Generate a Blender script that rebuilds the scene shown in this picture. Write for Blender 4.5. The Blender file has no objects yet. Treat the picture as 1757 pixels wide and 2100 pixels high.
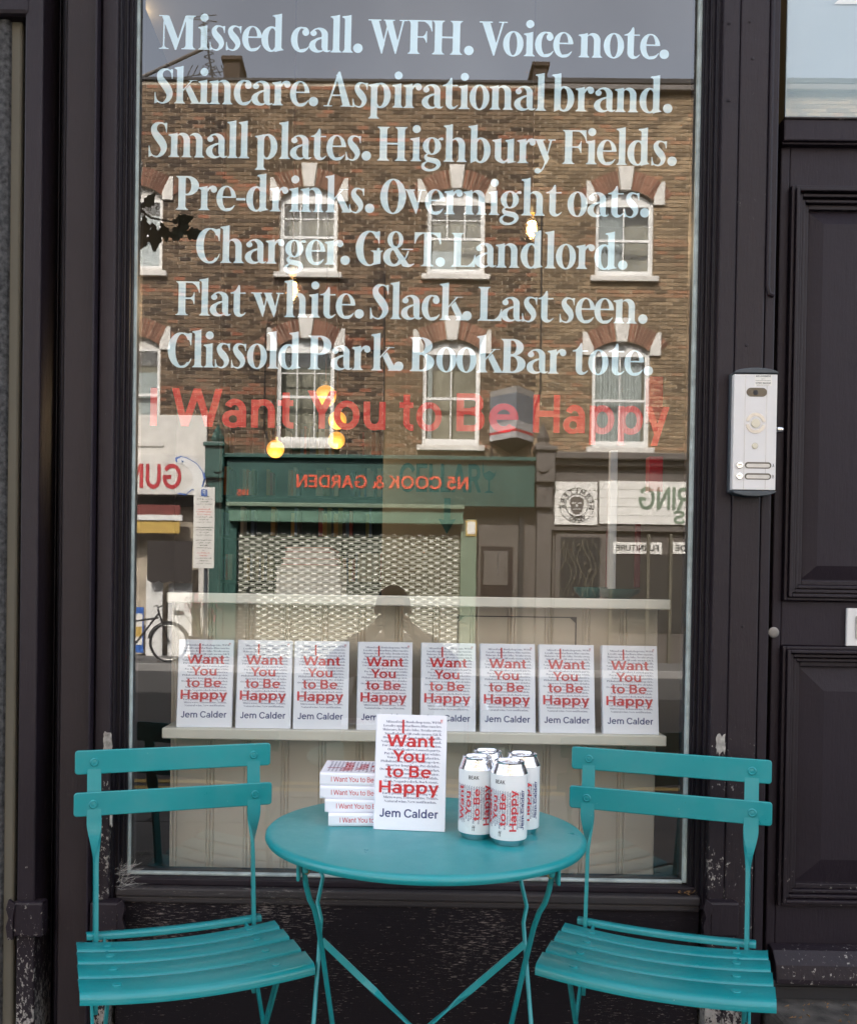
# Shop window with bistro set; all geometry, lettering and materials are generated here
import bpy, math, random
from mathutils import Vector, Matrix
from mathutils.geometry import tessellate_polygon
random.seed(7)
R = math.radians
scene = bpy.context.scene
col = scene.collection

# ------------------------------------------------------------------ camera
CAM_Y, CAM_Z = -2.18, 1.17
F_PX, U_P, V_P = 1900.0, 783.0, 1251.0           # lens constants on a 1757 x 2100 frame
cam_data = bpy.data.cameras.new('camera')
cam = bpy.data.objects.new('camera', cam_data)
col.objects.link(cam)
cam_data.sensor_fit = 'VERTICAL'
cam_data.sensor_height = 24.0
cam_data.lens = 24.0 * F_PX / 2100.0
cam_data.shift_x = (878.5 - U_P) / 2100.0
cam_data.shift_y = (V_P - 1050.0) / 2100.0
cam_data.clip_start = 0.01
cam_data.clip_end = 400
cam.matrix_world = (Matrix.Translation((0, CAM_Y, CAM_Z)) @ Matrix.Rotation(R(0.5), 4, 'Z')
                    @ Matrix.Rotation(R(90 - 0.7), 4, 'X') @ Matrix.Rotation(R(0.84), 4, 'Z'))
scene.camera = cam

# ------------------------------------------------------------------ light
SUN_EL, SUN_AZ = 43.0, -14.0                       # sun stands behind the shop, slightly to its left
world = bpy.data.worlds.new('World')
scene.world = world
world.use_nodes = True
wn = world.node_tree.nodes; wl = world.node_tree.links
wn.clear()
sky = wn.new('ShaderNodeTexSky'); sky.sky_type = 'NISHITA'; sky.sun_disc = False
sky.sun_elevation = R(SUN_EL); sky.sun_rotation = R(SUN_AZ)
sky.air_density = 1.0; sky.dust_density = 4.0; sky.ozone_density = 1.0
bg = wn.new('ShaderNodeBackground'); bg.inputs[1].default_value = 0.15
wo = wn.new('ShaderNodeOutputWorld')
hs = wn.new('ShaderNodeHueSaturation'); hs.inputs['Saturation'].default_value = .42   # thin high cloud greys the blue
wl.new(sky.outputs[0], hs.inputs['Color']); 
tcw = wn.new('ShaderNodeTexCoord'); nzw = wn.new('ShaderNodeTexNoise'); nzw.inputs['Scale'].default_value = 3.2; nzw.inputs['Detail'].default_value = 6
wl.new(tcw.outputs['Generated'], nzw.inputs['Vector'])
rpw = wn.new('ShaderNodeValToRGB'); rpw.color_ramp.elements[0].position = .35; rpw.color_ramp.elements[0].color = (1.0, 1.01, 1.05, 1); rpw.color_ramp.elements[1].position = .68; rpw.color_ramp.elements[1].color = (1.55, 1.53, 1.50, 1)
wl.new(nzw.outputs['Fac'], rpw.inputs[0])
mlw = wn.new('ShaderNodeMix'); mlw.data_type = 'RGBA'; mlw.blend_type = 'MULTIPLY'; mlw.inputs[0].default_value = 1.0
wl.new(hs.outputs[0], mlw.inputs[6]); wl.new(rpw.outputs[0], mlw.inputs[7]); wl.new(mlw.outputs[2], bg.inputs[0]); wl.new(bg.outputs[0], wo.inputs[0])
sun_data = bpy.data.lights.new('sun', 'SUN')
sun_data.energy = 4.2; sun_data.angle = R(0.5); sun_data.color = (1.0, 0.94, 0.86)
sun = bpy.data.objects.new('sun', sun_data); col.objects.link(sun)
to_sun = Vector((math.sin(R(SUN_AZ)) * math.cos(R(SUN_EL)), math.cos(R(SUN_AZ)) * math.cos(R(SUN_EL)), math.sin(R(SUN_EL))))
sun.rotation_euler = to_sun.to_track_quat('Z', 'Y').to_euler()
sun.location = to_sun * 30
scene.view_settings.view_transform = 'Standard'
scene.view_settings.look = 'None'
scene.view_settings.exposure = 2.2
scene.view_settings.gamma = 1.0
scene.view_settings.use_curve_mapping = False
try:
    scene.cycles.use_denoising = True
    scene.cycles.denoiser = 'OPENIMAGEDENOISE'
    scene.cycles.max_bounces = 10
    scene.cycles.transparent_max_bounces = 16
    scene.cycles.sample_clamp_indirect = 6.0
    scene.cycles.caustics_reflective = False
    scene.cycles.caustics_refractive = False
except Exception:
    pass

# ------------------------------------------------------------------ measuring helpers
_M = cam.matrix_world.copy()
_O = _M.translation.copy()
def ray(u, v):
    return (_M.to_3x3() @ Vector(((u - U_P) / F_PX, -(v - V_P) / F_PX, -1.0)))
def at(u, v, y):
    d = ray(u, v); t = (y - _O.y) / d.y
    return _O + d * t
def atz(u, v, z):
    d = ray(u, v); t = (z - _O.z) / d.z
    return _O + d * t
def opp(u, v, y):                                   # a point across the street (seen mirrored in the pane y = 0)
    p = at(u, v, -y); return Vector((p.x, y, p.z))

# ------------------------------------------------------------------ object helpers
def tag(o, label=None, cat=None, group=None, kind=None):
    if label: o['label'] = label
    if cat: o['category'] = cat
    if group: o['group'] = group
    if kind: o['kind'] = kind
    return o
def empty(name, loc, label, cat, group=None, rz=0.0, kind=None):
    o = bpy.data.objects.new(name, None); col.objects.link(o)
    o.location = loc; o.rotation_euler = (0, 0, rz); o.empty_display_size = 0.1
    return tag(o, label, cat, group, kind)
class MB:
    def __init__(s): s.v = []; s.f = []; s.c = []; s.m = []; s.sm = False
    def add(s, vs, fs, tone=0.5, mi=0):
        n = len(s.v); s.v += [tuple(p) for p in vs]
        for f in fs: s.f.append(tuple(i + n for i in f)); s.c.append(tone); s.m.append(mi)
        return s
    def box(s, x0, x1, y0, y1, z0, z1, tone=0.5, mi=0, taper=0.0):
        vs = [(x0,y0,z0),(x1,y0,z0),(x1,y1,z0),(x0,y1,z0),(x0,y0,z1),(x1,y0,z1),(x1,y1,z1),(x0,y1,z1)]
        return s.add(vs, [(0,3,2,1),(4,5,6,7),(0,1,5,4),(1,2,6,5),(2,3,7,6),(3,0,4,7)], tone, mi)
    def bar(s, p, q, w, h, up=(0,0,1), mi=0):
        p, q = Vector(p), Vector(q); d = (q - p).normalized(); sd = d.cross(Vector(up))
        if sd.length < 1e-4: sd = d.cross(Vector((1,0,0)))
        sd.normalize(); u = sd.cross(d).normalized()
        vs = []
        for c in (p, q):
            for a, b in ((-1,-1),(1,-1),(1,1),(-1,1)): vs.append(c + sd * a * w / 2 + u * b * h / 2)
        return s.add(vs, [(0,1,2,3),(7,6,5,4),(0,4,5,1),(1,5,6,2),(2,6,7,3),(3,7,4,0)], .5, mi)
    def tube(s, pts, r, n=10, cap=True, mi=0):
        pts = [Vector(p) for p in pts]; rs = r if isinstance(r, (list, tuple)) else [r] * len(pts)
        rings = []; prev = None
        for i, p in enumerate(pts):
            d = (pts[min(i+1, len(pts)-1)] - pts[max(i-1, 0)]).normalized()
            if prev is None:
                a = d.cross(Vector((0,0,1)));  a = d.cross(Vector((1,0,0))) if a.length < 1e-3 else a
            else: a = prev - d * prev.dot(d)
            a.normalize(); prev = a; b = d.cross(a)
            rings.append([p + (a * math.cos(k*2*math.pi/n) + b * math.sin(k*2*math.pi/n)) * rs[i] for k in range(n)])
        vs = [p for r_ in rings for p in r_]; fs = []
        for i in range(len(pts)-1):
            for k in range(n):
                a0 = i*n+k; a1 = i*n+(k+1)%n; fs.append((a0, a1, a1+n, a0+n))
        if cap: fs.append(tuple(range(n))[::-1]); fs.append(tuple((len(pts)-1)*n+k for k in range(n)))
        return s.add(vs, fs, .5, mi)
    def lathe(s, prof, cx=0, cy=0, cz=0, n=40, cap=True, mi=0):
        vs = []; fs = []
        for r, z in prof:
            for k in range(n): a = 2*math.pi*k/n; vs.append((cx + r*math.cos(a), cy + r*math.sin(a), cz + z))
        for i in range(len(prof)-1):
            for k in range(n):
                a0 = i*n+k; a1 = i*n+(k+1)%n; fs.append((a0, a1, a1+n, a0+n))
        if cap: fs.append(tuple(range(n))[::-1]); fs.append(tuple((len(prof)-1)*n+k for k in range(n)))
        return s.add(vs, fs, .5, mi)
    def prism(s, pts, fn, a, b, tone=.5, mi=0):        # 2D outline extruded from a to b; fn(p, q, t) -> world
        n = len(pts); vs = [fn(p, q, a) for p, q in pts] + [fn(p, q, b) for p, q in pts]
        fs = [tuple(range(n)), tuple(range(2*n-1, n-1, -1))] + [(i, i+n, (i+1)%n+n, (i+1)%n) for i in range(n)]
        return s.add(vs, fs, tone, mi)
    def ball(s, c, r, n=14, m=8, sz=1.0, mi=0):
        c = Vector(c); vs = []; fs = []
        for i in range(m+1):
            t = math.pi * i / m; rr = math.sin(t) * r; z = -math.cos(t) * r * sz
            for k in range(n): a = 2*math.pi*k/n; vs.append((c.x + rr*math.cos(a), c.y + rr*math.sin(a), c.z + z))
        for i in range(m):
            for k in range(n): a0 = i*n+k; a1 = i*n+(k+1)%n; fs.append((a0, a1, a1+n, a0+n))
        return s.add(vs, fs, .5, mi)
    def build(s, name, mats, parent=None, smooth=False, bevel=0.0, segs=2, kind=None, loc=None):
        me = bpy.data.meshes.new(name); me.from_pydata(s.v, [], s.f); me.update()
        if not isinstance(mats, (list, tuple)): mats = [mats]
        for m in mats: me.materials.append(m)
        if len(mats) > 1:
            me.polygons.foreach_set('material_index', s.m)
        if any(c != .5 for c in s.c):
            at_ = me.attributes.new('tone', 'FLOAT', 'FACE'); at_.data.foreach_set('value', s.c)
        if smooth:
            me.polygons.foreach_set('use_smooth', [True] * len(me.polygons))
            try: me.set_sharp_from_angle(angle=R(42))
            except Exception: pass
        o = bpy.data.objects.new(name, me); col.objects.link(o)
        if parent: o.parent = parent
        if loc is not None: o.location = loc
        if bevel:
            b = o.modifiers.new('bevel', 'BEVEL'); b.width = bevel; b.segments = segs; b.limit_method = 'ANGLE'; b.angle_limit = R(40)
        if kind: o['kind'] = kind
        return o
def put(mesh_obj, name, parent=None, loc=(0,0,0), rot=(0,0,0), scale=(1,1,1)):   # another object on the same mesh data
    o = bpy.data.objects.new(name, mesh_obj.data); col.objects.link(o)
    o.parent = parent; o.location = loc; o.rotation_euler = rot; o.scale = scale
    for m in mesh_obj.modifiers:
        if m.type == 'BEVEL':
            b = o.modifiers.new('bevel', 'BEVEL'); b.width = m.width; b.segments = m.segments; b.limit_method = 'ANGLE'; b.angle_limit = m.angle_limit
    return o
def kids(o): return [c for c in bpy.data.objects if c.parent is o]
def copy_tree(o, parent=None):
    c = o.copy(); col.objects.link(c); c.parent = parent
    for ch in kids(o): copy_tree(ch, c)
    return c

# ------------------------------------------------------------------ materials
def new_mat(name):
    m = bpy.data.materials.new(name); m.use_nodes = True
    nt = m.node_tree; return m, nt, nt.nodes['Principled BSDF'], nt.nodes['Material Output']
def coords(nt, scale=(1,1,1), obj=False):
    t = nt.nodes.new('ShaderNodeTexCoord'); mp = nt.nodes.new('ShaderNodeMapping')
    mp.inputs['Scale'].default_value = scale
    if obj: nt.links.new(t.outputs['Object'], mp.inputs[0])
    else:
        g = nt.nodes.new('ShaderNodeNewGeometry'); nt.links.new(g.outputs['Position'], mp.inputs[0])
    return mp.outputs[0]
def noise(nt, vec, scale, detail=4, rough=.55):
    n = nt.nodes.new('ShaderNodeTexNoise'); n.inputs['Scale'].default_value = scale
    n.inputs['Detail'].default_value = detail; n.inputs['Roughness'].default_value = rough
    nt.links.new(vec, n.inputs['Vector']); return n.outputs['Fac']
def ramp(nt, fac, stops):
    r = nt.nodes.new('ShaderNodeValToRGB'); e = r.color_ramp.elements
    while len(e) < len(stops): e.new(.5)
    for el, (p, c) in zip(e, stops): el.position = p; el.color = (*c, 1) if len(c) == 3 else c
    nt.links.new(fac, r.inputs[0]); return r.outputs[0]
def mixc(nt, fac, a, b, mode='MIX'):
    m = nt.nodes.new('ShaderNodeMix'); m.data_type = 'RGBA'; m.blend_type = mode
    for sock, val in ((m.inputs[0], fac), (m.inputs[6], a), (m.inputs[7], b)):
        if hasattr(val, 'links'): nt.links.new(val, sock)
        elif isinstance(val, (int, float)): sock.default_value = val
        else: sock.default_value = (*val, 1)
    return m.outputs[2]
def math_(nt, op, a, b=0.0):
    m = nt.nodes.new('ShaderNodeMath'); m.operation = op
    for i, val in enumerate((a, b)):
        if hasattr(val, 'links'): nt.links.new(val, m.inputs[i])
        else: m.inputs[i].default_value = val
    return m.outputs[0]
def bump(nt, bs, h, strength=.3, dist=.002):
    b = nt.nodes.new('ShaderNodeBump'); b.inputs['Strength'].default_value = strength; b.inputs['Distance'].default_value = dist
    nt.links.new(h, b.inputs['Height']); nt.links.new(b.outputs[0], bs.inputs['Normal'])
def simple(name, c, rough=.6, metal=0.0, var=.12, nscale=9.0, bmp=.15, spec=.5, coat=0.0, bd=.001):
    m, nt, bs, out = new_mat(name)
    v = coords(nt); n = noise(nt, v, nscale, 5)
    lo = tuple(x * (1 - var) for x in c); hi = tuple(min(1, x * (1 + var)) for x in c)
    nt.links.new(ramp(nt, n, [(.3, lo), (.7, hi)]), bs.inputs['Base Color'])
    n2 = noise(nt, v, nscale * 12, 3)
    rr = math_(nt, 'MULTIPLY_ADD', n, .2); nt.nodes[-1].inputs[2].default_value = rough - .1
    nt.links.new(rr, bs.inputs['Roughness'])
    bs.inputs['Metallic'].default_value = metal; bs.inputs['Specular IOR Level'].default_value = spec
    bs.inputs['Coat Weight'].default_value = coat
    if bmp: bump(nt, bs, n2, bmp, bd)
    return m
def flat(name, c, rough=.6, emit=0.0):
    m, nt, bs, out = new_mat(name); bs.inputs['Base Color'].default_value = (*c, 1); bs.inputs['Roughness'].default_value = rough
    if emit: bs.inputs['Emission Color'].default_value = (*c, 1); bs.inputs['Emission Strength'].default_value = emit
    return m

def paint_dark(name, base=(.027,.020,.024), chips=0.0, grain=(1,1,1), chip_col=(.42,.39,.36), zfade=None, horiz=False, rough=.42, zinv=False, spec=.25):
    m, nt, bs, out = new_mat(name)
    v = coords(nt)
    big = noise(nt, v, 2.3, 5); fine = noise(nt, coords(nt, (60, 60, 7)) if not horiz else coords(nt, (6, 60, 90)), 3.0, 6, .7)
    c = ramp(nt, big, [(.25, tuple(x*.75 for x in base)), (.75, tuple(x*1.35 for x in base))])
    c = mixc(nt, math_(nt, 'MULTIPLY', fine, .5), c, tuple(x*1.7 for x in base))
    dust = noise(nt, coords(nt, (40, 40, 14)), 6, 6, .75)
    c = mixc(nt, math_(nt, 'MULTIPLY', math_(nt, 'GREATER_THAN', dust, .70), .25), c, (.25,.24,.24))
    if chips > 0:
        st = coords(nt, (26, 26, 230)) if horiz else coords(nt, (34, 34, 22))
        n = noise(nt, st, 1.6 if horiz else 3.4, 6, .74)
        pat = noise(nt, v, 3.2, 3)
        n = math_(nt, 'ADD', n, math_(nt, 'MULTIPLY', math_(nt, 'SUBTRACT', pat, .5), .42))
        if zfade:
            g = nt.nodes.new('ShaderNodeSeparateXYZ'); nt.links.new(v, g.inputs[0])
            mr = nt.nodes.new('ShaderNodeMapRange'); nt.links.new(g.outputs[2], mr.inputs[0])
            mr.inputs[1].default_value = zfade[0]; mr.inputs[2].default_value = zfade[1]; mr.inputs[3].default_value = -.03 if zinv else .14; mr.inputs[4].default_value = .03 if zinv else -.14
            n = math_(nt, 'ADD', n, mr.outputs[0])
        k = ramp(nt, n, [(1 - chips - .012, (0,0,0)), (1 - chips + .012, (1,1,1))])
        c2 = ramp(nt, noise(nt, v, 60, 3), [(.3, tuple(x*.55 for x in chip_col)), (.8, chip_col)])
        c = mixc(nt, k, c, c2)
    nt.links.new(c, bs.inputs['Base Color'])
    r2 = math_(nt, 'MULTIPLY_ADD', fine, .25); nt.nodes[-1].inputs[2].default_value = rough - .1
    nt.links.new(r2, bs.inputs['Roughness'])
    bs.inputs['Specular IOR Level'].default_value = spec
    bump(nt, bs, math_(nt, 'ADD', fine, math_(nt, 'MULTIPLY', noise(nt, v, 30, 4), 1.2)), .55, .0016)
    return m

M = {}
M['paint'] = paint_dark('dark paint', base=(.0115,.0078,.0115))
M['paint_shaded'] = paint_dark('shaded jamb paint', base=(.0065,.0045,.0075), spec=.25)  # the dark shopfront paint again, with recess shade put into its colour
M['paint_speck'] = paint_dark('dark paint speckled white', base=(.0150,.0105,.0135), chips=.405, zfade=(.15,.92))
M['paint_plain'] = paint_dark('dark paint smooth', base=(.0120,.0080,.0125), rough=.5)
M['paint_brown'] = paint_dark('brown black paint', base=(.0185,.0130,.0140), rough=.5)
M['paint_chip'] = paint_dark('dark paint with chips', base=(.0135,.0095,.0130), chips=.37, zfade=(.35, .95))
M['paint_low'] = paint_dark('dark paint with worn foot', base=(.0135,.0095,.0130), chips=.32, zfade=(.1, 1.0))
M['riser'] = paint_dark('weathered stallriser paint', base=(.010,.008,.010), chips=.392, zfade=(.20,.55), zinv=True, spec=.12, horiz=True, chip_col=(.26,.22,.20), rough=.6)
M['sillwood'] = paint_dark('worn sill paint', base=(.030,.026,.027), chips=.35, horiz=True, chip_col=(.30,.27,.24))
M['putty'] = simple('glazing putty', (.36,.42,.41), .6, var=.3, nscale=25, bmp=.4)
def teal_paint():
    m, nt, bs, out = new_mat('teal powder coat'); v = coords(nt)
    c = ramp(nt, noise(nt, v, 4, 5), [(.3, (.003,.235,.255)), (.7, (.005,.270,.290))])
    dust = noise(nt, v, 16, 6, .7)
    c = mixc(nt, math_(nt, 'MULTIPLY', ramp(nt, dust, [(.45, (0,0,0)), (.8, (1,1,1))]), .16), c, (.16,.24,.23))
    spot = noise(nt, v, 150, 2); patch = noise(nt, v, 5.3, 3)
    k = math_(nt, 'GREATER_THAN', math_(nt, 'ADD', spot, math_(nt, 'MULTIPLY', patch, .28)), .935)
    c = mixc(nt, math_(nt, 'MULTIPLY', k, .75), c, (.50,.56,.54))
    scr = noise(nt, coords(nt, (240, 60, 60)), 1.3, 3); k2 = math_(nt, 'GREATER_THAN', math_(nt, 'ADD', scr, math_(nt, 'MULTIPLY', patch, .2)), .885)
    c = mixc(nt, math_(nt, 'MULTIPLY', k2, .6), c, (.03,.10,.10))
    nt.links.new(c, bs.inputs['Base Color'])
    nt.links.new(ramp(nt, dust, [(.3, (.27,.27,.27)), (.75, (.48,.48,.48))]), bs.inputs['Roughness'])
    bs.inputs['Specular IOR Level'].default_value = .62; bs.inputs['Coat Weight'].default_value = .06
    bump(nt, bs, noise(nt, v, 420, 2), .05, .0006)
    return m
M['teal'] = teal_paint()
M['teal_dark'] = M['teal']
M['dull_steel'] = simple('dull lock steel', (.22,.21,.20), .55, metal=.8, var=.4)
M['steel'] = simple('worn steel', (.45,.44,.42), .35, metal=1.0, var=.3)
M['alu'] = simple('can aluminium', (.80,.81,.84), .16, metal=1.0, var=.04, bmp=.0)
M['can_white'] = simple('white can print', (.80,.82,.83), .30, var=.02, bmp=.0)
M['cover'] = simple('white book cover', (.83,.84,.90), .40, var=.015, bmp=.03)
M['pages'] = simple('book pages', (.62,.58,.52), .9, var=.12, nscale=60)
M['ink_blue'] = flat('dark blue ink', (.045,.055,.17), .5)
M['ink_print'] = flat('thin blue print', (.07,.08,.18), .5)
M['ink_black'] = flat('black ink', (.02,.02,.022), .5)
M['ink_red'] = flat('red ink', (.60,.045,.055), .5)
def overprint(name, tint, amt, c):
    m, nt, bs, out = new_mat(name)
    bs.inputs['Base Color'].default_value = (*c, 1); bs.inputs['Roughness'].default_value = .45
    tr = nt.nodes.new('ShaderNodeBsdfTransparent'); tr.inputs[0].default_value = (*tint, 1)
    mx = nt.nodes.new('ShaderNodeMixShader'); mx.inputs[0].default_value = amt
    nt.links.new(tr.outputs[0], mx.inputs[1]); nt.links.new(bs.outputs[0], mx.inputs[2]); nt.links.new(mx.outputs[0], out.inputs[0])
    return m
M['over_red'] = overprint('red overprint ink', (.95,.30,.32), .35, (.80,.05,.05))
M['vinyl_red'] = overprint('translucent red vinyl', (.75,.10,.09), .96, (.62,.009,.006))
M['vinyl'] = flat('pale blue window vinyl', (.62,.80,.86), .5)
M['cream'] = simple('cream painted board', (.66,.58,.47), .55, var=.06, nscale=3, bmp=.1)
M['cream_shelf'] = simple('cream shelf paint', (.70,.65,.55), .5, var=.05, nscale=3, bmp=.1)
def glass_mat(name, f0=.085, rough=.0, tint=(.96,.98,.97), wav=.0):
    m, nt, bs, out = new_mat(name); nt.nodes.remove(bs)
    tr = nt.nodes.new('ShaderNodeBsdfTransparent'); tr.inputs[0].default_value = (*tint, 1)
    gl = nt.nodes.new('ShaderNodeBsdfGlossy'); gl.inputs['Roughness'].default_value = rough
    lw = nt.nodes.new('ShaderNodeLayerWeight'); lw.inputs[0].default_value = .35
    fac = math_(nt, 'ADD', math_(nt, 'MULTIPLY', lw.outputs['Facing'], lw.outputs['Facing']), 0)
    fac = math_(nt, 'ADD', math_(nt, 'MULTIPLY', math_(nt, 'MULTIPLY', fac, fac), .85), f0)
    mx = nt.nodes.new('ShaderNodeMixShader'); nt.links.new(fac, mx.inputs[0])
    nt.links.new(tr.outputs[0], mx.inputs[1]); nt.links.new(gl.outputs[0], mx.inputs[2]); nt.links.new(mx.outputs[0], out.inputs[0])
    if wav:
        b = nt.nodes.new('ShaderNodeBump'); b.inputs['Strength'].default_value = wav; b.inputs['Distance'].default_value = .01
        nt.links.new(noise(nt, coords(nt, (1,1,1)), 1.1, 1), b.inputs['Height']); nt.links.new(b.outputs[0], gl.inputs['Normal'])
    return m
M['glass'] = glass_mat('shop window glass', .14, wav=.010)
M['far_glass'] = glass_mat('old sash glass', .10, tint=(.8,.85,.85))
M['bulb_glass'] = glass_mat('clear bulb glass', .2, tint=(.97,.86,.70))
M['filament'] = flat('glowing filament', (1.0,.62,.25), emit=38.0)
M['bulb_core'] = flat('warm bulb glow', (1.0,.52,.18), emit=2.2)
M['globe'] = flat('amber lamp globe', (1.0,.40,.05), emit=.22)
M['brass'] = simple('aged brass', (.45,.32,.14), .35, metal=1.0)
M['cord'] = flat('brown cloth cord', (.10,.07,.05), .8)

def brick_mat(name, cols, mortar=False):
    m, nt, bs, out = new_mat(name)
    a = nt.nodes.new('ShaderNodeAttribute'); a.attribute_name = 'tone'
    c = ramp(nt, a.outputs['Fac'], cols)
    n = noise(nt, coords(nt), 26, 5, .7)
    c = mixc(nt, .55, c, ramp(nt, n, [(.25, (.45,.45,.45)), (.75, (1.3,1.25,1.2))]), 'MULTIPLY')
    soot = noise(nt, coords(nt, (.5,.5,.35)), 1.6, 4)
    c = mixc(nt, .8, c, ramp(nt, soot, [(.3, (.55,.52,.50)), (.7, (1.15,1.12,1.08))]), 'MULTIPLY')
    nt.links.new(c, bs.inputs['Base Color']); bs.inputs['Roughness'].default_value = .9
    bump(nt, bs, n, .5, .004)
    return m
M['brick_dark'] = brick_mat('soot brown stock brick', [(0, (.05,.034,.025)), (.45, (.17,.118,.075)), (.8, (.24,.17,.11)), (1, (.33,.13,.075))])
M['brick_light'] = brick_mat('yellow stock brick', [(0, (.15,.11,.07)), (.45, (.30,.22,.135)), (.8, (.40,.30,.19)), (1, (.36,.19,.11))])
M['brick_red'] = brick_mat('red gauged brick', [(0, (.16,.07,.045)), (1, (.36,.17,.11))])
M['mortar'] = simple('grimy mortar', (.42,.36,.28), .95, var=.3, nscale=4)
M['white_stone'] = simple('white painted stone', (.66,.63,.58), .8, var=.10, nscale=5, bmp=.4)
M['white_paint'] = simple('white gloss paint', (.74,.73,.70), .4, var=.05)
M['green'] = simple('dark green shop paint', (.028,.085,.070), .45, var=.18, nscale=2)
M['green_mid'] = simple('mid green paint', (.11,.21,.15), .5, var=.15, nscale=2)
M['sage'] = simple('sage green paint', (.17,.23,.16), .5, var=.12, nscale=3)
M['shutter'] = simple('galvanised shutter', (.27,.28,.22), .35, var=.12, nscale=3)
M['shutter_glint'] = simple('painted shutter glint', (.80,.80,.74), .3, var=.05)  # sun glints on the shutter, put into a pale colour
M['orange'] = flat('orange red sign letters', (.75,.11,.05), .5)
M['grey_brown'] = simple('grey brown shop paint', (.11,.095,.085), .5, var=.15, nscale=3)
M['black'] = flat('black', (.012,.012,.014), .6)
M['dark_room'] = flat('dark room', (.035,.032,.03), .9)
M['slate'] = simple('dark slate', (.018,.017,.019), .7, var=.3)
M['asphalt'] = simple('asphalt', (.055,.054,.054), .9, var=.25, nscale=30, bmp=.6, bd=.004)
M['paving'] = simple('concrete paving', (.13,.125,.12), .9, var=.2, nscale=6, bmp=.5, bd=.003)
M['joint'] = simple('paving joints', (.06,.055,.05), .95)
M['kerb'] = simple('granite kerb', (.26,.25,.24), .85, var=.2, nscale=40)
M['render_grey'] = simple('building render', (.30,.28,.26), .9, var=.1)
M['gun_red'] = flat('crimson sign paint', (.45,.02,.03), .5)
M['sign_blue'] = flat('blue sign paint', (.03,.12,.42), .5)
M['sign_white'] = simple('white sign board', (.76,.74,.69), .5, var=.05)
M['maroon'] = simple('maroon canvas', (.16,.035,.03), .8)
M['yellow'] = simple('yellow canvas', (.50,.33,.08), .8)
M['canvas_dark'] = simple('dark canvas', (.035,.028,.026), .9)
M['teal_sign'] = flat('teal wall lettering', (.02,.10,.11), .7)
M['wall_tan'] = simple('tan shop wall', (.26,.24,.19), .85, var=.06, nscale=2)
M['wall_green'] = simple('deep green shop wall', (.02,.05,.045), .8, var=.1)
M['floor_wood'] = simple('dark timber floor', (.07,.05,.035), .6, var=.3, nscale=5)
M['stone_grey'] = simple('olive grey render', (.11,.10,.075), .85, var=.1, nscale=4)
M['stone_rough'] = simple('rough speckled stone', (.09,.088,.088), .9, var=.8, nscale=90, bmp=1.0, bd=.006)
M['panel_white'] = simple('satin aluminium panel', (.66,.65,.64), .38, var=.03, nscale=5, bmp=.05)
M['panel_grey'] = simple('grey plastic cap', (.05,.06,.07), .5)
M['lens'] = flat('smoked plastic', (.10,.085,.065), .15)
M['pearl'] = flat('cream push button', (.62,.58,.46), .3)
M['chrome'] = simple('chrome', (.75,.75,.75), .15, metal=1.0, var=.02, bmp=0)
M['leaf'] = simple('dark green leaf', (.045,.075,.03), .6, var=.3)
M['bark'] = simple('grey brown bark', (.10,.08,.06), .95, var=.3, nscale=20, bmp=1.0, bd=.01)
M['skin'] = simple('skin', (.45,.28,.20), .55, bmp=0)
M['cloth_dark'] = simple('black cloth', (.018,.018,.022), .9)
M['hair'] = simple('dark hair', (.018,.012,.009), .6)
M['grimy_stone'] = simple('grimy stone', (.065,.058,.050), .95, var=.6, nscale=24, bmp=.8, bd=.003)
M['bare_wood'] = simple('bare worn wood', (.33,.31,.28), .9, var=.5, nscale=70, bmp=.8)
M['litter'] = simple('dried leaves', (.22,.12,.05), .9, var=.5, nscale=60)
def film_mat():
    m, nt, bs, out = new_mat('sky tinted film'); bs.inputs['Base Color'].default_value = (.36,.44,.47,1); bs.inputs['Roughness'].default_value = .6  # pale blue of the reflected sky put into the film colour
    return m
M['film'] = film_mat()
M['curtain'] = simple('net curtain', (.62,.62,.60), .9, var=.1, nscale=12)
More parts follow.
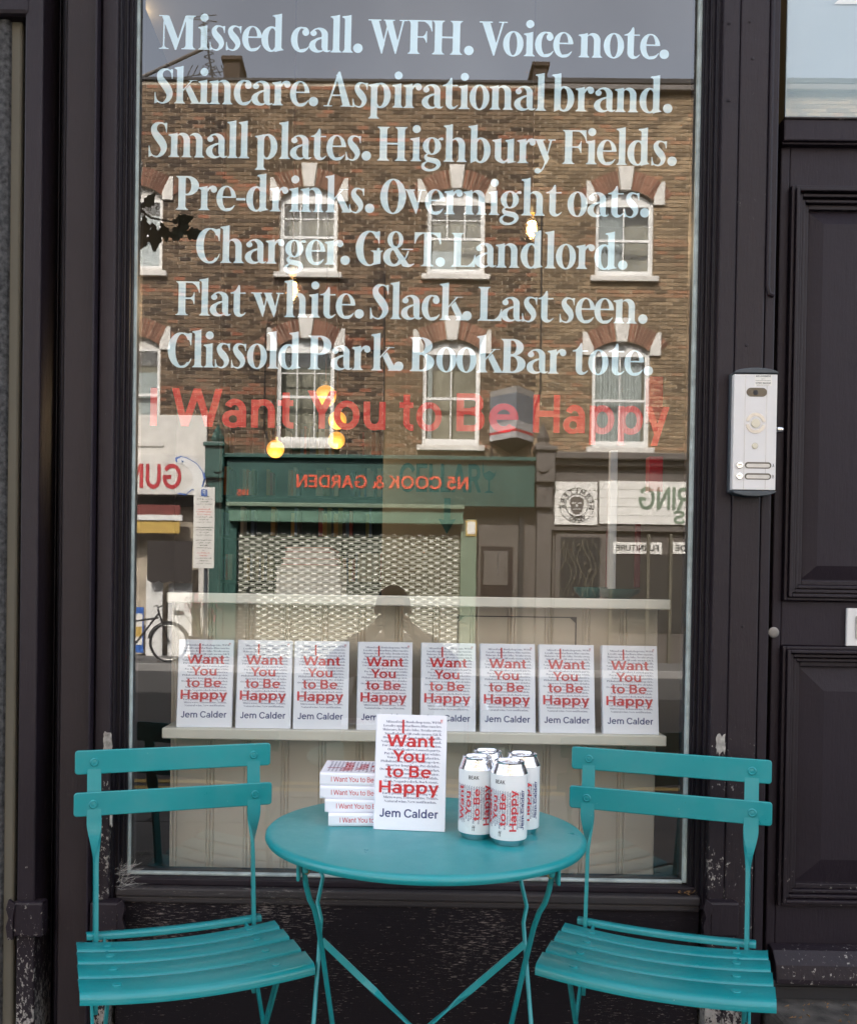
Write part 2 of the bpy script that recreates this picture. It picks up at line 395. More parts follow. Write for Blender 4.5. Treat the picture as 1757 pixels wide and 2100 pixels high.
FONT = r"""
i 238 45 666 51 636 69 608 81 597 99 587 129 580 159 586 187 604 198 616 208 634 215 664 209 694 191 722 179 733 161 743 131 750 101 744 73 726 62 714 52 696|5 454 9 445 34 438 50 426 59 411 62 391 62 81 56 54 49 39 34 24 16 16 13 11 14 4 24 0 236 1 240 6 238 14 219 24 209 33 200 51 195 71 194 503 186 506 126 488 21 472 10 466
l 238 5 729 9 720 36 712 51 700 59 686 62 664 62 84 57 56 49 39 34 24 16 16 13 6 16 1 24 0 234 0 240 6 238 14 219 24 209 33 200 51 195 71 194 776 191 780 186 781 126 763 21 747 10 741
o 416 0 264 0 224 13 159 30 114 45 86 74 48 101 23 136 2 181 -12 211 -15 251 -8 291 8 324 30 350 56 376 94 394 131 410 184 415 221 415 279 412 301 404 339 395 366 376 405 350 444 321 472 296 489 276 499 234 512 206 515 181 512 151 504 116 487 75 454 58 434 36 399 18 359 5 311|128 234 128 276 133 334 141 379 151 416 164 449 183 474 199 484 219 484 227 479 241 464 259 431 274 384 285 319 287 291 287 206 280 144 264 81 245 41 224 19 214 15 199 16 189 21 179 30 162 56 145 104 133 166
e 395 0 264 0 226 8 174 21 134 39 94 65 56 93 29 114 13 149 -4 179 -12 206 -15 269 -10 291 -1 316 15 342 39 374 86 385 111 384 120 376 121 337 84 301 65 249 53 211 52 194 46 184 53 168 71 144 126 133 174 128 214 125 256 129 264 389 265 404 268 409 272 407 296 399 336 384 379 369 409 345 444 317 471 296 487 261 504 234 512 209 515 176 512 151 505 131 496 91 470 56 431 41 409 27 381 8 326|128 306 141 386 153 424 169 453 185 474 204 485 226 487 244 479 260 464 272 446 289 406 305 341 307 299 299 295 136 295 129 299
c 372 0 264 0 226 8 174 23 126 38 96 54 71 79 41 108 16 139 0 164 -9 201 -15 254 -12 276 -7 304 8 337 39 354 61 374 99 379 116 376 120 371 121 334 85 311 71 301 68 286 69 266 58 211 52 194 47 181 59 162 91 148 129 138 176 133 221 133 289 140 349 152 394 165 426 178 449 196 470 211 478 224 481 260 464 236 429 230 409 230 394 241 361 251 348 266 336 281 329 299 326 321 329 349 344 364 364 372 381 374 401 362 451 337 484 324 496 311 503 284 510 244 509 204 515 179 512 139 500 98 476 79 458 54 429 26 379 8 326
s 338 8 46 8 6 11 -2 39 1 64 13 91 -2 121 -12 139 -15 159 -15 189 -7 224 8 255 31 273 54 287 76 295 96 305 141 300 184 290 216 272 256 246 292 215 329 163 379 147 409 145 426 151 446 158 459 171 472 186 480 211 482 249 470 266 460 277 446 292 411 301 358 306 351 311 351 316 356 317 366 322 494 319 501 306 502 286 499 266 492 241 502 209 512 189 515 151 515 131 511 109 501 94 490 67 461 51 431 45 409 45 369 56 326 76 284 93 256 125 214 162 174 192 134 200 114 200 89 194 69 184 49 171 33 156 20 139 16 89 27 65 41 51 61 35 106 25 166 21 171 16 172 11 169 10 164 10 71
S 420 8 21 8 1 14 -5 39 -3 71 21 76 23 114 0 154 -12 199 -12 224 -7 279 13 316 38 346 71 372 111 382 136 390 161 392 176 392 216 385 261 369 306 349 346 316 397 193 534 180 556 173 591 178 616 189 642 199 655 214 667 234 677 261 685 281 682 301 674 322 661 339 642 349 616 359 581 370 506 374 501 381 501 385 509 392 694 389 704 356 704 339 691 334 690 306 704 271 715 219 720 174 717 141 704 111 684 88 661 72 639 58 606 53 574 55 526 66 484 89 434 123 379 224 247 244 216 261 179 265 164 265 146 258 116 244 81 222 49 205 31 190 21 179 18 159 18 129 26 109 34 89 48 73 64 57 86 38 154 27 226 22 231 16 231 13 224 10 179 10 46
n 520 0 454 4 445 26 439 44 429 54 414 57 396 57 74 47 41 34 26 10 14 8 6 11 1 224 0 234 4 234 14 214 25 200 41 190 81 190 421 192 431 204 445 219 454 236 457 249 457 264 452 287 434 307 401 314 379 320 346 320 79 317 56 310 39 301 26 284 14 284 4 289 0 299 0 486 0 496 4 497 11 494 16 474 26 463 39 453 74 452 354 449 381 443 404 429 434 417 451 395 474 379 486 346 501 316 507 286 507 266 504 236 493 194 464 190 471 189 501 184 505 124 488 16 472 6 466
m 790 448 444 451 435 474 450 489 457 509 457 524 453 537 444 554 426 568 401 577 376 582 341 582 84 573 41 564 27 546 14 546 4 556 0 756 1 760 6 758 14 730 31 721 49 715 69 715 354 707 396 697 424 686 442 659 472 639 487 609 501 574 507 546 507 531 505 496 492 459 465 450 454|0 454 4 445 26 439 44 429 54 414 57 396 57 74 47 41 34 26 10 14 8 6 11 1 224 0 234 4 234 14 214 25 200 41 190 81 190 421 192 431 204 445 219 454 236 457 249 457 264 452 287 434 307 401 314 379 320 346 320 79 317 56 310 39 301 26 284 14 284 4 289 0 299 0 479 0 489 4 489 14 471 25 463 36 456 54 453 74 452 354 450 379 444 401 431 431 417 451 396 472 379 486 346 501 316 507 286 507 266 504 236 493 194 464 190 471 189 501 184 505 124 488 16 472 6 466
h 520 0 729 4 720 26 714 44 704 54 689 57 669 57 76 51 51 44 37 34 26 11 16 8 11 9 4 14 0 24 0 224 0 234 4 234 14 214 25 200 41 190 81 190 421 193 434 206 447 224 456 241 457 254 456 269 449 282 439 294 424 304 406 312 386 320 346 320 79 317 56 310 39 301 26 284 14 284 4 294 0 494 1 497 6 496 14 474 26 463 39 453 74 452 359 444 401 432 429 421 446 396 472 379 486 349 500 316 507 284 507 259 502 234 492 196 465 191 466 190 771 186 780 176 779 124 763 16 747 6 741
r 400 0 454 4 445 26 439 44 429 54 414 57 396 57 74 51 51 42 34 31 24 11 16 8 11 9 4 19 0 231 1 235 6 234 14 213 26 199 44 190 81 191 376 226 425 239 436 249 440 255 436 258 414 264 399 274 385 284 376 299 368 311 365 336 366 351 371 374 390 384 409 387 424 387 441 380 464 364 491 351 502 296 515 264 507 236 494 213 476 194 452 190 459 190 499 188 504 184 505 124 488 16 472 6 466
u 520 5 454 9 445 29 440 44 432 54 421 60 409 62 389 63 116 76 78 99 48 134 23 164 8 194 -4 229 -12 246 -12 274 -4 321 27 325 21 326 -6 331 -10 486 18 505 24 507 29 504 34 464 35 459 39 458 44 456 504 449 506 391 488 291 472 281 466 276 459 275 451 279 445 301 438 315 426 320 416 325 401 325 101 322 89 300 59 279 47 259 41 246 44 233 54 206 83 192 106 195 124 193 504 186 506 114 485 20 471 10 466
d 492 0 264 0 226 8 174 21 134 38 96 65 56 89 33 109 16 131 4 159 -7 204 -15 234 -12 276 2 281 -1 284 -14 291 -17 346 2 414 17 456 23 462 26 464 31 461 35 439 44 425 56 415 84 415 769 414 776 411 780 346 763 241 747 226 741 221 731 222 721 226 718 249 714 266 705 276 691 282 674 281 501 274 499 244 509 209 515 179 512 151 505 131 496 94 472 56 431 41 409 27 381 8 326|138 236 138 274 143 329 153 379 166 419 184 451 199 467 214 474 236 473 251 462 262 449 277 421 282 404 282 101 279 84 256 43 236 27 211 26 201 31 190 41 168 76 153 119 143 171
b 492 -5 729 -1 720 24 713 40 701 48 689 52 669 51 -16 59 -18 91 0 151 24 159 22 194 1 236 -12 261 -15 289 -12 329 1 349 11 376 30 409 66 434 106 457 166 465 209 467 266 457 331 435 391 416 424 389 458 364 479 326 500 291 512 261 515 234 512 191 499 186 501 185 771 181 780 116 763 9 746 -1 740|185 104 186 409 196 434 216 462 234 474 254 474 276 460 294 434 305 409 317 369 327 304 330 259 327 199 322 159 312 111 295 69 277 41 257 26 234 26 213 41 193 71 186 89
p 492 -5 454 -1 445 26 437 41 425 49 411 52 389 52 -146 49 -169 39 -194 26 -207 6 -216 3 -226 6 -231 14 -232 229 -232 234 -229 234 -219 213 -209 198 -194 191 -181 185 -161 186 -1 191 1 234 -12 259 -15 289 -12 311 -6 346 9 374 29 396 50 415 74 434 106 449 141 465 206 467 266 462 309 450 356 434 394 417 424 380 466 344 492 311 506 291 512 261 515 236 512 191 499 181 506 176 506 116 488 9 471 -1 465|185 104 186 409 196 434 216 462 234 474 254 474 276 460 294 434 305 409 317 369 327 304 330 259 327 199 322 159 312 111 295 69 277 41 257 26 234 26 213 41 193 71 186 89
q 492 0 264 3 204 10 166 21 134 38 96 54 72 66 55 91 30 131 4 151 -5 179 -12 209 -15 244 -9 274 1 281 -1 282 -141 280 -166 269 -194 256 -207 236 -216 233 -221 234 -229 244 -232 461 -231 465 -226 464 -219 443 -209 428 -194 420 -179 415 -159 414 496 404 500 294 500 276 498 234 512 204 515 155 506 116 488 94 472 68 446 38 404 26 379 11 336 3 296|138 236 138 274 143 329 153 379 166 419 184 451 199 467 214 474 236 473 251 462 262 449 277 421 282 404 282 101 279 84 256 43 236 27 211 26 201 31 190 41 168 76 153 119 143 171
t 330 0 476 1 469 6 465 61 465 66 464 70 459 70 99 88 49 103 29 124 10 146 -3 171 -12 214 -12 241 -4 269 9 299 35 324 66 329 76 326 81 319 83 274 51 246 43 231 43 216 51 210 59 203 74 200 84 202 101 203 456 204 461 211 465 316 466 320 471 319 489 314 494 309 495 216 490 209 490 204 494 202 599 191 638 189 641 181 643 171 641 164 636 135 579 110 544 94 528 71 511 54 502 6 488 1 484
a 430 0 129 0 114 6 91 14 71 30 49 49 30 69 16 94 3 126 -7 164 -12 209 -9 251 3 294 26 314 13 336 3 356 0 391 0 414 10 441 33 447 41 445 46 441 49 404 38 394 40 388 46 385 74 385 376 381 396 373 416 356 442 326 471 309 482 279 495 239 505 194 505 156 497 111 482 89 469 64 445 43 431 30 416 23 401 23 379 28 364 39 348 54 337 79 328 94 328 111 332 131 343 144 356 152 374 154 389 150 409 139 426 120 441 121 449 139 460 164 467 186 464 204 457 231 432 249 399 257 364 257 319 251 311 199 302 166 290 75 244 56 232 36 215 17 189 3 156|130 144 130 161 138 189 148 211 159 225 171 237 186 247 220 259 234 270 249 275 255 274 257 264 258 99 275 59 276 51 274 48 246 36 219 35 196 40 179 49 156 70 146 86 133 116
g 452 5 -99 6 -116 14 -139 28 -156 46 -172 89 -195 139 -205 181 -205 209 -202 251 -194 281 -185 314 -172 341 -156 359 -142 384 -116 403 -81 407 -64 407 -44 402 -24 392 1 377 21 357 41 336 55 306 67 151 95 124 106 116 112 114 119 125 134 146 150 196 140 229 140 264 146 284 153 304 161 326 174 360 204 388 246 399 276 405 309 405 339 396 376 381 411 364 436 364 441 381 455 404 445 416 443 434 444 451 453 457 464 456 474 434 501 421 503 384 494 368 486 344 464 339 462 301 484 269 497 219 505 186 502 154 494 119 479 79 449 61 429 48 409 33 374 25 336 25 306 35 264 53 226 74 200 111 166 89 150 70 131 61 114 58 101 58 79 63 61 76 39 99 14 100 9 59 -13 31 -34 21 -46 11 -66 5 -86|150 299 150 354 153 376 161 411 171 439 184 459 196 471 209 477 226 475 244 462 259 439 270 409 280 359 280 286 272 244 260 209 249 188 231 171 214 166 196 173 178 194 164 224 155 254|70 -81 73 -64 91 -38 104 -26 136 -8 284 -41 304 -53 314 -63 317 -71 313 -86 302 -106 279 -127 249 -142 221 -152 196 -155 159 -152 114 -139 96 -127 81 -111 73 -99
k 500 0 729 4 720 26 714 44 704 54 689 57 669 57 76 51 51 42 34 31 24 11 16 8 6 11 1 19 0 229 0 234 4 234 14 214 25 202 39 196 51 190 79 192 256 296 377 381 469 391 472 481 473 488 476 488 481 481 485 389 485 371 489 356 485 304 484 301 479 304 474 339 472 344 470 344 466 289 407 201 303 194 298 191 301 190 309 189 776 186 780 181 780 124 763 16 747 6 741|242 299 375 29 376 24 374 21 352 14 351 4 361 0 536 1 540 9 539 21 521 36 334 384 329 387 323 384 245 306
y 460 -17 489 -17 481 -14 476 26 475 35 469 219 39 219 26 205 -31 195 -56 167 -104 147 -126 144 -128 139 -126 126 -110 111 -100 94 -93 79 -92 56 -95 41 -102 25 -116 18 -126 13 -141 13 -156 17 -171 24 -182 38 -196 54 -204 69 -207 91 -207 111 -200 141 -183 167 -161 189 -131 214 -86 238 -16 241 -15 251 -23 264 -1 316 109 315 116 290 181 288 194 363 469 371 475 434 475 440 481 440 494 436 499 429 500 296 500 286 496 285 484 289 476 321 475 326 471 326 466 275 254 269 242 264 248 178 466 178 471 181 474 216 476 220 486 220 494 216 499 -9 500 -16 496
v 460 -17 489 -17 481 -14 476 31 475 39 469 233 1 239 -6 249 -6 254 3 264 46 298 136 291 171 357 469 361 474 366 475 434 475 440 481 439 496 434 500 424 500 296 500 286 496 285 484 289 476 321 474 325 466 285 264 274 224 269 229 261 249 184 466 186 474 209 475 214 479 215 491 211 499 -9 500 -16 496
w 690 -17 489 -17 481 -14 476 31 475 38 469 233 -6 239 -7 243 -1 253 46 284 146 281 174 313 324 316 334 321 338 332 319 464 1 469 -7 478 -6 493 49 523 136 518 169 586 469 594 475 664 476 667 486 667 494 664 499 521 500 511 496 510 484 514 476 544 474 547 466 505 241 499 224 494 229 486 249 409 466 411 474 424 475 429 479 430 491 426 499 261 500 251 496 251 479 264 474 269 469 299 394 270 236 264 224 259 231 183 466 183 471 186 474 216 476 220 486 220 494 216 499 -9 500 -16 496
f 330 0 479 0 471 4 466 56 465 61 461 62 454 62 84 57 56 49 39 34 24 16 16 13 11 14 4 24 0 251 1 255 9 251 15 229 23 211 36 201 54 195 74 195 456 196 461 204 465 294 465 300 471 300 486 299 491 291 495 204 495 196 499 193 674 203 704 216 721 224 725 227 721 230 701 237 686 256 668 286 658 316 663 336 678 348 696 352 719 346 740 331 760 309 771 234 780 211 780 159 767 139 757 111 739 93 719 83 701 76 681 69 646 63 634 61 494 54 490 6 490 1 486
z 400 20 14 21 4 31 0 379 0 389 4 395 116 395 156 394 161 389 165 378 161 362 119 339 81 321 63 301 48 276 36 249 28 189 28 184 30 183 34 388 466 390 491 386 499 41 500 31 496 25 394 25 356 31 350 42 354 52 386 71 422 94 445 111 456 151 470 224 470 229 469 231 464 22 26
x 480 -15 489 -15 481 -11 476 21 475 30 469 186 204 182 194 69 27 59 23 4 21 0 11 4 1 176 1 180 11 176 21 116 23 111 25 111 29 178 134 204 169 209 167 214 159 290 29 286 23 254 21 250 11 254 1 479 0 489 4 490 16 486 21 459 23 451 29 288 296 292 306 398 469 409 475 446 476 450 486 450 494 446 499 274 499 270 494 270 484 271 479 276 475 359 475 368 471 349 439 271 329 263 334 182 466 184 474 209 475 214 479 215 491 211 499 -6 500 -14 496
H 690 8 691 11 684 31 676 46 661 55 644 60 611 60 81 54 54 46 39 31 24 11 16 8 11 9 4 19 0 256 1 260 6 258 14 231 28 218 44 211 64 208 84 209 334 219 337 416 337 426 336 430 329 430 81 424 54 416 39 401 24 381 16 378 11 379 4 389 0 626 1 630 6 628 14 601 28 588 44 581 64 578 86 578 609 581 636 588 656 603 674 626 684 629 689 629 696 624 700 614 700 389 700 379 696 378 689 381 684 401 676 416 661 424 646 430 621 430 381 426 374 419 373 219 373 209 376 208 609 210 634 217 654 226 667 236 676 258 686 260 694 256 699 19 700 11 699
I 268 8 691 11 684 31 676 46 661 55 644 60 611 60 81 54 54 46 39 31 24 11 16 8 11 9 4 19 0 256 1 260 6 258 14 231 28 218 44 211 64 208 86 208 609 211 636 218 656 233 674 256 684 259 689 259 696 249 700 19 700 11 699
L 520 8 691 11 684 31 676 46 661 55 644 60 611 60 81 54 54 46 39 31 24 11 16 8 11 9 4 14 0 21 0 496 1 500 6 502 31 512 241 511 246 504 250 495 249 491 244 472 176 459 144 446 119 421 85 386 53 361 38 341 30 219 30 209 34 208 614 211 636 220 659 233 674 256 684 260 694 256 699 249 700 19 700 11 699
F 530 8 691 11 684 31 676 46 661 55 644 60 611 60 81 54 54 46 39 31 24 11 16 8 11 9 4 19 0 256 1 260 6 258 14 236 24 226 33 217 46 210 66 208 91 208 331 211 336 219 337 314 337 326 334 339 325 356 306 374 271 384 235 389 231 396 231 400 241 400 471 399 476 394 480 385 476 375 441 362 411 344 389 324 373 306 368 216 368 209 371 208 664 211 669 216 670 339 670 350 666 374 652 405 629 426 607 446 582 474 529 491 475 496 471 504 470 509 472 511 476 495 656 500 679 499 696 489 700 19 700 11 699
E 540 8 691 11 684 31 676 46 661 55 644 60 611 60 81 54 54 46 39 31 24 11 16 8 11 9 4 14 0 21 0 496 1 500 6 502 31 512 221 511 226 506 230 496 229 491 225 472 161 446 113 410 71 376 46 356 35 339 30 216 30 209 34 208 41 209 334 219 337 314 337 324 335 349 315 364 294 375 269 385 234 389 231 396 231 400 236 400 244 400 469 396 479 389 479 384 475 374 439 359 407 344 388 326 374 306 368 216 368 209 371 209 666 219 670 336 670 344 669 361 659 402 629 431 597 447 574 462 544 479 496 484 491 491 490 499 494 499 499 483 664 490 676 489 696 479 700 19 700 11 699
T 560 5 534 5 466 11 460 21 461 25 466 48 541 72 586 91 612 113 634 149 657 189 672 199 672 204 669 205 76 199 54 189 36 171 23 149 15 145 6 149 1 156 0 411 1 415 9 411 15 386 25 369 39 361 54 355 76 355 666 359 671 369 672 406 659 446 634 467 614 487 589 512 541 536 464 541 460 549 460 554 464 555 469 555 536 549 696 544 700 536 700 16 700 11 696 10 691
P 510 8 691 11 684 31 676 46 661 55 644 60 611 60 81 54 54 46 39 31 24 11 16 8 11 9 4 19 0 264 1 267 6 266 14 241 24 229 33 217 49 210 69 208 91 209 296 216 300 269 300 294 303 351 318 376 329 406 348 445 384 472 424 487 469 490 514 485 541 477 566 451 609 419 642 374 672 329 689 294 697 266 700 19 700 11 699|208 354 208 659 214 667 246 667 269 656 285 641 299 621 309 601 320 569 327 529 327 474 322 441 312 409 297 379 284 363 266 346 239 335 221 335 211 338 208 344
B 560 8 691 11 684 31 676 46 661 55 644 60 611 60 81 54 54 46 39 31 24 11 16 8 11 9 4 14 0 21 0 279 0 309 3 374 18 414 36 446 56 482 89 502 116 510 134 517 156 520 184 517 214 510 236 502 254 482 281 447 314 404 339 371 352 341 361 334 366 386 391 426 420 452 451 464 476 475 514 475 541 464 581 447 611 420 641 381 668 336 687 294 697 266 700 19 700 11 699|208 414 208 656 211 664 219 667 251 667 269 659 284 647 299 626 309 606 317 584 322 551 322 511 320 491 310 456 301 436 285 414 269 401 246 391 226 390 209 399|208 54 208 329 211 334 219 337 231 340 251 340 276 332 297 319 315 301 329 279 342 249 350 219 352 189 350 154 340 116 328 91 315 71 294 51 276 41 259 34 231 33 211 39
R 590 8 691 11 684 31 676 46 661 55 644 60 611 60 81 54 54 46 39 31 24 11 16 8 11 9 4 14 0 24 0 236 0 246 4 246 14 230 24 218 39 211 61 208 84 208 331 211 339 219 340 246 340 254 337 302 291 316 274 325 251 336 166 353 111 381 49 410 11 444 -9 486 -17 536 -8 584 22 588 29 584 37 574 38 536 28 525 34 510 51 498 79 479 174 454 254 442 284 427 309 410 329 389 344 361 359 365 364 414 394 442 421 464 454 473 476 480 511 477 551 465 584 445 616 416 645 380 669 336 687 294 697 266 700 19 700 11 699|208 396 208 659 211 664 219 667 251 667 266 661 287 644 302 624 312 604 322 571 327 534 325 486 318 459 307 429 292 406 274 388 249 376 224 375 210 381
O 545 0 369 0 321 11 246 28 186 52 134 90 76 128 39 166 12 209 -7 246 -15 296 -15 331 -7 351 1 376 13 399 28 447 74 470 104 499 156 522 216 537 296 540 324 540 376 530 451 512 514 488 566 469 598 447 626 399 672 371 689 331 707 294 715 251 715 204 705 169 689 141 672 94 627 73 601 52 566 28 511 8 439|155 301 155 406 160 464 171 526 190 594 212 641 233 669 246 679 259 684 276 685 286 682 306 670 322 651 349 596 370 524 382 439 385 399 385 294 382 261 370 176 350 106 325 54 309 33 294 21 279 15 261 15 246 21 231 33 213 56 201 81 181 134 163 219
Q 545 0 369 0 321 5 276 18 219 28 186 51 136 71 102 91 75 129 38 169 11 201 -4 226 -12 235 -34 269 -75 300 -106 361 -146 399 -162 449 -175 469 -175 486 -172 521 -155 569 -117 571 -106 563 -99 496 -92 466 -85 305 -16 311 -12 352 1 379 15 412 39 451 78 472 106 502 161 522 216 535 276 540 321 540 379 532 439 520 489 499 544 472 594 449 625 411 662 376 687 354 698 331 707 291 715 246 715 209 707 169 689 141 672 126 660 90 624 68 594 41 544 21 491 11 454 3 406|155 301 155 406 160 464 171 526 190 594 212 641 233 669 246 679 259 684 276 685 286 682 306 670 322 651 349 596 370 524 382 439 385 399 385 294 382 261 370 176 350 106 325 54 309 33 294 21 279 15 261 15 246 21 231 33 213 56 201 81 181 134 163 219
C 500 0 369 0 321 5 276 18 219 28 186 51 136 71 102 91 75 126 40 161 15 184 3 209 -7 244 -15 304 -18 339 -15 369 -4 391 9 410 24 436 50 464 91 481 129 492 171 493 186 486 189 481 184 464 141 439 105 429 100 404 107 398 106 372 64 356 47 329 36 279 24 269 26 251 38 228 64 207 99 185 156 171 211 163 261 158 326 158 381 165 461 173 504 188 559 203 596 223 634 239 652 266 677 286 685 309 685 326 680 336 669 357 656 367 646 387 616 411 563 416 560 436 559 441 556 460 511 473 456 479 451 486 451 490 459 492 499 493 561 497 659 496 701 489 705 466 705 419 691 339 713 324 709 294 715 246 715 201 704 169 689 149 677 128 661 90 624 68 594 41 544 21 491 11 454 3 406
G 570 0 369 0 321 8 261 19 214 41 156 68 106 90 76 129 38 164 13 201 -4 229 -12 249 -15 294 -15 334 -6 371 10 511 38 519 43 520 256 531 279 541 286 566 296 567 304 564 309 504 311 500 316 500 351 496 359 454 360 444 356 442 321 436 311 319 310 311 306 311 299 314 295 341 287 356 280 366 269 372 256 372 71 371 64 364 54 346 36 321 22 299 18 271 25 250 39 228 64 206 101 185 156 171 211 163 261 158 326 158 381 165 461 173 504 188 559 203 596 224 634 255 669 276 682 291 685 321 682 336 669 365 649 386 617 411 564 416 560 436 559 443 554 461 509 474 455 481 450 489 454 492 499 493 561 497 659 497 696 494 704 466 705 419 691 339 713 324 709 294 715 246 715 209 707 189 699 144 674 126 660 90 624 68 594 41 544 21 491 11 454 3 406
A 620 -5 11 -4 4 4 0 171 1 175 11 171 21 114 23 109 24 107 29 168 214 179 217 339 217 346 216 352 209 393 31 392 26 389 23 359 21 355 11 359 1 614 0 624 4 625 16 621 21 559 23 554 25 550 31 330 724 321 724 294 716 271 671 246 644 246 637 257 626 257 619 71 29 66 24 61 23 1 22 -4 19|182 254 268 516 272 524 276 526 282 511 339 264 340 251 331 248 191 248 184 249
V 600 -15 689 -14 679 -9 675 39 675 47 669 279 1 284 -7 291 -4 301 -6 484 667 491 675 556 676 560 681 559 696 554 700 546 700 396 700 386 696 385 684 389 676 444 674 448 671 448 666 347 291 336 264 333 266 327 284 212 666 213 671 216 674 256 676 260 684 259 696 249 700 -4 700 -14 696
W 850 -15 689 -15 681 -11 676 39 675 44 672 47 666 263 -6 271 -4 279 -6 284 4 308 119 329 186 326 206 328 219 380 474 386 486 391 479 397 461 541 5 546 -5 561 -6 567 4 601 154 611 186 616 219 720 669 724 674 729 675 794 675 800 681 799 696 794 700 784 700 636 700 626 696 625 684 629 676 679 675 684 671 684 666 602 306 596 286 591 278 578 316 487 666 487 671 491 674 526 676 530 686 530 694 526 699 311 700 301 696 300 684 304 676 326 674 331 669 367 556 312 296 309 289 306 289 301 301 206 666 207 671 211 675 251 676 255 684 254 696 244 700 -4 700 -14 696
M 860 5 689 6 681 11 678 59 677 66 674 99 594 102 581 95 551 95 79 87 54 76 39 54 25 14 17 10 9 14 1 204 0 211 1 215 6 214 14 209 18 176 25 150 39 133 59 125 84 125 494 127 514 131 512 137 501 334 14 338 1 338 -11 344 -15 366 -15 373 -9 380 11 549 557 556 573 559 569 560 554 560 81 551 55 536 38 519 26 479 15 476 11 476 4 481 0 489 0 754 0 764 4 765 11 761 16 736 26 721 41 713 59 708 91 708 614 713 641 721 659 736 674 761 684 765 691 761 699 569 700 545 686 410 229 404 222 393 241 216 686 209 690 188 691 180 699 166 700 14 700 6 696
N 720 -5 689 -4 681 1 678 61 676 66 671 82 644 85 631 85 29 84 24 76 20 11 20 5 14 6 4 16 0 189 0 196 1 200 6 199 16 194 20 124 20 119 21 115 26 115 566 116 579 119 582 126 574 182 491 517 -9 521 -13 529 -15 596 -14 600 -9 602 11 603 674 606 679 611 680 694 680 700 686 699 696 689 700 491 700 484 699 480 694 481 684 486 680 564 680 569 679 572 674 572 74 572 64 569 59 561 68 201 696 191 700 6 700 -4 696
D 600 8 691 11 684 31 676 46 661 55 644 60 611 60 81 54 54 46 39 31 24 11 16 8 11 9 4 19 0 269 0 316 9 371 32 419 65 451 98 472 124 505 184 520 221 529 254 540 324 540 374 537 401 529 446 521 476 493 541 462 589 416 637 370 669 316 691 261 700 19 700 11 699|208 51 208 656 209 661 214 666 236 667 259 662 286 645 314 614 339 569 357 521 372 454 380 384 380 319 372 246 362 196 339 131 317 91 304 73 285 54 254 36 239 33 216 34 209 39
Y 580 -20 689 -20 681 -16 676 24 675 31 670 219 336 217 331 206 326 205 321 204 71 198 51 189 36 171 23 149 15 146 11 146 4 156 0 411 1 415 9 411 15 389 23 371 36 362 51 356 71 355 321 338 356 338 364 468 671 476 675 554 675 560 681 559 696 554 700 544 700 381 700 371 696 370 684 374 676 424 675 429 673 430 666 326 418 319 408 315 411 307 426 200 669 201 673 206 675 246 676 250 686 250 694 246 699 -11 700 -19 696
& 680 0 184 3 146 13 111 26 86 48 56 76 30 104 12 136 -2 169 -12 191 -15 239 -15 281 -7 326 12 371 43 378 39 401 1 421 -12 496 -25 539 -25 561 -19 586 -7 644 31 649 39 647 46 639 50 571 35 549 35 539 38 526 46 466 129 466 136 489 174 510 224 534 296 534 304 529 311 516 314 507 306 470 204 455 174 449 165 444 163 435 171 429 186 413 201 302 354 300 359 303 364 331 378 351 393 372 414 388 436 402 464 409 486 415 519 415 551 409 584 402 606 387 636 372 656 351 677 331 692 306 704 281 712 264 715 236 715 189 702 169 692 148 676 128 656 111 631 93 589 85 554 85 519 91 486 101 459 118 426 145 396 167 379 169 374 104 348 76 330 49 305 26 274 13 249 3 216|190 529 190 561 195 599 203 626 214 652 225 669 244 684 259 687 274 684 290 671 305 646 317 614 325 571 325 511 322 489 316 461 303 429 286 405 269 395 219 421 211 434 201 459 193 496|380 344 381 334 391 330 611 330 619 334 620 341 619 351 609 355 389 355 381 351|142 181 146 224 161 274 173 296 189 315 201 323 209 320 226 301 320 139 320 126 310 99 287 61 264 43 241 35 226 35 215 39 191 53 171 77 158 101 148 136
. 200 2 96 3 81 10 56 26 30 38 19 56 7 89 -2 111 -2 126 1 144 7 164 20 175 31 188 51 197 84 197 106 194 121 188 139 175 159 164 170 144 183 111 192 89 192 71 188 54 182 35 169 24 157 11 137 3 111
, 210 5 96 8 74 18 49 31 30 46 18 63 9 81 3 101 0 129 5 134 2 129 -19 104 -76 106 -85 114 -86 167 -26 176 -12 187 11 192 46 190 66 195 96 191 119 181 144 164 165 136 182 101 190 79 187 51 176 30 159 13 131
- 230 20 246 20 221 24 216 29 215 206 215 211 216 215 224 215 256 211 261 206 262 29 262 21 259
6 430 2 211 5 176 13 144 23 116 46 76 61 58 96 26 121 11 151 -2 184 -10 221 -12 259 -7 284 0 311 12 344 34 374 63 387 81 409 121 417 141 422 161 427 201 427 224 419 271 410 296 392 331 375 356 347 384 326 399 299 414 269 425 229 432 204 432 164 426 159 428 158 431 186 514 215 571 235 599 249 612 339 688 344 701 339 711 331 714 321 712 234 682 194 664 151 635 126 610 100 576 74 536 48 484 28 431 20 399 15 364 12 279 5 244|140 206 143 249 150 296 169 351 189 380 206 393 224 397 234 397 244 393 262 379 283 346 299 299 307 249 310 201 305 146 291 91 276 56 267 44 251 28 229 18 219 18 204 25 184 43 166 74 153 109 143 164
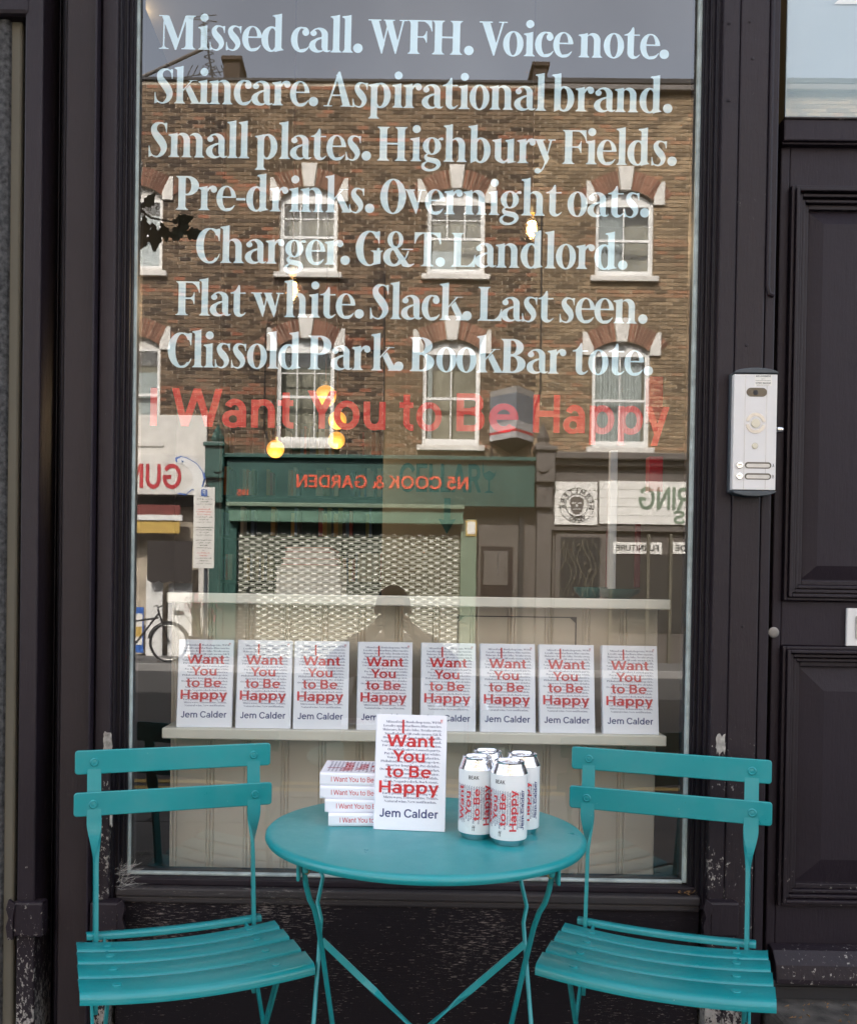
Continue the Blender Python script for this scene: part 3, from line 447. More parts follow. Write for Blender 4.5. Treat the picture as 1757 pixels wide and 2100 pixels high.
0 450 2 379 3 314 5 286 13 236 24 191 36 156 54 114 81 71 106 41 129 21 169 -2 191 -9 216 -12 246 -10 271 -2 308 19 331 39 351 61 374 94 389 121 404 156 427 236 437 316 437 386 435 414 427 464 417 506 404 544 386 586 359 629 334 659 312 679 291 692 266 704 229 712 209 712 174 704 146 691 126 677 106 659 81 629 54 586 41 556 24 507 13 466 8 436|135 341 138 426 143 481 150 536 163 594 176 631 190 659 206 675 216 679 226 679 240 671 252 656 271 611 290 536 300 459 305 364 302 274 292 179 277 106 257 54 250 41 236 26 224 21 213 21 200 29 188 44 169 89 150 164 140 241
"""
SANS_BOLD = r"""
I 224 46 684 47 6 55 0 172 0 179 11 178 694 170 700 55 700 48 696
H 652 46 684 48 4 57 0 165 0 177 4 179 281 182 291 460 292 470 291 474 284 475 4 485 0 602 1 606 14 605 696 590 700 485 700 475 696 474 416 470 409 462 408 182 409 179 419 177 696 167 700 55 700 48 696
W 984 16 694 201 1 326 0 337 4 491 474 496 471 506 441 647 4 663 0 776 0 786 4 964 676 966 698 843 700 833 695 717 256 711 246 703 259 564 691 559 699 433 700 422 696 281 259 273 246 267 256 151 695 141 700 26 700 18 698
Y 590 13 694 223 319 233 304 245 294 246 4 256 0 371 1 375 11 375 294 387 304 397 319 607 696 591 700 469 700 459 696 311 440 304 445 161 696 151 700 21 700 15 699
B 592 46 684 48 4 57 0 352 0 415 11 470 36 505 68 525 98 538 134 546 181 546 234 533 296 508 341 474 376 505 424 518 464 521 489 518 561 508 599 496 621 467 655 445 672 412 687 370 697 342 700 55 700 48 696|179 444 179 574 182 584 340 582 362 572 379 556 388 531 388 496 379 471 360 453 337 445 300 444 295 431 287 428 185 428 180 431|179 131 179 299 182 309 290 310 302 295 345 295 370 287 391 274 405 254 413 224 410 171 396 144 375 127 350 118 322 115 190 115 180 119
C 706 46 369 46 321 55 264 75 199 97 154 129 109 172 65 230 27 275 8 332 -7 382 -12 445 -10 512 6 562 27 620 65 648 91 690 146 682 160 592 230 546 166 495 128 462 114 425 105 352 108 297 128 250 163 215 209 190 264 179 321 179 376 194 449 213 489 232 516 252 540 295 571 330 586 370 595 422 595 465 585 512 562 541 539 592 470 688 546 690 554 675 577 646 611 620 635 562 673 517 692 442 710 382 712 347 710 272 692 232 674 195 652 146 611 94 541 75 501 60 456
G 766 46 369 49 296 66 221 97 154 145 90 195 48 240 22 307 -2 377 -12 445 -10 517 8 582 38 638 81 677 127 717 196 738 264 746 321 737 336 736 381 730 387 432 387 426 376 426 284 430 274 592 272 602 269 595 244 581 214 548 169 513 139 485 123 450 111 412 105 367 105 325 116 280 138 244 169 213 211 190 264 179 321 179 376 185 414 198 459 219 499 251 539 292 569 330 586 370 595 425 595 467 584 512 562 546 534 581 486 587 483 682 561 675 577 640 617 597 652 562 673 505 697 415 712 347 710 275 692 210 662 152 617 115 573 76 504 55 436
O 792 46 369 49 296 66 221 97 154 145 90 195 48 240 22 307 -2 377 -12 445 -10 517 8 582 38 638 81 677 127 717 196 738 264 746 321 743 404 728 474 697 544 663 591 620 635 555 677 502 697 415 712 347 710 275 692 210 662 152 617 115 573 76 504 55 436|179 331 179 379 190 434 202 466 230 514 251 539 292 569 327 585 370 595 422 595 465 585 512 562 541 539 573 499 594 459 608 414 613 379 613 321 603 266 591 234 563 186 541 161 500 131 465 115 422 105 370 105 327 115 280 138 250 163 216 206 197 243 184 289
0 652 46 371 46 319 55 254 76 179 97 134 129 86 162 50 210 17 262 -4 315 -12 377 -7 427 10 465 31 511 71 546 119 567 156 590 221 603 291 606 379 598 446 575 524 543 586 494 646 442 683 390 704 335 712 265 705 210 683 159 646 109 586 77 524 55 446|179 324 179 386 190 451 214 516 245 560 280 585 317 595 342 595 370 587 406 561 435 521 455 476 468 424 474 381 473 314 463 249 438 184 407 140 372 115 340 105 297 108 260 128 226 164 207 199 190 249
Q 792 46 369 46 321 55 264 75 199 96 156 117 123 152 83 195 48 232 26 275 8 310 -2 387 -12 442 -10 475 -4 512 6 562 26 620 -29 780 -30 789 -26 785 -18 668 111 717 196 741 279 746 321 746 379 741 421 727 476 697 544 663 591 620 635 560 674 517 692 472 705 415 712 380 712 332 707 287 697 240 678 210 662 147 612 96 544 75 501 60 456|179 331 179 379 190 434 202 466 230 514 251 539 292 569 327 585 370 595 422 595 465 585 512 562 541 539 573 499 594 459 608 414 613 379 613 321 608 286 595 244 576 206 565 200 416 199 417 189 474 124 465 115 422 105 370 105 327 115 280 138 250 163 216 206 197 243 184 289
J 466 27 144 46 91 80 44 119 14 174 -7 234 -12 294 1 341 28 360 44 384 73 407 121 420 181 420 689 416 699 296 700 288 694 287 186 280 154 267 129 254 116 236 107 214 105 199 108 173 129 161 151 153 176 146 180 34 150
N 672 46 684 48 4 57 0 167 0 178 6 179 466 182 480 485 5 497 0 622 1 626 14 625 696 615 700 505 700 494 694 494 234 490 220 186 696 177 700 55 700 48 696
E 531 46 684 48 4 60 0 492 1 496 9 496 101 492 114 190 115 180 119 179 281 182 291 462 294 466 301 466 394 465 404 457 407 182 409 179 419 179 571 180 581 187 585 492 586 496 596 495 696 485 700 57 700 48 696
F 496 46 684 47 6 55 0 172 0 179 11 180 279 190 282 437 283 445 286 446 294 446 389 442 396 190 398 180 401 180 581 190 585 472 586 476 596 476 694 465 700 57 700 48 696
L 481 46 684 48 4 60 0 462 1 466 9 466 101 462 114 190 115 180 119 178 694 170 700 55 700 48 696
A 656 13 6 22 0 149 3 207 161 214 169 434 170 448 164 507 3 632 0 643 4 397 698 267 700 256 694|254 291 322 485 329 494 402 289 394 285 264 285 256 286
T 570 15 684 15 594 19 586 209 585 219 581 220 6 229 0 346 1 350 11 350 579 359 585 551 586 555 596 554 696 544 700 26 700 16 696
U 652 46 684 46 236 66 159 92 109 125 68 167 33 215 8 282 -10 340 -12 395 -5 438 9 485 33 529 69 568 121 588 164 606 234 605 696 595 700 487 700 475 696 474 254 470 229 453 181 426 144 390 119 342 105 290 108 242 131 225 145 204 174 185 219 179 251 177 696 167 700 55 700 48 696
K 614 46 684 48 4 62 0 167 0 177 4 179 239 249 336 260 345 465 4 477 0 620 1 622 6 618 14 361 459 366 469 591 686 597 698 457 700 445 697 182 408 179 419 177 696 167 700 55 700 48 696
M 812 41 694 46 674 46 14 50 1 170 0 178 6 179 414 182 428 325 171 332 162 342 160 472 160 482 164 622 420 627 427 632 426 634 6 645 0 755 0 765 4 766 674 770 698 635 700 624 696 407 304 402 306 393 321 189 696 177 700 50 700 44 699
P 561 46 684 47 6 55 0 172 0 179 11 180 256 187 260 362 263 425 281 465 306 500 344 525 396 536 454 533 529 518 584 491 629 450 665 402 687 337 700 57 700 48 696|179 391 179 574 182 584 335 582 360 573 381 556 397 529 403 506 404 461 396 429 375 398 350 383 312 376 187 375 180 379
R 586 46 684 48 4 62 0 167 0 177 4 179 274 187 280 260 280 270 279 275 274 435 4 447 0 580 1 582 6 574 21 419 291 422 299 458 319 493 351 518 391 530 429 536 466 533 536 520 584 495 627 470 652 445 669 407 687 362 697 335 700 55 700 48 696|179 411 179 574 182 584 335 582 362 572 389 549 403 511 403 469 390 434 367 411 345 400 312 395 192 395 180 399
D 692 46 684 48 4 60 0 320 0 350 3 410 16 450 31 520 74 571 124 606 176 630 236 646 321 646 379 630 464 606 524 572 574 538 611 487 649 425 679 377 692 322 700 57 700 48 696|179 131 180 581 190 585 327 582 395 562 432 537 463 506 483 476 503 431 513 376 513 324 503 269 486 229 463 194 432 163 395 138 360 125 297 115 190 115 180 119
S 592 31 131 33 111 45 89 105 28 152 -2 220 -20 292 -22 372 -6 432 21 480 60 504 91 523 126 541 184 538 249 528 281 510 316 475 360 436 386 220 473 197 496 187 531 197 558 215 572 272 587 320 592 347 592 385 584 467 537 507 538 535 555 550 584 550 616 532 647 477 684 435 707 387 720 330 725 237 715 180 700 137 680 100 647 72 604 56 544 56 509 62 481 77 441 97 409 122 380 167 351 380 266 398 246 411 206 398 171 371 139 342 123 305 113 245 110 207 118 182 136 138 181 107 195 80 194 52 180 36 156
5 572 31 121 37 91 58 66 160 1 200 -14 245 -22 280 -25 310 -22 370 -7 425 26 475 73 510 131 523 174 528 219 528 251 520 306 494 374 461 421 440 442 407 464 365 481 327 490 245 495 240 499 239 509 239 576 245 585 472 586 476 601 476 691 472 699 120 700 108 696 106 471 102 466 71 449 56 426 51 389 60 366 80 345 115 330 232 330 238 336 240 361 247 365 305 360 342 349 368 326 385 296 396 254 396 216 387 179 366 149 335 123 312 113 272 108 227 116 127 178 105 185 79 184 52 170 36 146
1 342 46 624 46 549 50 542 155 557 162 556 166 551 167 4 177 0 295 1 299 14 297 696 287 700 170 699 52 643 47 636
9 602 51 481 57 416 77 359 110 310 157 270 185 255 225 240 280 230 345 233 411 249 405 234 378 196 317 135 297 125 222 101 197 84 186 66 181 49 182 24 195 -2 225 -22 260 -25 350 3 395 29 441 69 470 100 515 161 545 219 561 279 564 309 563 474 533 566 505 614 476 646 452 665 420 684 377 700 317 710 280 710 229 701 185 685 160 672 109 629 82 591 70 566 57 526|184 464 190 514 200 536 215 557 250 583 300 594 350 584 381 564 405 531 418 486 418 454 413 429 404 406 388 384 352 357 302 346 252 356 219 379 195 414
6 602 39 386 39 229 70 134 82 108 111 69 144 39 175 19 230 -2 280 -10 322 -10 372 -2 420 16 458 39 492 70 522 111 546 176 551 209 551 251 543 294 532 329 519 354 490 392 460 420 430 439 370 462 322 470 282 470 232 462 195 450 191 454 224 504 285 565 305 575 382 600 408 619 420 644 421 674 407 702 387 718 370 725 342 725 252 697 207 672 161 631 117 581 69 509 49 456|184 224 190 274 200 296 215 317 250 343 300 354 350 344 381 324 405 291 418 246 418 214 413 189 404 166 388 144 352 117 302 106 252 116 219 139 195 174
3 572 16 131 17 114 26 94 82 30 132 -2 202 -20 280 -22 335 -15 380 -3 410 8 445 28 485 69 513 114 530 159 538 209 536 236 523 276 506 306 483 339 439 386 461 421 484 476 493 519 493 561 484 594 465 626 442 652 403 684 350 712 292 725 250 725 182 715 137 699 55 652 38 631 31 609 32 584 45 559 62 543 82 535 117 538 197 582 252 592 285 592 307 587 340 567 358 549 363 539 360 521 341 479 317 466 242 440 219 426 202 409 195 394 191 359 202 331 227 308 257 298 345 286 375 262 398 231 406 209 397 176 380 149 360 131 322 118 277 110 225 110 177 124 130 175 112 188 95 195 72 195 52 189 32 175 20 154
7 562 46 684 46 594 52 585 342 585 352 581 149 6 157 0 282 1 289 9 492 576 497 584 515 589 517 644 533 696 522 700 57 700 48 696
& 716 46 201 47 176 57 131 87 76 110 50 137 28 200 -2 260 -12 337 -7 442 36 495 75 503 71 562 1 697 0 706 4 569 181 598 324 598 341 588 361 575 374 555 382 535 382 517 374 497 349 482 292 381 416 380 424 412 456 435 496 446 539 446 571 435 614 411 656 377 687 335 707 287 712 242 702 204 679 182 656 168 636 154 606 147 571 146 541 152 511 180 456 205 430 230 413 236 404 230 399 180 384 149 369 101 331 80 304 60 267 50 231|239 559 242 586 252 609 270 627 287 635 310 633 330 621 346 599 353 574 353 546 342 515 330 499 305 485 280 488 260 501 245 526|159 194 165 231 185 265 217 290 257 302 290 302 328 289 399 199 385 191 376 154 349 116 331 104 285 88 240 91 217 100 197 113 176 136 167 154
o 593 32 269 35 211 47 161 71 111 101 70 143 34 179 13 229 -4 281 -12 339 -10 381 1 431 22 471 50 499 78 532 129 549 174 560 229 560 284 549 341 524 399 504 429 480 456 434 491 379 514 329 525 266 525 221 517 166 494 126 467 91 432 58 379 38 319|165 246 165 279 173 314 196 359 209 374 231 392 254 402 284 410 309 410 334 404 356 395 382 376 401 353 414 329 427 284 424 216 414 184 401 161 364 123 339 111 316 105 264 108 239 118 214 135 193 159 177 189 168 216
e 576 32 271 33 231 44 171 63 124 93 79 126 45 176 13 219 -2 276 -12 334 -10 409 13 460 46 492 79 503 99 451 111 394 152 386 150 354 121 324 108 276 105 246 113 221 128 194 157 176 191 168 216 171 224 541 225 549 227 552 236 552 281 539 346 517 399 497 429 464 465 419 496 369 516 324 525 261 525 219 517 167 496 120 464 86 426 54 371 38 319|180 331 200 366 228 391 261 406 291 410 321 407 356 391 384 366 405 331 401 326 389 325 189 325 182 326
c 521 32 269 35 211 46 166 68 116 86 89 116 55 146 32 179 13 219 -2 259 -10 311 -12 354 -7 406 10 436 25 476 55 514 99 535 136 526 148 424 199 392 149 364 123 319 106 276 105 244 116 216 133 193 159 177 189 165 239 165 279 173 314 198 361 209 374 236 394 264 406 289 410 324 407 351 397 389 370 424 316 532 374 533 381 521 404 480 456 434 491 371 517 326 525 246 522 199 509 146 482 94 435 65 394 43 339
d 598 32 271 32 234 38 194 47 159 63 121 109 58 166 16 209 -2 271 -12 321 -10 354 -2 414 24 419 21 421 4 426 0 549 1 552 14 551 731 536 735 431 735 421 731 418 491 414 490 356 516 309 525 254 525 224 520 161 496 119 465 95 441 71 406 43 341|165 244 168 296 182 341 209 379 244 402 289 410 329 399 367 366 390 324 400 279 400 236 387 184 376 161 359 138 339 121 316 110 296 105 264 106 236 116 213 131 193 154 179 181 168 214
p 598 46 499 47 -199 55 -205 172 -205 179 -194 180 21 187 23 227 3 262 -7 330 -12 405 3 435 17 468 39 490 58 515 89 536 121 551 159 566 234 566 281 561 319 543 376 528 406 503 441 462 479 435 497 400 512 345 525 290 525 237 514 185 490 179 494 177 511 170 515 55 515 48 511|199 244 202 296 216 341 243 379 277 402 322 410 362 399 401 366 424 324 433 279 434 236 421 184 410 161 392 138 372 121 350 110 330 105 297 106 270 116 246 131 227 154 212 181 202 214
b 598 46 719 48 4 57 0 172 0 177 4 180 21 185 24 245 -2 277 -10 327 -12 390 -2 435 17 487 55 515 89 539 129 560 194 566 236 563 304 548 364 529 404 503 441 475 470 435 497 385 517 345 525 285 525 237 514 182 490 179 499 177 731 167 735 55 735 48 731|199 244 202 296 216 341 243 379 277 402 322 410 362 399 401 366 424 324 433 279 434 236 421 184 410 161 392 138 372 121 350 110 330 105 297 106 270 116 246 131 227 154 212 181 202 214
l 224 46 719 47 6 55 0 172 0 179 11 178 729 170 735 55 735 48 731
i 224 31 646 35 619 49 594 75 572 107 563 137 568 162 580 184 606 193 636 190 669 176 696 150 718 115 727 87 723 59 706 37 676|46 499 47 6 55 0 172 0 179 11 178 509 170 515 55 515 48 511
n 542 46 499 48 4 62 0 167 0 177 4 179 314 184 341 200 373 220 394 252 409 280 410 307 403 329 389 350 361 361 331 364 311 365 4 375 0 492 1 496 11 496 321 480 389 470 411 442 452 418 476 377 503 310 525 257 527 182 512 167 515 55 515 48 511
h 542 46 719 48 4 62 0 167 0 177 4 179 314 184 341 200 373 220 394 252 409 280 410 307 403 329 389 350 361 361 331 364 311 365 4 375 0 492 1 496 11 496 321 486 371 463 424 443 451 418 476 376 504 340 517 310 525 260 527 181 514 177 731 167 735 55 735 48 731
m 852 46 499 46 11 50 1 167 0 177 4 179 311 182 331 195 366 216 391 240 405 262 410 292 407 325 390 345 364 356 336 361 301 361 11 365 1 480 0 490 4 491 299 495 329 506 361 522 385 545 402 575 410 607 407 632 395 658 366 670 334 674 311 675 4 690 0 795 0 805 4 806 316 801 354 784 404 765 436 730 475 702 495 655 517 592 527 545 525 500 512 462 494 427 470 355 512 322 522 282 527 232 525 182 512 55 515 48 511
r 331 46 499 47 6 55 0 172 0 179 11 179 309 185 339 197 369 209 386 240 407 277 409 295 402 315 386 320 386 321 514 315 520 295 525 247 527 182 513 52 515 47 511
u 542 46 499 47 191 62 126 72 104 100 63 124 39 165 12 232 -10 285 -12 360 3 375 0 492 1 496 14 495 511 480 515 375 515 365 511 364 204 361 184 352 156 332 130 310 113 282 105 252 106 220 121 200 142 184 174 179 201 177 511 167 515 55 515 48 511
t 330 8 499 9 414 17 410 84 410 93 404 93 139 98 114 111 81 143 41 189 11 247 -7 304 -8 308 1 307 105 267 108 252 113 234 126 226 144 226 404 232 410 289 410 297 414 298 501 297 511 292 515 234 515 227 519 224 651 214 655 97 654 93 646 92 519 84 515 14 515 9 511
f 312 8 499 9 414 17 410 77 410 83 404 84 4 94 0 212 1 215 11 216 404 224 410 287 410 293 421 292 511 284 515 219 516 216 524 216 571 227 601 246 621 269 628 292 626 297 629 297 739 293 744 284 745 224 739 197 729 154 705 122 672 96 629 83 576 82 519 74 515 14 515 9 511
y 532 14 509 205 4 140 -201 150 -205 272 -204 278 -196 339 -19 348 -6 349 11 516 511 500 515 390 515 380 511 278 214 272 206 153 511 145 515 25 515 17 514
a 529 28 156 28 134 38 96 64 53 104 20 146 0 186 -10 244 -12 304 -2 344 15 354 1 359 0 479 1 483 11 483 324 471 379 452 421 420 464 391 487 354 508 321 519 284 525 229 522 196 514 154 494 118 466 92 434 88 419 91 397 194 359 215 386 236 402 266 409 289 406 311 394 328 376 343 349 349 319 339 315 194 315 151 305 109 287 84 270 51 234 34 196|158 149 160 171 173 194 196 213 224 220 256 219 289 204 307 181 315 151 309 124 296 103 276 88 249 80 216 81 186 94 166 116 159 134
s 492 26 111 30 86 47 60 98 14 132 -7 160 -17 215 -27 272 -27 332 -15 380 10 404 31 425 59 452 111 458 149 453 179 442 209 416 249 387 274 331 304 215 347 197 364 188 384 195 392 227 402 252 405 277 402 305 392 367 341 385 335 412 336 442 353 459 381 460 416 446 444 397 487 367 508 332 523 285 535 245 537 192 530 135 510 102 490 85 471 67 441 54 391 60 349 77 306 104 269 140 238 302 172 320 157 322 144 310 125 290 110 267 105 217 105 180 118 120 169 105 175 80 175 60 168 42 154 29 131
k 492 46 719 48 4 62 0 167 0 177 4 179 179 211 241 217 247 355 4 367 0 500 1 500 11 305 349 467 498 477 513 347 515 335 512 182 320 179 331 178 729 170 735 55 735 48 731
. 224 46 99 46 9 50 1 167 0 177 4 179 104 175 114 55 115 48 111
- 342 46 329 46 239 50 231 285 230 295 234 296 334 292 344 55 345 48 341
"""
SANS_MEDIUM = r"""
B 600 50 684 51 4 61 0 356 0 419 11 474 36 509 68 529 98 542 134 550 181 550 234 536 296 511 341 478 376 509 424 521 464 525 489 522 561 511 599 500 621 471 655 449 672 416 687 374 697 346 700 59 700 51 696|152 431 152 599 156 609 341 610 381 597 400 584 412 566 422 534 419 479 401 446 381 431 336 418 166 415 154 419|152 106 152 314 156 324 291 325 361 320 401 305 419 291 434 271 447 229 444 169 431 136 419 120 401 107 376 96 341 90 161 90 154 94
C 710 50 369 50 321 58 264 78 199 101 154 133 109 176 65 234 27 279 8 336 -7 386 -12 449 -10 516 6 566 27 624 65 652 91 693 146 686 160 619 210 566 143 536 118 494 96 454 83 416 78 349 83 311 93 281 108 234 143 193 194 166 251 152 321 152 374 167 451 184 490 210 531 235 559 279 591 326 612 384 622 419 622 474 612 524 589 564 560 589 531 619 490 631 496 692 546 693 554 679 577 650 611 624 635 566 673 521 692 446 710 386 712 351 710 276 692 236 674 199 652 150 611 98 541 78 501 63 456
H 660 50 684 51 4 59 0 141 0 152 6 152 294 156 304 494 305 504 304 507 296 509 4 519 0 606 1 610 14 608 696 601 700 521 700 509 696 507 404 504 396 496 395 156 396 152 406 151 696 144 700 59 700 51 696
I 202 50 684 50 6 59 0 146 0 152 11 152 694 144 700 59 700 51 696
J 470 27 144 46 91 80 44 119 14 174 -7 234 -12 294 1 341 28 360 44 384 73 407 121 420 181 420 689 416 699 326 700 318 694 317 184 309 146 292 114 276 98 256 86 214 78 184 86 155 106 141 126 121 172 34 150
W 984 16 694 216 2 313 0 323 6 491 524 498 515 661 6 673 0 761 0 770 4 964 676 968 694 966 698 873 700 862 694 724 209 713 186 549 689 543 699 446 700 436 694 271 186 260 209 122 694 116 699 103 700 23 700
Y 590 14 694 243 311 259 296 261 4 271 0 356 1 360 11 361 296 377 311 606 696 589 700 499 700 490 696 311 404 301 414 130 696 121 700 24 700 16 699
a 535 30 156 30 134 40 96 66 53 106 20 149 0 214 -12 271 -10 326 6 379 35 382 29 383 6 389 0 481 1 485 11 485 324 473 379 454 421 422 464 394 487 356 508 324 519 286 525 231 522 199 514 156 494 120 466 94 434 90 419 94 397 169 370 199 407 229 427 259 435 299 432 329 417 357 389 375 354 381 319 371 315 199 315 131 297 89 272 55 236 37 199|132 146 133 166 138 184 159 212 189 233 229 242 271 238 314 217 337 186 345 151 338 116 316 85 284 66 246 58 199 63 168 79 143 106 133 131
d 605 35 271 35 234 41 194 50 159 65 121 111 58 169 16 206 0 246 -10 276 -12 321 -10 389 10 449 47 452 41 453 6 456 1 551 1 555 14 553 731 546 735 466 735 454 731 450 469 384 507 316 525 254 525 214 517 181 504 125 469 98 441 73 406 46 341|137 244 138 281 143 314 154 346 168 371 204 409 231 425 259 434 311 434 339 425 366 409 401 371 415 346 426 314 432 281 432 234 424 191 414 166 399 139 375 111 344 91 316 81 286 78 254 81 226 91 195 111 171 139 154 169 141 211
e 581 35 271 35 231 47 171 65 124 95 79 129 45 179 13 221 -2 279 -12 336 -10 411 13 462 46 494 79 505 99 454 111 416 135 379 103 336 83 286 78 241 88 206 106 173 139 150 181 140 216 144 224 544 225 551 227 555 236 555 281 542 346 519 399 499 429 466 465 421 496 371 516 326 525 264 525 221 517 170 496 123 464 88 426 57 371 41 319|143 309 161 356 178 381 198 401 234 424 284 435 336 431 361 422 389 404 412 381 429 356 446 309 443 304 431 302 154 303 146 304
f 312 8 499 8 444 12 436 74 435 83 429 83 6 92 0 179 0 185 11 186 429 194 435 287 435 293 446 292 511 284 515 189 516 186 524 186 576 199 611 224 639 259 654 297 656 297 739 293 744 284 745 224 739 197 729 154 705 122 672 96 629 83 576 82 519 74 515 14 515 9 511
l 202 50 719 50 6 59 0 146 0 152 11 152 729 144 735 59 735 51 731
m 860 50 499 50 11 54 1 141 0 151 4 152 316 158 346 178 391 202 416 231 432 261 437 304 430 334 412 361 376 374 344 380 301 380 11 384 1 469 0 478 4 480 301 486 344 498 376 525 411 554 429 591 437 624 433 656 417 681 391 701 349 707 316 709 4 724 0 801 0 808 4 810 316 807 341 795 389 776 426 755 456 714 492 684 509 644 522 606 527 559 525 519 514 490 501 429 455 389 490 354 509 316 522 279 527 216 522 159 501 146 515 59 515 51 511
n 550 50 499 51 4 66 0 144 0 151 4 152 316 158 346 176 384 204 414 244 433 281 437 319 429 349 412 377 379 391 346 397 316 399 4 409 0 496 1 500 11 500 321 484 389 474 411 446 452 421 476 381 503 314 525 279 528 236 525 191 512 159 498 154 500 151 511 146 515 59 515 51 511
o 598 35 269 38 211 50 161 73 111 104 70 146 34 181 13 231 -4 284 -12 341 -10 384 1 434 22 474 50 501 78 534 129 551 174 562 229 562 284 551 341 527 399 506 429 482 456 436 491 381 514 331 525 269 525 224 517 169 494 129 467 94 432 60 379 41 319|137 244 138 279 143 311 153 339 173 374 190 394 221 417 274 435 339 432 371 419 404 397 426 372 442 346 459 286 456 211 446 179 429 146 400 114 374 96 351 86 314 78 284 78 249 86 226 95 194 118 171 144 154 171 141 214
p 605 50 499 50 -199 59 -205 146 -205 152 -194 154 45 159 46 199 18 231 3 306 -12 359 -10 391 -2 424 10 454 26 491 55 509 76 544 131 556 164 567 211 570 244 567 304 548 374 531 406 509 439 466 479 406 512 349 525 274 522 216 504 156 468 153 474 152 509 146 515 56 515 51 511|172 244 172 281 178 314 189 346 203 371 239 409 266 425 294 434 346 434 374 425 401 409 436 371 450 346 461 314 467 281 467 234 459 191 449 166 434 139 410 111 379 91 351 81 321 78 289 81 261 91 230 111 206 139 189 169 176 211
r 335 50 499 50 6 59 0 146 0 152 11 152 309 161 351 174 381 190 404 229 430 254 437 274 437 296 432 319 422 324 424 324 514 319 520 299 525 251 527 206 519 159 500 146 515 56 515 51 511
t 330 8 499 8 444 12 436 84 435 93 429 93 139 98 114 111 81 143 41 189 11 247 -7 304 -8 308 1 306 79 257 83 227 96 204 119 196 146 196 429 204 435 294 436 298 446 297 511 289 515 199 516 196 524 194 651 187 655 102 655 94 651 93 646 92 519 84 515 14 515 9 511
u 550 50 499 50 191 66 126 76 104 104 63 128 39 169 12 236 -10 271 -12 314 -10 359 3 391 17 396 15 399 4 404 0 496 1 500 14 498 511 484 515 406 515 399 511 397 199 391 169 377 136 349 103 319 86 284 78 246 81 204 101 177 129 159 168 152 199 151 511 144 515 59 515 51 511
y 532 15 509 222 -1 156 -201 165 -205 257 -204 263 -196 333 -9 516 511 507 515 422 515 410 510 281 154 275 147 123 511 115 515 25 515 17 513
"""
# ------------------------------------------------------------------ serif lettering (outlines drawn for this scene)
def parse_font(src):
    G_ = {}
    for line in src.strip('\n').split('\n'):
        ch, rest = line[0], line[2:]
        adv, data = rest.split(' ', 1)
        loops = []
        for L in data.split('|'):
            n = [int(t) for t in L.split()]
            loops.append([(n[i], n[i+1]) for i in range(0, len(n), 2)])
        G_[ch] = (int(adv), loops)
    return G_
GLYPHS = parse_font(FONT)
SANS = {'b': parse_font(SANS_BOLD), 'm': parse_font(SANS_MEDIUM)}
def _dp(p, eps):
    if len(p) < 3: return p
    (x0, y0), (x1, y1) = p[0], p[-1]; dx, dy = x1-x0, y1-y0; n = math.hypot(dx, dy); best = -1; bi = 0
    for i in range(1, len(p)-1):
        d = abs((p[i][0]-x0)*dy - (p[i][1]-y0)*dx)/n if n > 1e-6 else math.hypot(p[i][0]-x0, p[i][1]-y0)
        if d > best: best, bi = d, i
    if best <= eps: return [p[0], p[-1]]
    return _dp(p[:bi+1], eps)[:-1] + _dp(p[bi:], eps)
def _area(L): return .5*sum(L[i][0]*L[(i+1)%len(L)][1]-L[(i+1)%len(L)][0]*L[i][1] for i in range(len(L)))
def _inside(p, L):
    c = False
    for i in range(len(L)):
        (x1,y1),(x2,y2) = L[i], L[(i+1)%len(L)]
        if (y1 > p[1]) != (y2 > p[1]) and p[0] < (x2-x1)*(p[1]-y1)/(y2-y1)+x1: c = not c
    return c
_tri = {}
def glyph_tris(ch, coarse=False, face=None):
    k = (ch, coarse, face)
    if k in _tri: return _tri[k]
    loops = (SANS[face] if face else GLYPHS)[ch][1]
    if coarse:
        q = []
        for L in loops:
            h = len(L)//2; S = _dp(L[:h+1], 9)[:-1] + _dp(L[h:] + L[:1], 9)[:-1]
            if len(S) >= 3: q.append(S)
        loops = q
    outs = [L for L in loops if _area(L) > 0]; holes = [L for L in loops if _area(L) <= 0]
    vs, fs = [], []
    for O in outs:
        grp = [O] + [h for h in holes if _inside(h[0], O)]
        fl = [p for L in grp for p in L]; n = len(vs)
        tr = tessellate_polygon([[Vector((x, y, 0)) for x, y in L] for L in grp])
        vs += fl
        for t in tr:
            a, b, c = (fl[i] for i in t)
            if (b[0]-a[0])*(c[1]-a[1])-(c[0]-a[0])*(b[1]-a[1]) < 0: t = (t[0], t[2], t[1])
            fs.append(tuple(i+n for i in t))
    _tri[k] = (vs, fs); return _tri[k]
KERN = {'Mi':-50,'WF':-55,'FH':-30,'Vo':-120,'As':-25,'r.':-70,'k.':-20,'Fi':-45,'Fl':-45,'Pa':-25,'Ov':-35,'ry':-40,'T.':-110,'&T':-40,
        'H.':-20,'La':-25,'wh':-10,'To':-100,'y.':-70,'Pr':-30,'Ba':-20,'re':-20,'rg':-20,'rd':-20,'ra':-10,'rn':0,'ve':-30,'H.':-25,'Wa':-60,'Vi':-60}
def serif_layout(text):
    x = 0; out = []
    for i, c in enumerate(text):
        if c == ' ': x += 118; continue
        if c not in GLYPHS: c = '.'
        out.append((c, x)); x += GLYPHS[c][0] + KERN.get(text[i:i+2], 0)
    return out, x
_gmesh = {}
def glyph_mesh(ch, mat):
    k = (ch, mat.name)
    if k not in _gmesh:
        vs, fs = glyph_tris(ch); me = bpy.data.meshes.new('letter')
        me.from_pydata([(x/700, 0, y/700) for x, y in vs], [], fs); me.materials.append(mat); _gmesh[k] = me
    return _gmesh[k]
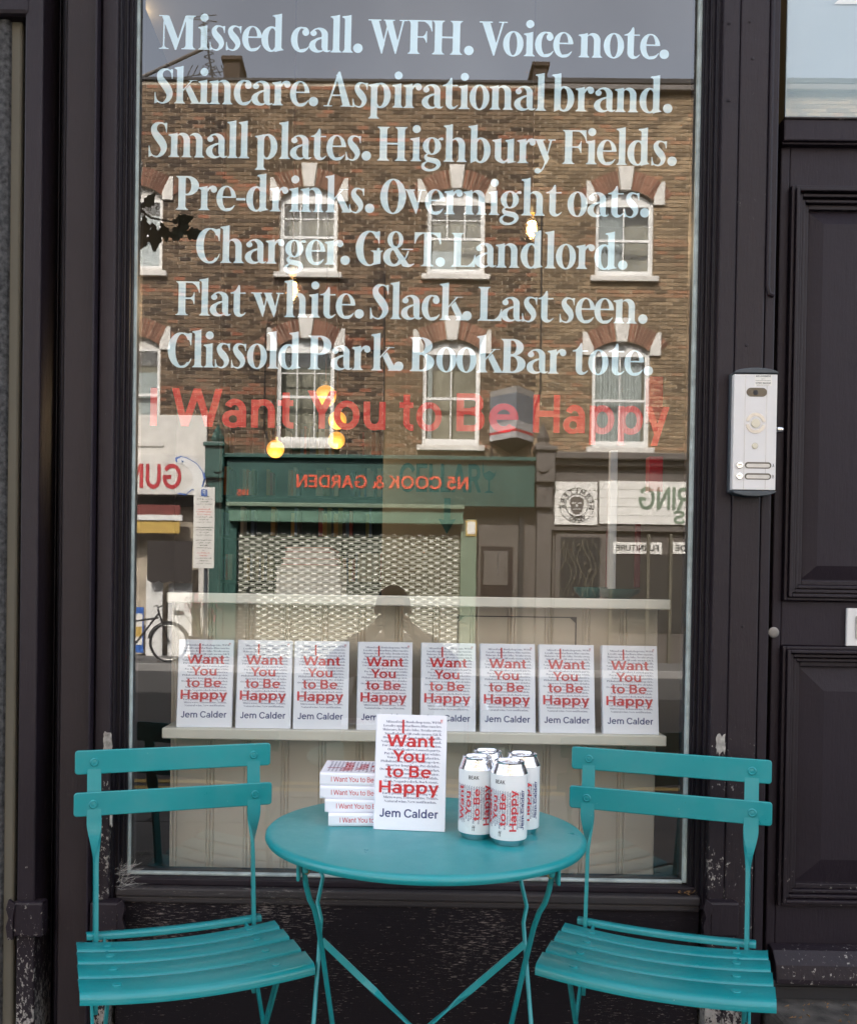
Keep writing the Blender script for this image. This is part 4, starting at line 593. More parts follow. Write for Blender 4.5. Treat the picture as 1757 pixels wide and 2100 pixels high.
def serif_line(mb, text, x0, x1, base, cap, fn, coarse=True, lift=0.0):
    lay, w = serif_layout(text); sx = (x1-x0)/w if x1 is not None else cap/700
    for i, (c, x) in enumerate(lay):
        vs, fs = glyph_tris(c, coarse)
        mb.add([fn(x0+(x+a)*sx, base+b*cap/700, lift+(i%2)*.00008) for a, b in vs], fs)
# ------------------------------------------------------------------ sans lettering
_sans = {}
def sans(text, bold=.0):
    # own geometric sans in two weights; anything it lacks falls back to Blender's built-in face
    face = 'b' if bold >= .03 else 'm'
    if face == 'm' and any(c not in SANS['m'] and c != ' ' for c in text): face = 'b'
    k = (text, face)
    if k not in _sans:
        if all(c in SANS[face] or c == ' ' for c in text):
            vs, fs, x = [], [], 0.0
            for i, c in enumerate(text):
                if c == ' ': x += 210; continue
                gv, gf = glyph_tris(c, False, face); n = len(vs)
                vs += [((x+a)/700*CAPH, b/700*CAPH, 0) for a, b in gv]; fs += [tuple(q+n for q in f) for f in gf]
                x += SANS[face][c][0] + {'Wa':-45,'Yo':-70,'ea':0}.get(text[i:i+2], 0)
        else:
            c = bpy.data.curves.new('lettering', 'FONT'); c.body = text; c.size = 1.0; c.offset = bold*.5; c.resolution_u = 2
            o = bpy.data.objects.new('lettering', c); me = bpy.data.meshes.new_from_object(o)
            vs = [tuple(v.co) for v in me.vertices]; fs = [tuple(q.vertices) for q in me.polygons]
            bpy.data.objects.remove(o); bpy.data.curves.remove(c); bpy.data.meshes.remove(me)
        xs = [v[0] for v in vs]; ys = [v[1] for v in vs]
        _sans[k] = (vs, fs, min(xs), max(xs), min(ys), max(ys))
    return _sans[k]
CAPH = .729
def sans_line(mb, text, x0, x1, base, cap, fn, bold=.0, lift=0.0, mi=0):
    vs, fs, a, b, lo, hi = sans(text, bold)
    sx = (x1-x0)/(b-a) if x1 is not None else cap/CAPH
    sy = cap/CAPH
    mb.add([fn(x0+(v[0]-a)*sx, base+v[1]*sy, lift) for v in vs], fs, .5, mi)
    return (b-a)*sx

# ================================================================== GROUND
mb = MB(); mb.box(-60, 60, -13.6, -3.4, -.30, -.12); mb.build('road', M['asphalt'], kind='structure')
mb = MB(); mb.box(-60, 60, -3.25, 30, -.30, -.012)
mb.build('pavement', M['joint'], kind='structure')
mb = MB()
for i in range(-14, 15):
    for j in range(5):
        x = i*.62 + (.31 if j % 2 else 0); y = -3.22 + j*.62
        z = random.uniform(-.003, .0)
        mb.box(x+.006, x+.614, y+.006, y+.614, -.05, z)
pav = mb.build('paving_slabs', M['paving'], bevel=.004, kind='structure')
mb = MB(); mb.box(-60, 60, -3.4, -3.25, -.30, 0.0); mb.box(-60, 60, -13.75, -13.6, -.3, 0.0); mb.build('kerb', M['kerb'], bevel=.01, kind='structure')
mb = MB(); mb.box(-60, 60, -40, -13.75, -.30, -.004); mb.build('far_pavement', M['paving'], kind='structure')
mb = MB(); mb.box(-200, 200, -200, 200, -.5, -.31); mb.build('ground', M['asphalt'], kind='structure')
mb = MB()
for k in range(2): mb.box(-60, 60, -4.05-k*.22, -3.95-k*.22, -.12, -.116)
mb.build('road_marking', M['yellow'], kind='structure')

# ================================================================== OUR SHOPFRONT
# vertical members measured across the front (x at the given face depth)
PK = .45                      # how far the mouldings stand proud
def X(u, y, v=1000): return at(u, v, y).x
def Z(v, y, u=878): return at(u, v, y).z
ZTOP = 3.3
sill_z = Z(1803, -.02, 840)
# --- left pilaster
pil = empty('pilaster', (X(160,-.1), -.1, 0), 'dark aubergine painted pilaster left of the shop window', 'pilaster')
def loc_mb(root, mb_):
    mb_.v = [(a-root.location.x, b-root.location.y, c-root.location.z) for a, b, c in mb_.v]; return mb_
def vstrip(root, name, u0, u1, y0, y1, mat, z0=.0, z1=ZTOP, bev=.004, yp=None):
    y0 = -.012 + (y0+.012)*PK if y0 < -.012 else y0; mb_ = MB(); yy = y0 if yp is None else yp
    mb_.box(X(u0, yy), X(u1, yy), y0, y1, z0, z1); return loc_mb(root, mb_).build(name, mat, root, bevel=bev)
vstrip(pil, 'outer_fillet', 43, 80, -.175, .1, M['paint_low'])
vstrip(pil, 'channel', 76, 126, .03, .1, M['paint_shaded'])
vstrip(pil, 'channel_bead', 112, 116, .018, .04, M['paint_shaded'], bev=.003)
vstrip(pil, 'face_edge', 122, 129, -.110, .1, M['paint_shaded'])
vstrip(pil, 'face', 128, 196, -.138, .1, M['paint_brown'])
vstrip(pil, 'groove_bead', 194, 198, -.147, -.1, M['paint_plain'], bev=.002)
vstrip(pil, 'inner_fillet', 199, 232, -.152, .1, M['paint_chip'])
# moulded jamb stepping down to the glass
jamb = empty('window_frame', (X(250,-.06), -.06, 0), 'dark moulded timber frame around the big shop window', 'window frame')
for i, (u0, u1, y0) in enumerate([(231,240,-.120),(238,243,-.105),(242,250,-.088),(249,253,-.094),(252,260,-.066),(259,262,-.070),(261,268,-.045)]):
    vstrip(jamb, 'jamb_moulding', u0, u1, y0, .06, M['paint_shaded'], z0=sill_z-.05, bev=.002)
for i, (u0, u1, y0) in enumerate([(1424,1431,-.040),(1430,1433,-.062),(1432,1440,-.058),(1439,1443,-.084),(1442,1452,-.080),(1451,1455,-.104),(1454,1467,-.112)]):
    vstrip(jamb, 'jamb_moulding', u0, u1, y0, .06, M['paint_shaded'], z0=sill_z-.05, bev=.002)
mb = MB(); mb.box(X(231,-.1), X(1467,-.1), -.058, .06, 2.86, ZTOP); loc_mb(jamb, mb).build('head', M['paint'], jamb, bevel=.004)
# sill: three stepped pieces
xl, xr = X(226,-.1,1800), X(1450,-.1,1800)
mb = MB(); mb.box(xl, xr, -.040, .06, sill_z-.018, sill_z-.002); loc_mb(jamb, mb).build('bottom_bead', M['paint'], jamb, bevel=.003)
mb = MB(); mb.box(xl, xr, -.060, .06, sill_z-.040, sill_z-.018); loc_mb(jamb, mb).build('sill', M['sillwood'], jamb, bevel=.005)
mb = MB(); mb.box(xl, xr, -.054, .06, sill_z-.055, sill_z-.040); loc_mb(jamb, mb).build('sill_nosing', M['sillwood'], jamb, bevel=.004)
# --- stallriser
st = empty('stallriser', (X(840,-.08), -.08, 0), 'weathered black timber panel below the shop window', 'panel')
mb = MB(); mb.box(xl, xr, -.046, .06, 0, sill_z-.055); loc_mb(st, mb).build('panel', M['riser'], st)
mb = MB(); mb.box(xl, xr, -.055, -.046, 0, .11); loc_mb(st, mb).build('skirting', M['riser'], st, bevel=.004)
# --- glass and putty
gx0, gx1 = X(266, 0), X(1430, 0)
win = empty('shop_window', ((gx0+gx1)/2, 0, sill_z), 'large plate glass pane of the shop window reflecting the street', 'window')
mb = MB(); mb.add([(gx0,0,sill_z-.01),(gx1,0,sill_z-.01),(gx1,0,2.88),(gx0,0,2.88)], [(0,1,2,3)])
loc_mb(win, mb).build('glass_pane', M['glass'], win)
def putty(x0, x1, z0, z1, y0=-.016):
    mb_ = MB(); mb_.box(x0, x1, y0, -.002, z0, z1); loc_mb(win, mb_).build('putty_line', M['putty'], win, bevel=.003)
putty(X(267,-.01), X(277,-.01), sill_z, 2.87); putty(X(1412.5,-.01), X(1426,-.01), sill_z, 2.87)
putty(X(277,-.01), X(1412.5,-.01), sill_z-.002, sill_z+.006)
# --- right pilaster / door post
pr = empty('door_post', (X(1530,-.14), -.14, 0), 'dark painted post between the shop window and the panelled door', 'pilaster')
vstrip(pr, 'inner_fillet', 1465, 1500, -.150, .1, M['paint_chip'])
vstrip(pr, 'groove', 1499, 1502, -.140, .1, M['paint'], bev=.0)
vstrip(pr, 'face', 1501, 1560, -.155, .1, M['paint_speck'])
vstrip(pr, 'door_side_strip', 1561, 1582, -.148, .1, M['paint'])
# hooked shutter keepers on both sides
for (root, u, s) in ((pil, 216, 1), (pr, 1482, -1), (pil, 60, -1)):
    c = at(u, 1880, -.09); mb = MB()
    w = .034
    mb.box(c.x-w, c.x+w, -.098, -.06, c.z-.045, c.z+.035)
    loc_mb(root, mb).build('shutter_block', M['paint_low'], root, bevel=.006)
    mb = MB(); x = c.x + s*w*.95
    mb.prism([(0,-.05),(.012,-.05),(.016,-.02),(.010,0),(.016,.02),(.010,.042),(-.006,.03),(0,0)], lambda p,q,t: (x+s*p, t, c.z+q), -.102, -.092)
    loc_mb(root, mb).build('keeper_hook', M['paint_low'], root, bevel=.001)
# sash cord trim blob at foot of side strip
p0 = at(1580, 606, -.075)
mb = MB(); mb.tube([(p0.x-.008,-.074,p0.z+.9),(p0.x-.008,-.075,p0.z+.02),(p0.x-.004,-.075,p0.z+.004),(p0.x+.006,-.075,p0.z)], .0055, 8)
loc_mb(pr, mb).build('cable', M['paint'], pr, smooth=True)
# bare patches where paint has come away
for (root, u0, u1, v0, v1, yy) in ((pil, 212, 231, 1498, 1545, -.0755), (pr, 1467, 1487, 1503, 1548, -.0745), (pil, 226, 231, 1640, 1700, -.0755), (pr, 1467, 1484, 1640, 1652, -.0745)):
    mb = MB(); a, b = at(u0, v0, yy), at(u1, v1, yy); n = 22; pts = []
    for k in range(n):
        t = 2*math.pi*k/n; pts.append(((a.x+b.x)/2 + (b.x-a.x)/2*max(-1, min(1, math.cos(t)*1.5))*random.uniform(.72,1), (a.z+b.z)/2 + (a.z-b.z)/2*max(-1, min(1, math.sin(t)*1.4))*random.uniform(.6,1)))
    mb.prism(pts, lambda p,q,t: (p, t, q), yy-.0006, yy+.002); loc_mb(root, mb).build('bare_patch', M['bare_wood'], root)
# nail holes
for u, v in ((1537,44),(1542,120),(1530,708),(1522,1285),(1495,46),(1494,205)):
    c = at(u, v, -.077); mb = MB(); mb.lathe([(.0035,0),(.003,.0006),(.0015,.0008)], n=10)
    o = mb.build('screw_head', M['paint'], pr); o.location = (c.x-pr.location.x, -.0775-pr.location.y, c.z); o.rotation_euler = (R(90), 0, 0)

# --- the door
dx0 = X(1583, .0); dx1 = dx0 + .86
DY = -.012
door = empty('panelled_door', (dx0+.43, DY, 0), 'tall dark panelled front door to the right of the entry phone', 'door')
def dbox(name, x0, x1, y0, y1, z0, z1, mat, bev=.003):
    mb_ = MB(); mb_.box(x0, x1, y0, y1, z0, z1); return loc_mb(door, mb_).build(name, mat, door, bevel=bev)
zt = Z(300, DY, 1650); zb = Z(1960, DY, 1650)
zu1 = Z(385, DY, 1650); zu0 = Z(1232, DY, 1650); zl1 = Z(1325, DY, 1650); zl0 = Z(1855, DY, 1650)
xs0 = X(1606, DY); xs1 = dx1 - (xs0 - dx0)
dbox('stile', dx0, xs0, DY, DY+.05, zb, zt, M['paint_plain']); dbox('stile', xs1, dx1, DY, DY+.05, zb, zt, M['paint_plain'])
dbox('top_rail', xs0, xs1, DY, DY+.05, zu1, zt, M['paint_plain']); dbox('lock_rail', xs0, xs1, DY, DY+.05, zl1, zu0, M['paint_plain'])
dbox('bottom_rail', xs0, xs1, DY, DY+.05, zb, zl0, M['paint_plain'])
for (z0, z1, raised) in ((zu0, zu1, 0), (zl0, zl1, 1)):
    for k, (ins, y) in enumerate(((0,DY-.014),(.008,DY-.022),(.018,DY-.012),(.028,DY-.004),(.036,DY+.006))):
        w = .008 if k < 4 else .012
        mb = MB()
        a0, a1, b0, b1 = xs0+ins, xs1-ins, z0+ins, z1-ins
        for (q0,q1,r0,r1) in ((a0,a0+w,b0,b1),(a1-w,a1,b0,b1),(a0+w,a1-w,b1-w,b1),(a0+w,a1-w,b0,b0+w)): mb.box(q0,q1,y,DY+.04,r0,r1)
        loc_mb(door, mb).build('panel_moulding', M['paint_low'] if raised else M['paint'], door, bevel=.002)
    dbox('panel', xs0+.04, xs1-.04, DY+.016, DY+.04, z0+.04, z1-.04, M['paint_plain'], .001)
    i = .085 if raised else .062
    mb = MB(); a0,a1,b0,b1 = xs0+.05, xs1-.05, z0+.05, z1-.05
    vs = [(a0,DY+.016,b0),(a1,DY+.016,b0),(a1,DY+.016,b1),(a0,DY+.016,b1)]
    j = i-.03; vs += [(a0+j,DY+.004,b0+j),(a1-j,DY+.004,b0+j),(a1-j,DY+.004,b1-j),(a0+j,DY+.004,b1-j)]
    mb.add(vs, [(0,1,5,4),(1,2,6,5),(2,3,7,6),(3,0,4,7),(4,5,6,7)]); loc_mb(door, mb).build('panel_field', M['paint_plain'], door, bevel=.001)
# weather board
mb = MB(); zw = Z(1955, DY, 1650)
mb.prism([(-.004,.035),(-.03,.028),(-.05,.0),(-.056,-.03),(-.056,-.042),(-.004,-.042)], lambda p,q,t: (t, DY+p, zw+q-.01), dx0+.004, dx1-.004)
loc_mb(door, mb).build('weather_board', M['paint_low'], door, bevel=.003)
# lock and letter plate
c = at(1583, 1297, DY-.004); mb = MB(); mb.lathe([(.0125,0),(.0125,.002),(.010,.003),(.005,.003)], n=28)
o = mb.build('door_lock', M['dull_steel'], door, smooth=True); o.location = (c.x+.003-door.location.x, -.002, c.z); o.rotation_euler = (R(90),0,0)
c0 = at(1737, 1247, DY-.01); c1 = at(1737, 1325, DY-.01)
dbox('letter_plate', c0.x, c0.x+.24, DY-.008, DY, c1.z, c0.z, M['panel_white'], .002)
dbox('letter_flap', c0.x+.02, c0.x+.22, DY-.012, DY-.008, c1.z+.018, c0.z-.018, M['steel'], .002)
# frame head, transom
tr = empty('door_transom', (dx0+.43, -.06, 0), 'glass fanlight with sky tinted film and its dark bar above the door', 'transom window')
mb = MB(); mb.box(dx0-.004, dx1+.05, -.036, .06, Z(288,-.036,1650), Z(243,-.036,1650)); loc_mb(tr, mb).build('transom_bar', M['paint_plain'], tr, bevel=.003)
mb = MB(); mb.box(dx0-.004, dx1+.05, -.028, .06, Z(296,-.028,1650), Z(288,-.028,1650)); loc_mb(tr, mb).build('rebate_strip', M['paint_plain'], tr, bevel=.002)
mb = MB(); mb.box(dx0-.004, dx1+.05, -.040, .06, Z(243,-.04,1650), Z(238.5,-.04,1650)); loc_mb(tr, mb).build('glazing_strip', M['sillwood'], tr, bevel=.002)
zg = Z(241,-.035,1650)
mb = MB(); mb.add([(dx0,-.035,zg),(dx1+.05,-.035,zg),(dx1+.05,-.035,3.2),(dx0,-.035,3.2)], [(0,1,2,3)]); loc_mb(tr, mb).build('glass_pane', M['glass'], tr)
mb = MB(); mb.box(dx0, dx1+.05, -.030, -.026, zg, 3.2); loc_mb(tr, mb).build('sky_tint_film', M['film'], tr)
c = at(1707, 9, -.033); mb = MB()
serif_line(mb, 'I', 0, None, 0, .20, lambda x,y,l: (c.x+x, -.0325, c.z+y)); loc_mb(tr, mb).build('door_number', M['sign_white'], tr)
mb = MB(); mb.box(dx1, dx1+.13, -.07, .1, 0, ZTOP); mb.build('door_jamb', M['paint'], bevel=.004); tag(bpy.data.objects['door_jamb'], 'dark timber post on the far right side of the panelled door', 'door post')
# threshold and steps
ds = empty('doorstep', (dx0+.43, -.05, .26), 'black painted timber threshold under the panelled door', 'step')
for (y0, v0, v1, nm) in ((-.030, 1998, 2012, 'riser_board'), (-.062, 2012, 2024, 'tread'), (-.040, 2024, 2052, 'riser_board')):
    mb = MB(); mb.box(dx0-.006, dx1, y0, .06, Z(v1, y0, 1650), Z(v0, y0, 1650)); loc_mb(ds, mb).build(nm, M['slate'], ds, bevel=.004)
mb = MB(); mb.box(dx0-.02, dx1+.1, -.34, .06, -.01, .258); mb.build('stone_step', M['grimy_stone'], bevel=.012); tag(bpy.data.objects['stone_step'], 'grimy stone slab step with dried leaves below the black door threshold', 'step')
# --- solid mass above and beside the shopfront
wall = empty('shop_building', (0, 0, 0), 'upper walls of the building above the dark shopfront', 'building')
mb = MB(); mb.box(-16, 16, -.02, .25, ZTOP, 9.6); mb.build('upper_wall', M['render_grey'], wall)
mb = MB(); mb.box(-16, 16, .25, 9, 9.3, 9.6); mb.build('roof', M['slate'], wall)
mb = MB(); mb.box(-3, 16, -.12, -.02, ZTOP-.02, ZTOP+.55); mb.build('fascia', M['paint_plain'], wall, bevel=.01)
mb = MB(); mb.box(-3, 16, -.34, -.22, ZTOP+.45, ZTOP+.55); mb.build('cornice', M['paint_plain'], wall, bevel=.01)
mb = MB(); mb.box(dx1+.13, 16, -.05, .2, 0, ZTOP); mb.build('side_wall', M['render_grey'], wall)
mb = MB(); mb.box(-16, -2.6, -.05, .2, 0, ZTOP); mb.build('side_wall', M['render_grey'], wall)
mb = MB(); mb.box(-16, 16, 8.8, 9, 0, 9.6); mb.box(-16, -15.8, .25, 8.8, 0, 9.6); mb.box(15.8, 16, .25, 8.8, 0, 9.6); mb.build('rear_wall', M['render_grey'], wall)

# --- neighbour on the left: stone edge, olive post, dark doorway
x47 = X(40, -.17)
nb = empty('neighbour_doorway', (x47-.1, -.1, 0), 'olive grey door reveal beyond the left pilaster', 'doorway')
mb = MB(); mb.box(X(12.5,-.06), X(38,-.06), -.06, -.02, 0, ZTOP); loc_mb(nb, mb).build('door_reveal', M['stone_grey'], nb, bevel=.006)
mb = MB(); mb.box(X(12.5,-.07)-.5, X(12.5,-.07), -.07, -.01, 0, ZTOP); loc_mb(nb, mb).build('stone_pier', M['stone_rough'], nb, bevel=.01)
zz = Z(28,-.09,20); mb = MB(); mb.box(X(13,-.1)-.4, X(46,-.1), -.09, .0, zz, ZTOP); loc_mb(nb, mb).build('lintel', M['paint'], nb, bevel=.01)
mb = MB(); mb.box(x47-.6, x47+.18, 1.2, 1.25, 0, 3); loc_mb(nb, mb).build('hall_wall', M['dark_room'], nb)
for (u,v0,v1,mt) in ((48,170,330,'stone_grey'),(50,395,500,'maroon'),(50,340,372,'sign_blue'),(47,1480,1720,'sign_white')):
    p = at(u, v0, .35); q = at(u, v1, .35); mb = MB(); mb.box(p.x-.05, p.x+.09, .35, .353, q.z, p.z); loc_mb(nb, mb).build('poster', M[mt], nb)
mb = MB(); mb.box(x47-.6, x47+.1, -.2, .3, -.01, .06); loc_mb(nb, mb).build('threshold', M['paving'], nb, bevel=.01)
mb = MB(); mb.box(x47-.02, x47+.02, .36, 1.2, 0, 3); mb.build('partition', M['dark_room'], None); tag(bpy.data.objects['partition'], 'dark partition wall between the doorway and the shop room', 'wall')

# ================================================================== LETTERING ON THE GLASS
LINES = [("Missed call. WFH. Voice note.", (325,100,1371,121), 'top line'),
         ("Skincare. Aspirational brand.", (316,211,1378,232), 'second line'),
         ("Small plates. Highbury Fields.", (304,321,1387,340), 'third line'),
         ("Pre-drinks. Overnight oats.", (360,430,1331,446), 'fourth line'),
         ("Charger. G&T. Landlord.", (402,538,1286,553), 'fifth line'),
         ("Flat white. Slack. Last seen.", (360,646,1327,664), 'sixth line'),
         ("Clissold Park. BookBar tote.", (344,752,1338,770), 'seventh line')]
YL = .003
SAY = ['Missed call, WFH, Voice note', 'Skincare, Aspirational brand', 'Small plates and a park name', 'Pre-drinks, Overnight oats', 'Charger, G&T, Landlord', 'Flat white, Slack, Last seen', 'a park name and a tote']
for (text, (u0, v0, u1, v1), nm), say in zip(LINES, SAY):
    a = at(u0, v0, YL); b = at(u1, v1, YL); lay, w = serif_layout(text); L = (b-a).length; sx = L/w*700
    cap = .0975 if False else sx*1.0
    capz = (at(700, v0-69.5, YL).z - at(700, v0, YL).z)
    root = empty('window_lettering', a, 'pale blue serif lettering on the glass, %s, reading %s' % (nm, say), 'lettering', 'lines of pale lettering on the shop window')
    ang = math.atan2(b.z-a.z, b.x-a.x)
    root.rotation_euler = (0, -ang, 0)
    for i, (c, x) in enumerate(lay):
        o = bpy.data.objects.new('letter', glyph_mesh(c, M['vinyl'])); col.objects.link(o); o.parent = root
        o.location = (x/w*L, (i % 3)*.00025, 0); o.scale = (sx, 1, capz)
# red title
a = at(308, 873, YL); b = at(1369, 892, YL)
root = empty('window_lettering', a, 'large translucent red sans lettering across the glass reading I Want You to Be Happy', 'lettering')
root.rotation_euler = (0, -math.atan2(b.z-a.z, b.x-a.x), 0); Lr = (b-a).length
capz = at(700, 873-78, YL).z - at(700, 873, YL).z
words = [('I',308,322),('Want',352,610-8),('You',640-10,790),('to',818,905),('Be',935,1062),('Happy',1092,1371)]
for k, (wd, u0, u1) in enumerate(words):
    x0 = at(u0, 880, YL).x - a.x; x1 = at(u1, 880, YL).x - a.x; mb = MB()
    sans_line(mb, wd, x0, x1, 0, capz, lambda x,y,l: (x, 0, y), bold=.042)
    mb.build('word', M['vinyl_red'], root)
# ================================================================== SHOP ROOM
room = empty('shop_room', (0, 3, 0), 'dim interior walls, floor and ceiling of the shop behind the glass', 'room', kind='structure')
RX0, RX1, RY1 = -1.52, 3.2, 5.6
mb = MB(); mb.box(RX0, RX1, .25, RY1, .02, .10); loc_mb(room, mb).build('shop_floor', M['floor_wood'], room)
mb = MB(); mb.box(RX0, RX1, .25, RY1, 3.25, 3.29); loc_mb(room, mb).build('shop_ceiling', M['wall_tan'], room)
mb = MB(); mb.box(RX0-.05, RX0, .1, RY1, 0, 3.3); loc_mb(room, mb).build('left_wall', M['wall_green'], room)
mb = MB(); mb.box(RX1, RX1+.05, .1, RY1, 0, 3.3); loc_mb(room, mb).build('right_wall', M['wall_tan'], room)
mb = MB(); mb.box(RX0, RX1, RY1, RY1+.05, 0, 3.3); loc_mb(room, mb).build('back_wall', M['wall_green'], room)
# inner partition with the painted cellar sign
YC = 3.0
mb = MB(); mb.box(X(785,YC), RX1, YC, YC+.08, .1, 3.25)
part = mb.build('partition_wall', M['wall_tan']); tag(part, 'tan inner wall painted with a teal wine glass and cellar arrow', 'wall')
mb = MB(); a = at(818, 1008, YC-.004); b = at(986, 1008, YC-.004); top = at(818, 950, YC-.004).z
sans_line(mb, 'CELLAR', a.x, b.x, 0, top-a.z, lambda x,y,l: (x, YC-.004, a.z+y), bold=.05); mb.build('cellar_lettering', M['teal_sign'], part)
g0 = at(1003, 948, YC); g1 = at(1003, 1011, YC); H = g0.z-g1.z; mb = MB(); cx = g0.x
outl = [(-.42,1),(-.46,.75),(-.38,.55),(-.2,.44),(-.05,.4),(-.05,.08),(-.25,.03),(-.3,0),(.3,0),(.25,.03),(.05,.08),(.05,.4),(.2,.44),(.38,.55),(.46,.75),(.36,.62),(0,.72),(-.34,.64)]
mb.prism(outl, lambda p,q,t: (cx+p*H*.5, t, g1.z+q*H), YC-.006, YC-.002); mb.build('wine_glass_sign', M['teal_sign'], part)
t0 = at(917, 1022, YC); t1 = at(917, 1095, YC); h = t0.z-t1.z; mb = MB()
mb.prism([(-.09,1),(.09,1),(.09,.4),(.24,.42),(0,0),(-.24,.42),(-.09,.4)], lambda p,q,t: (t0.x+p*h, t, t1.z+q*h), YC-.006, YC-.002); mb.build('arrow_sign', M['teal_sign'], part)

# --- display counter with two cream shelves
YS = .055
u0s, u1s = at(332,1500,YS).x, at(1367,1500,YS).x
zs1 = Z(1501, YS, 850); zs0 = Z(1523, YS, 850)
zt1 = Z(1222, YS, 850); zt0 = Z(1243, YS, 850)
YP = .20
cnt = empty('display_counter', ((u0s+u1s)/2, YP, .1), 'cream beadboard display counter with two shelves behind the glass', 'counter')
mb = MB(); mb.box(u0s+.0, u1s, YS, YP, zs0, zs1); loc_mb(cnt, mb).build('lower_shelf', M['cream_shelf'], cnt, bevel=.003)
mb = MB(); mb.box(u0s+.004, u1s+.008, YS+.015, .62, zt0, zt1); loc_mb(cnt, mb).build('counter_top', M['cream_shelf'], cnt, bevel=.003)
bx0, bx1 = at(352,1400,YP).x, at(1347,1400,YP).x
nb_ = 13; bw = (bx1-bx0)/nb_
board = None
for i in range(nb_):
    mb = MB(); w = bw
    mb.prism([(0,.0),(.004,0),(.006,.004),(.009,.0),(.013,.0),(.016,.004),(.018,0),(w-.0025,0),(w,.004),(w,.012),(0,.012)], lambda p,q,t: (p, q, t), .10, zt0)
    if board is None: board = mb.build('board', M['cream'], cnt); ob = board
    else: ob = put(board, 'board', cnt)
    ob.location = (bx0+i*bw-cnt.location.x, YP-cnt.location.y, -cnt.location.z)
mb = MB(); mb.box(bx0+.002, bx1-.002, YP+.013, .60, .10, zt0-.004); loc_mb(cnt, mb).build('carcass', M['cream'], cnt)
# thin frame outline of a hatch in the upper boards
h0 = at(938, 1262, YP-.004); h1 = at(1182, 1262, YP-.004); mb = MB()
mb.box(h0.x, h1.x, YP-.004, YP-.0005, h0.z-.0025, h0.z); mb.box(h0.x, h0.x+.0025, YP-.004, YP-.0005, h0.z-.24, h0.z); mb.box(h1.x-.0025, h1.x, YP-.004, YP-.0005, h0.z-.24, h0.z)
for s, xx in ((1,h0.x),(-1,h1.x)): mb.add([(xx,YP-.0045,h0.z),(xx+s*.02,YP-.0045,h0.z),(xx,YP-.0045,h0.z-.018)], [(0,1,2)])
loc_mb(cnt, mb).build('hatch_outline', M['joint'], cnt)

# --- the book (shared meshes)
COVER = ["Missed call. Bookshop tote. WFH.","Loyalty app. Marlboro. Blue razz ice.","Skincare. Rental e-bike. To take away.","Small plates. QR code menu. G&T.","Overground. Labradoodle. Oat milk.","Nalgene. Last seen. Aspirational brand.","For you page. Warehouse conversion.","Overdraft alert. Launch party.","Pay in three. Landlord. Flat white.","Voice note. Single use plastics.","Philodendron. Charger. Rooftop view.","Quarter-length zip. Pre-drinks.","Overnight oats. Payday. Street market.","Meeting room. Filtered water.","Star sign compatibility. Polish.","Slack. Negative deck. Dark stout.","V60 coffee. Co-working space.","Password reset. Automated response.","Early phone upgrade. Living wage.","Micro wave. Telemedicine. Tennis.","Natural wine. New notification."]
COVW = [(.145,.80),(.11,.83),(.10,.84),(.13,.80),(.11,.82),(.08,.85),(.10,.83),(.18,.74),(.13,.79),(.17,.74),(.085,.83),(.16,.75),(.075,.835),(.18,.725),(.145,.75),(.13,.765),(.18,.73),(.09,.80),(.12,.77),(.13,.77),(.145,.73)]
BW, BH, BT = .135, .216, .0245
def book_body():
    mb_ = MB()   # origin bottom centre, front cover at y = 0 looking to -y, spine on the left (-x)
    r = BT*.35
    mb_.prism([(-BW/2,.004),(-BW/2+.002,0),(BW/2,0),(BW/2,.0012),(-BW/2+.0035,.0012),(-BW/2+.0014,.006),(-BW/2+.0014,BT-.006),(-BW/2+.0035,BT-.0012),(BW/2,BT-.0012),(BW/2,BT),(-BW/2+.002,BT),(-BW/2,BT-.004)], lambda p,q,t: (p, q, t), 0, BH)
    return mb_
cover_obj = None
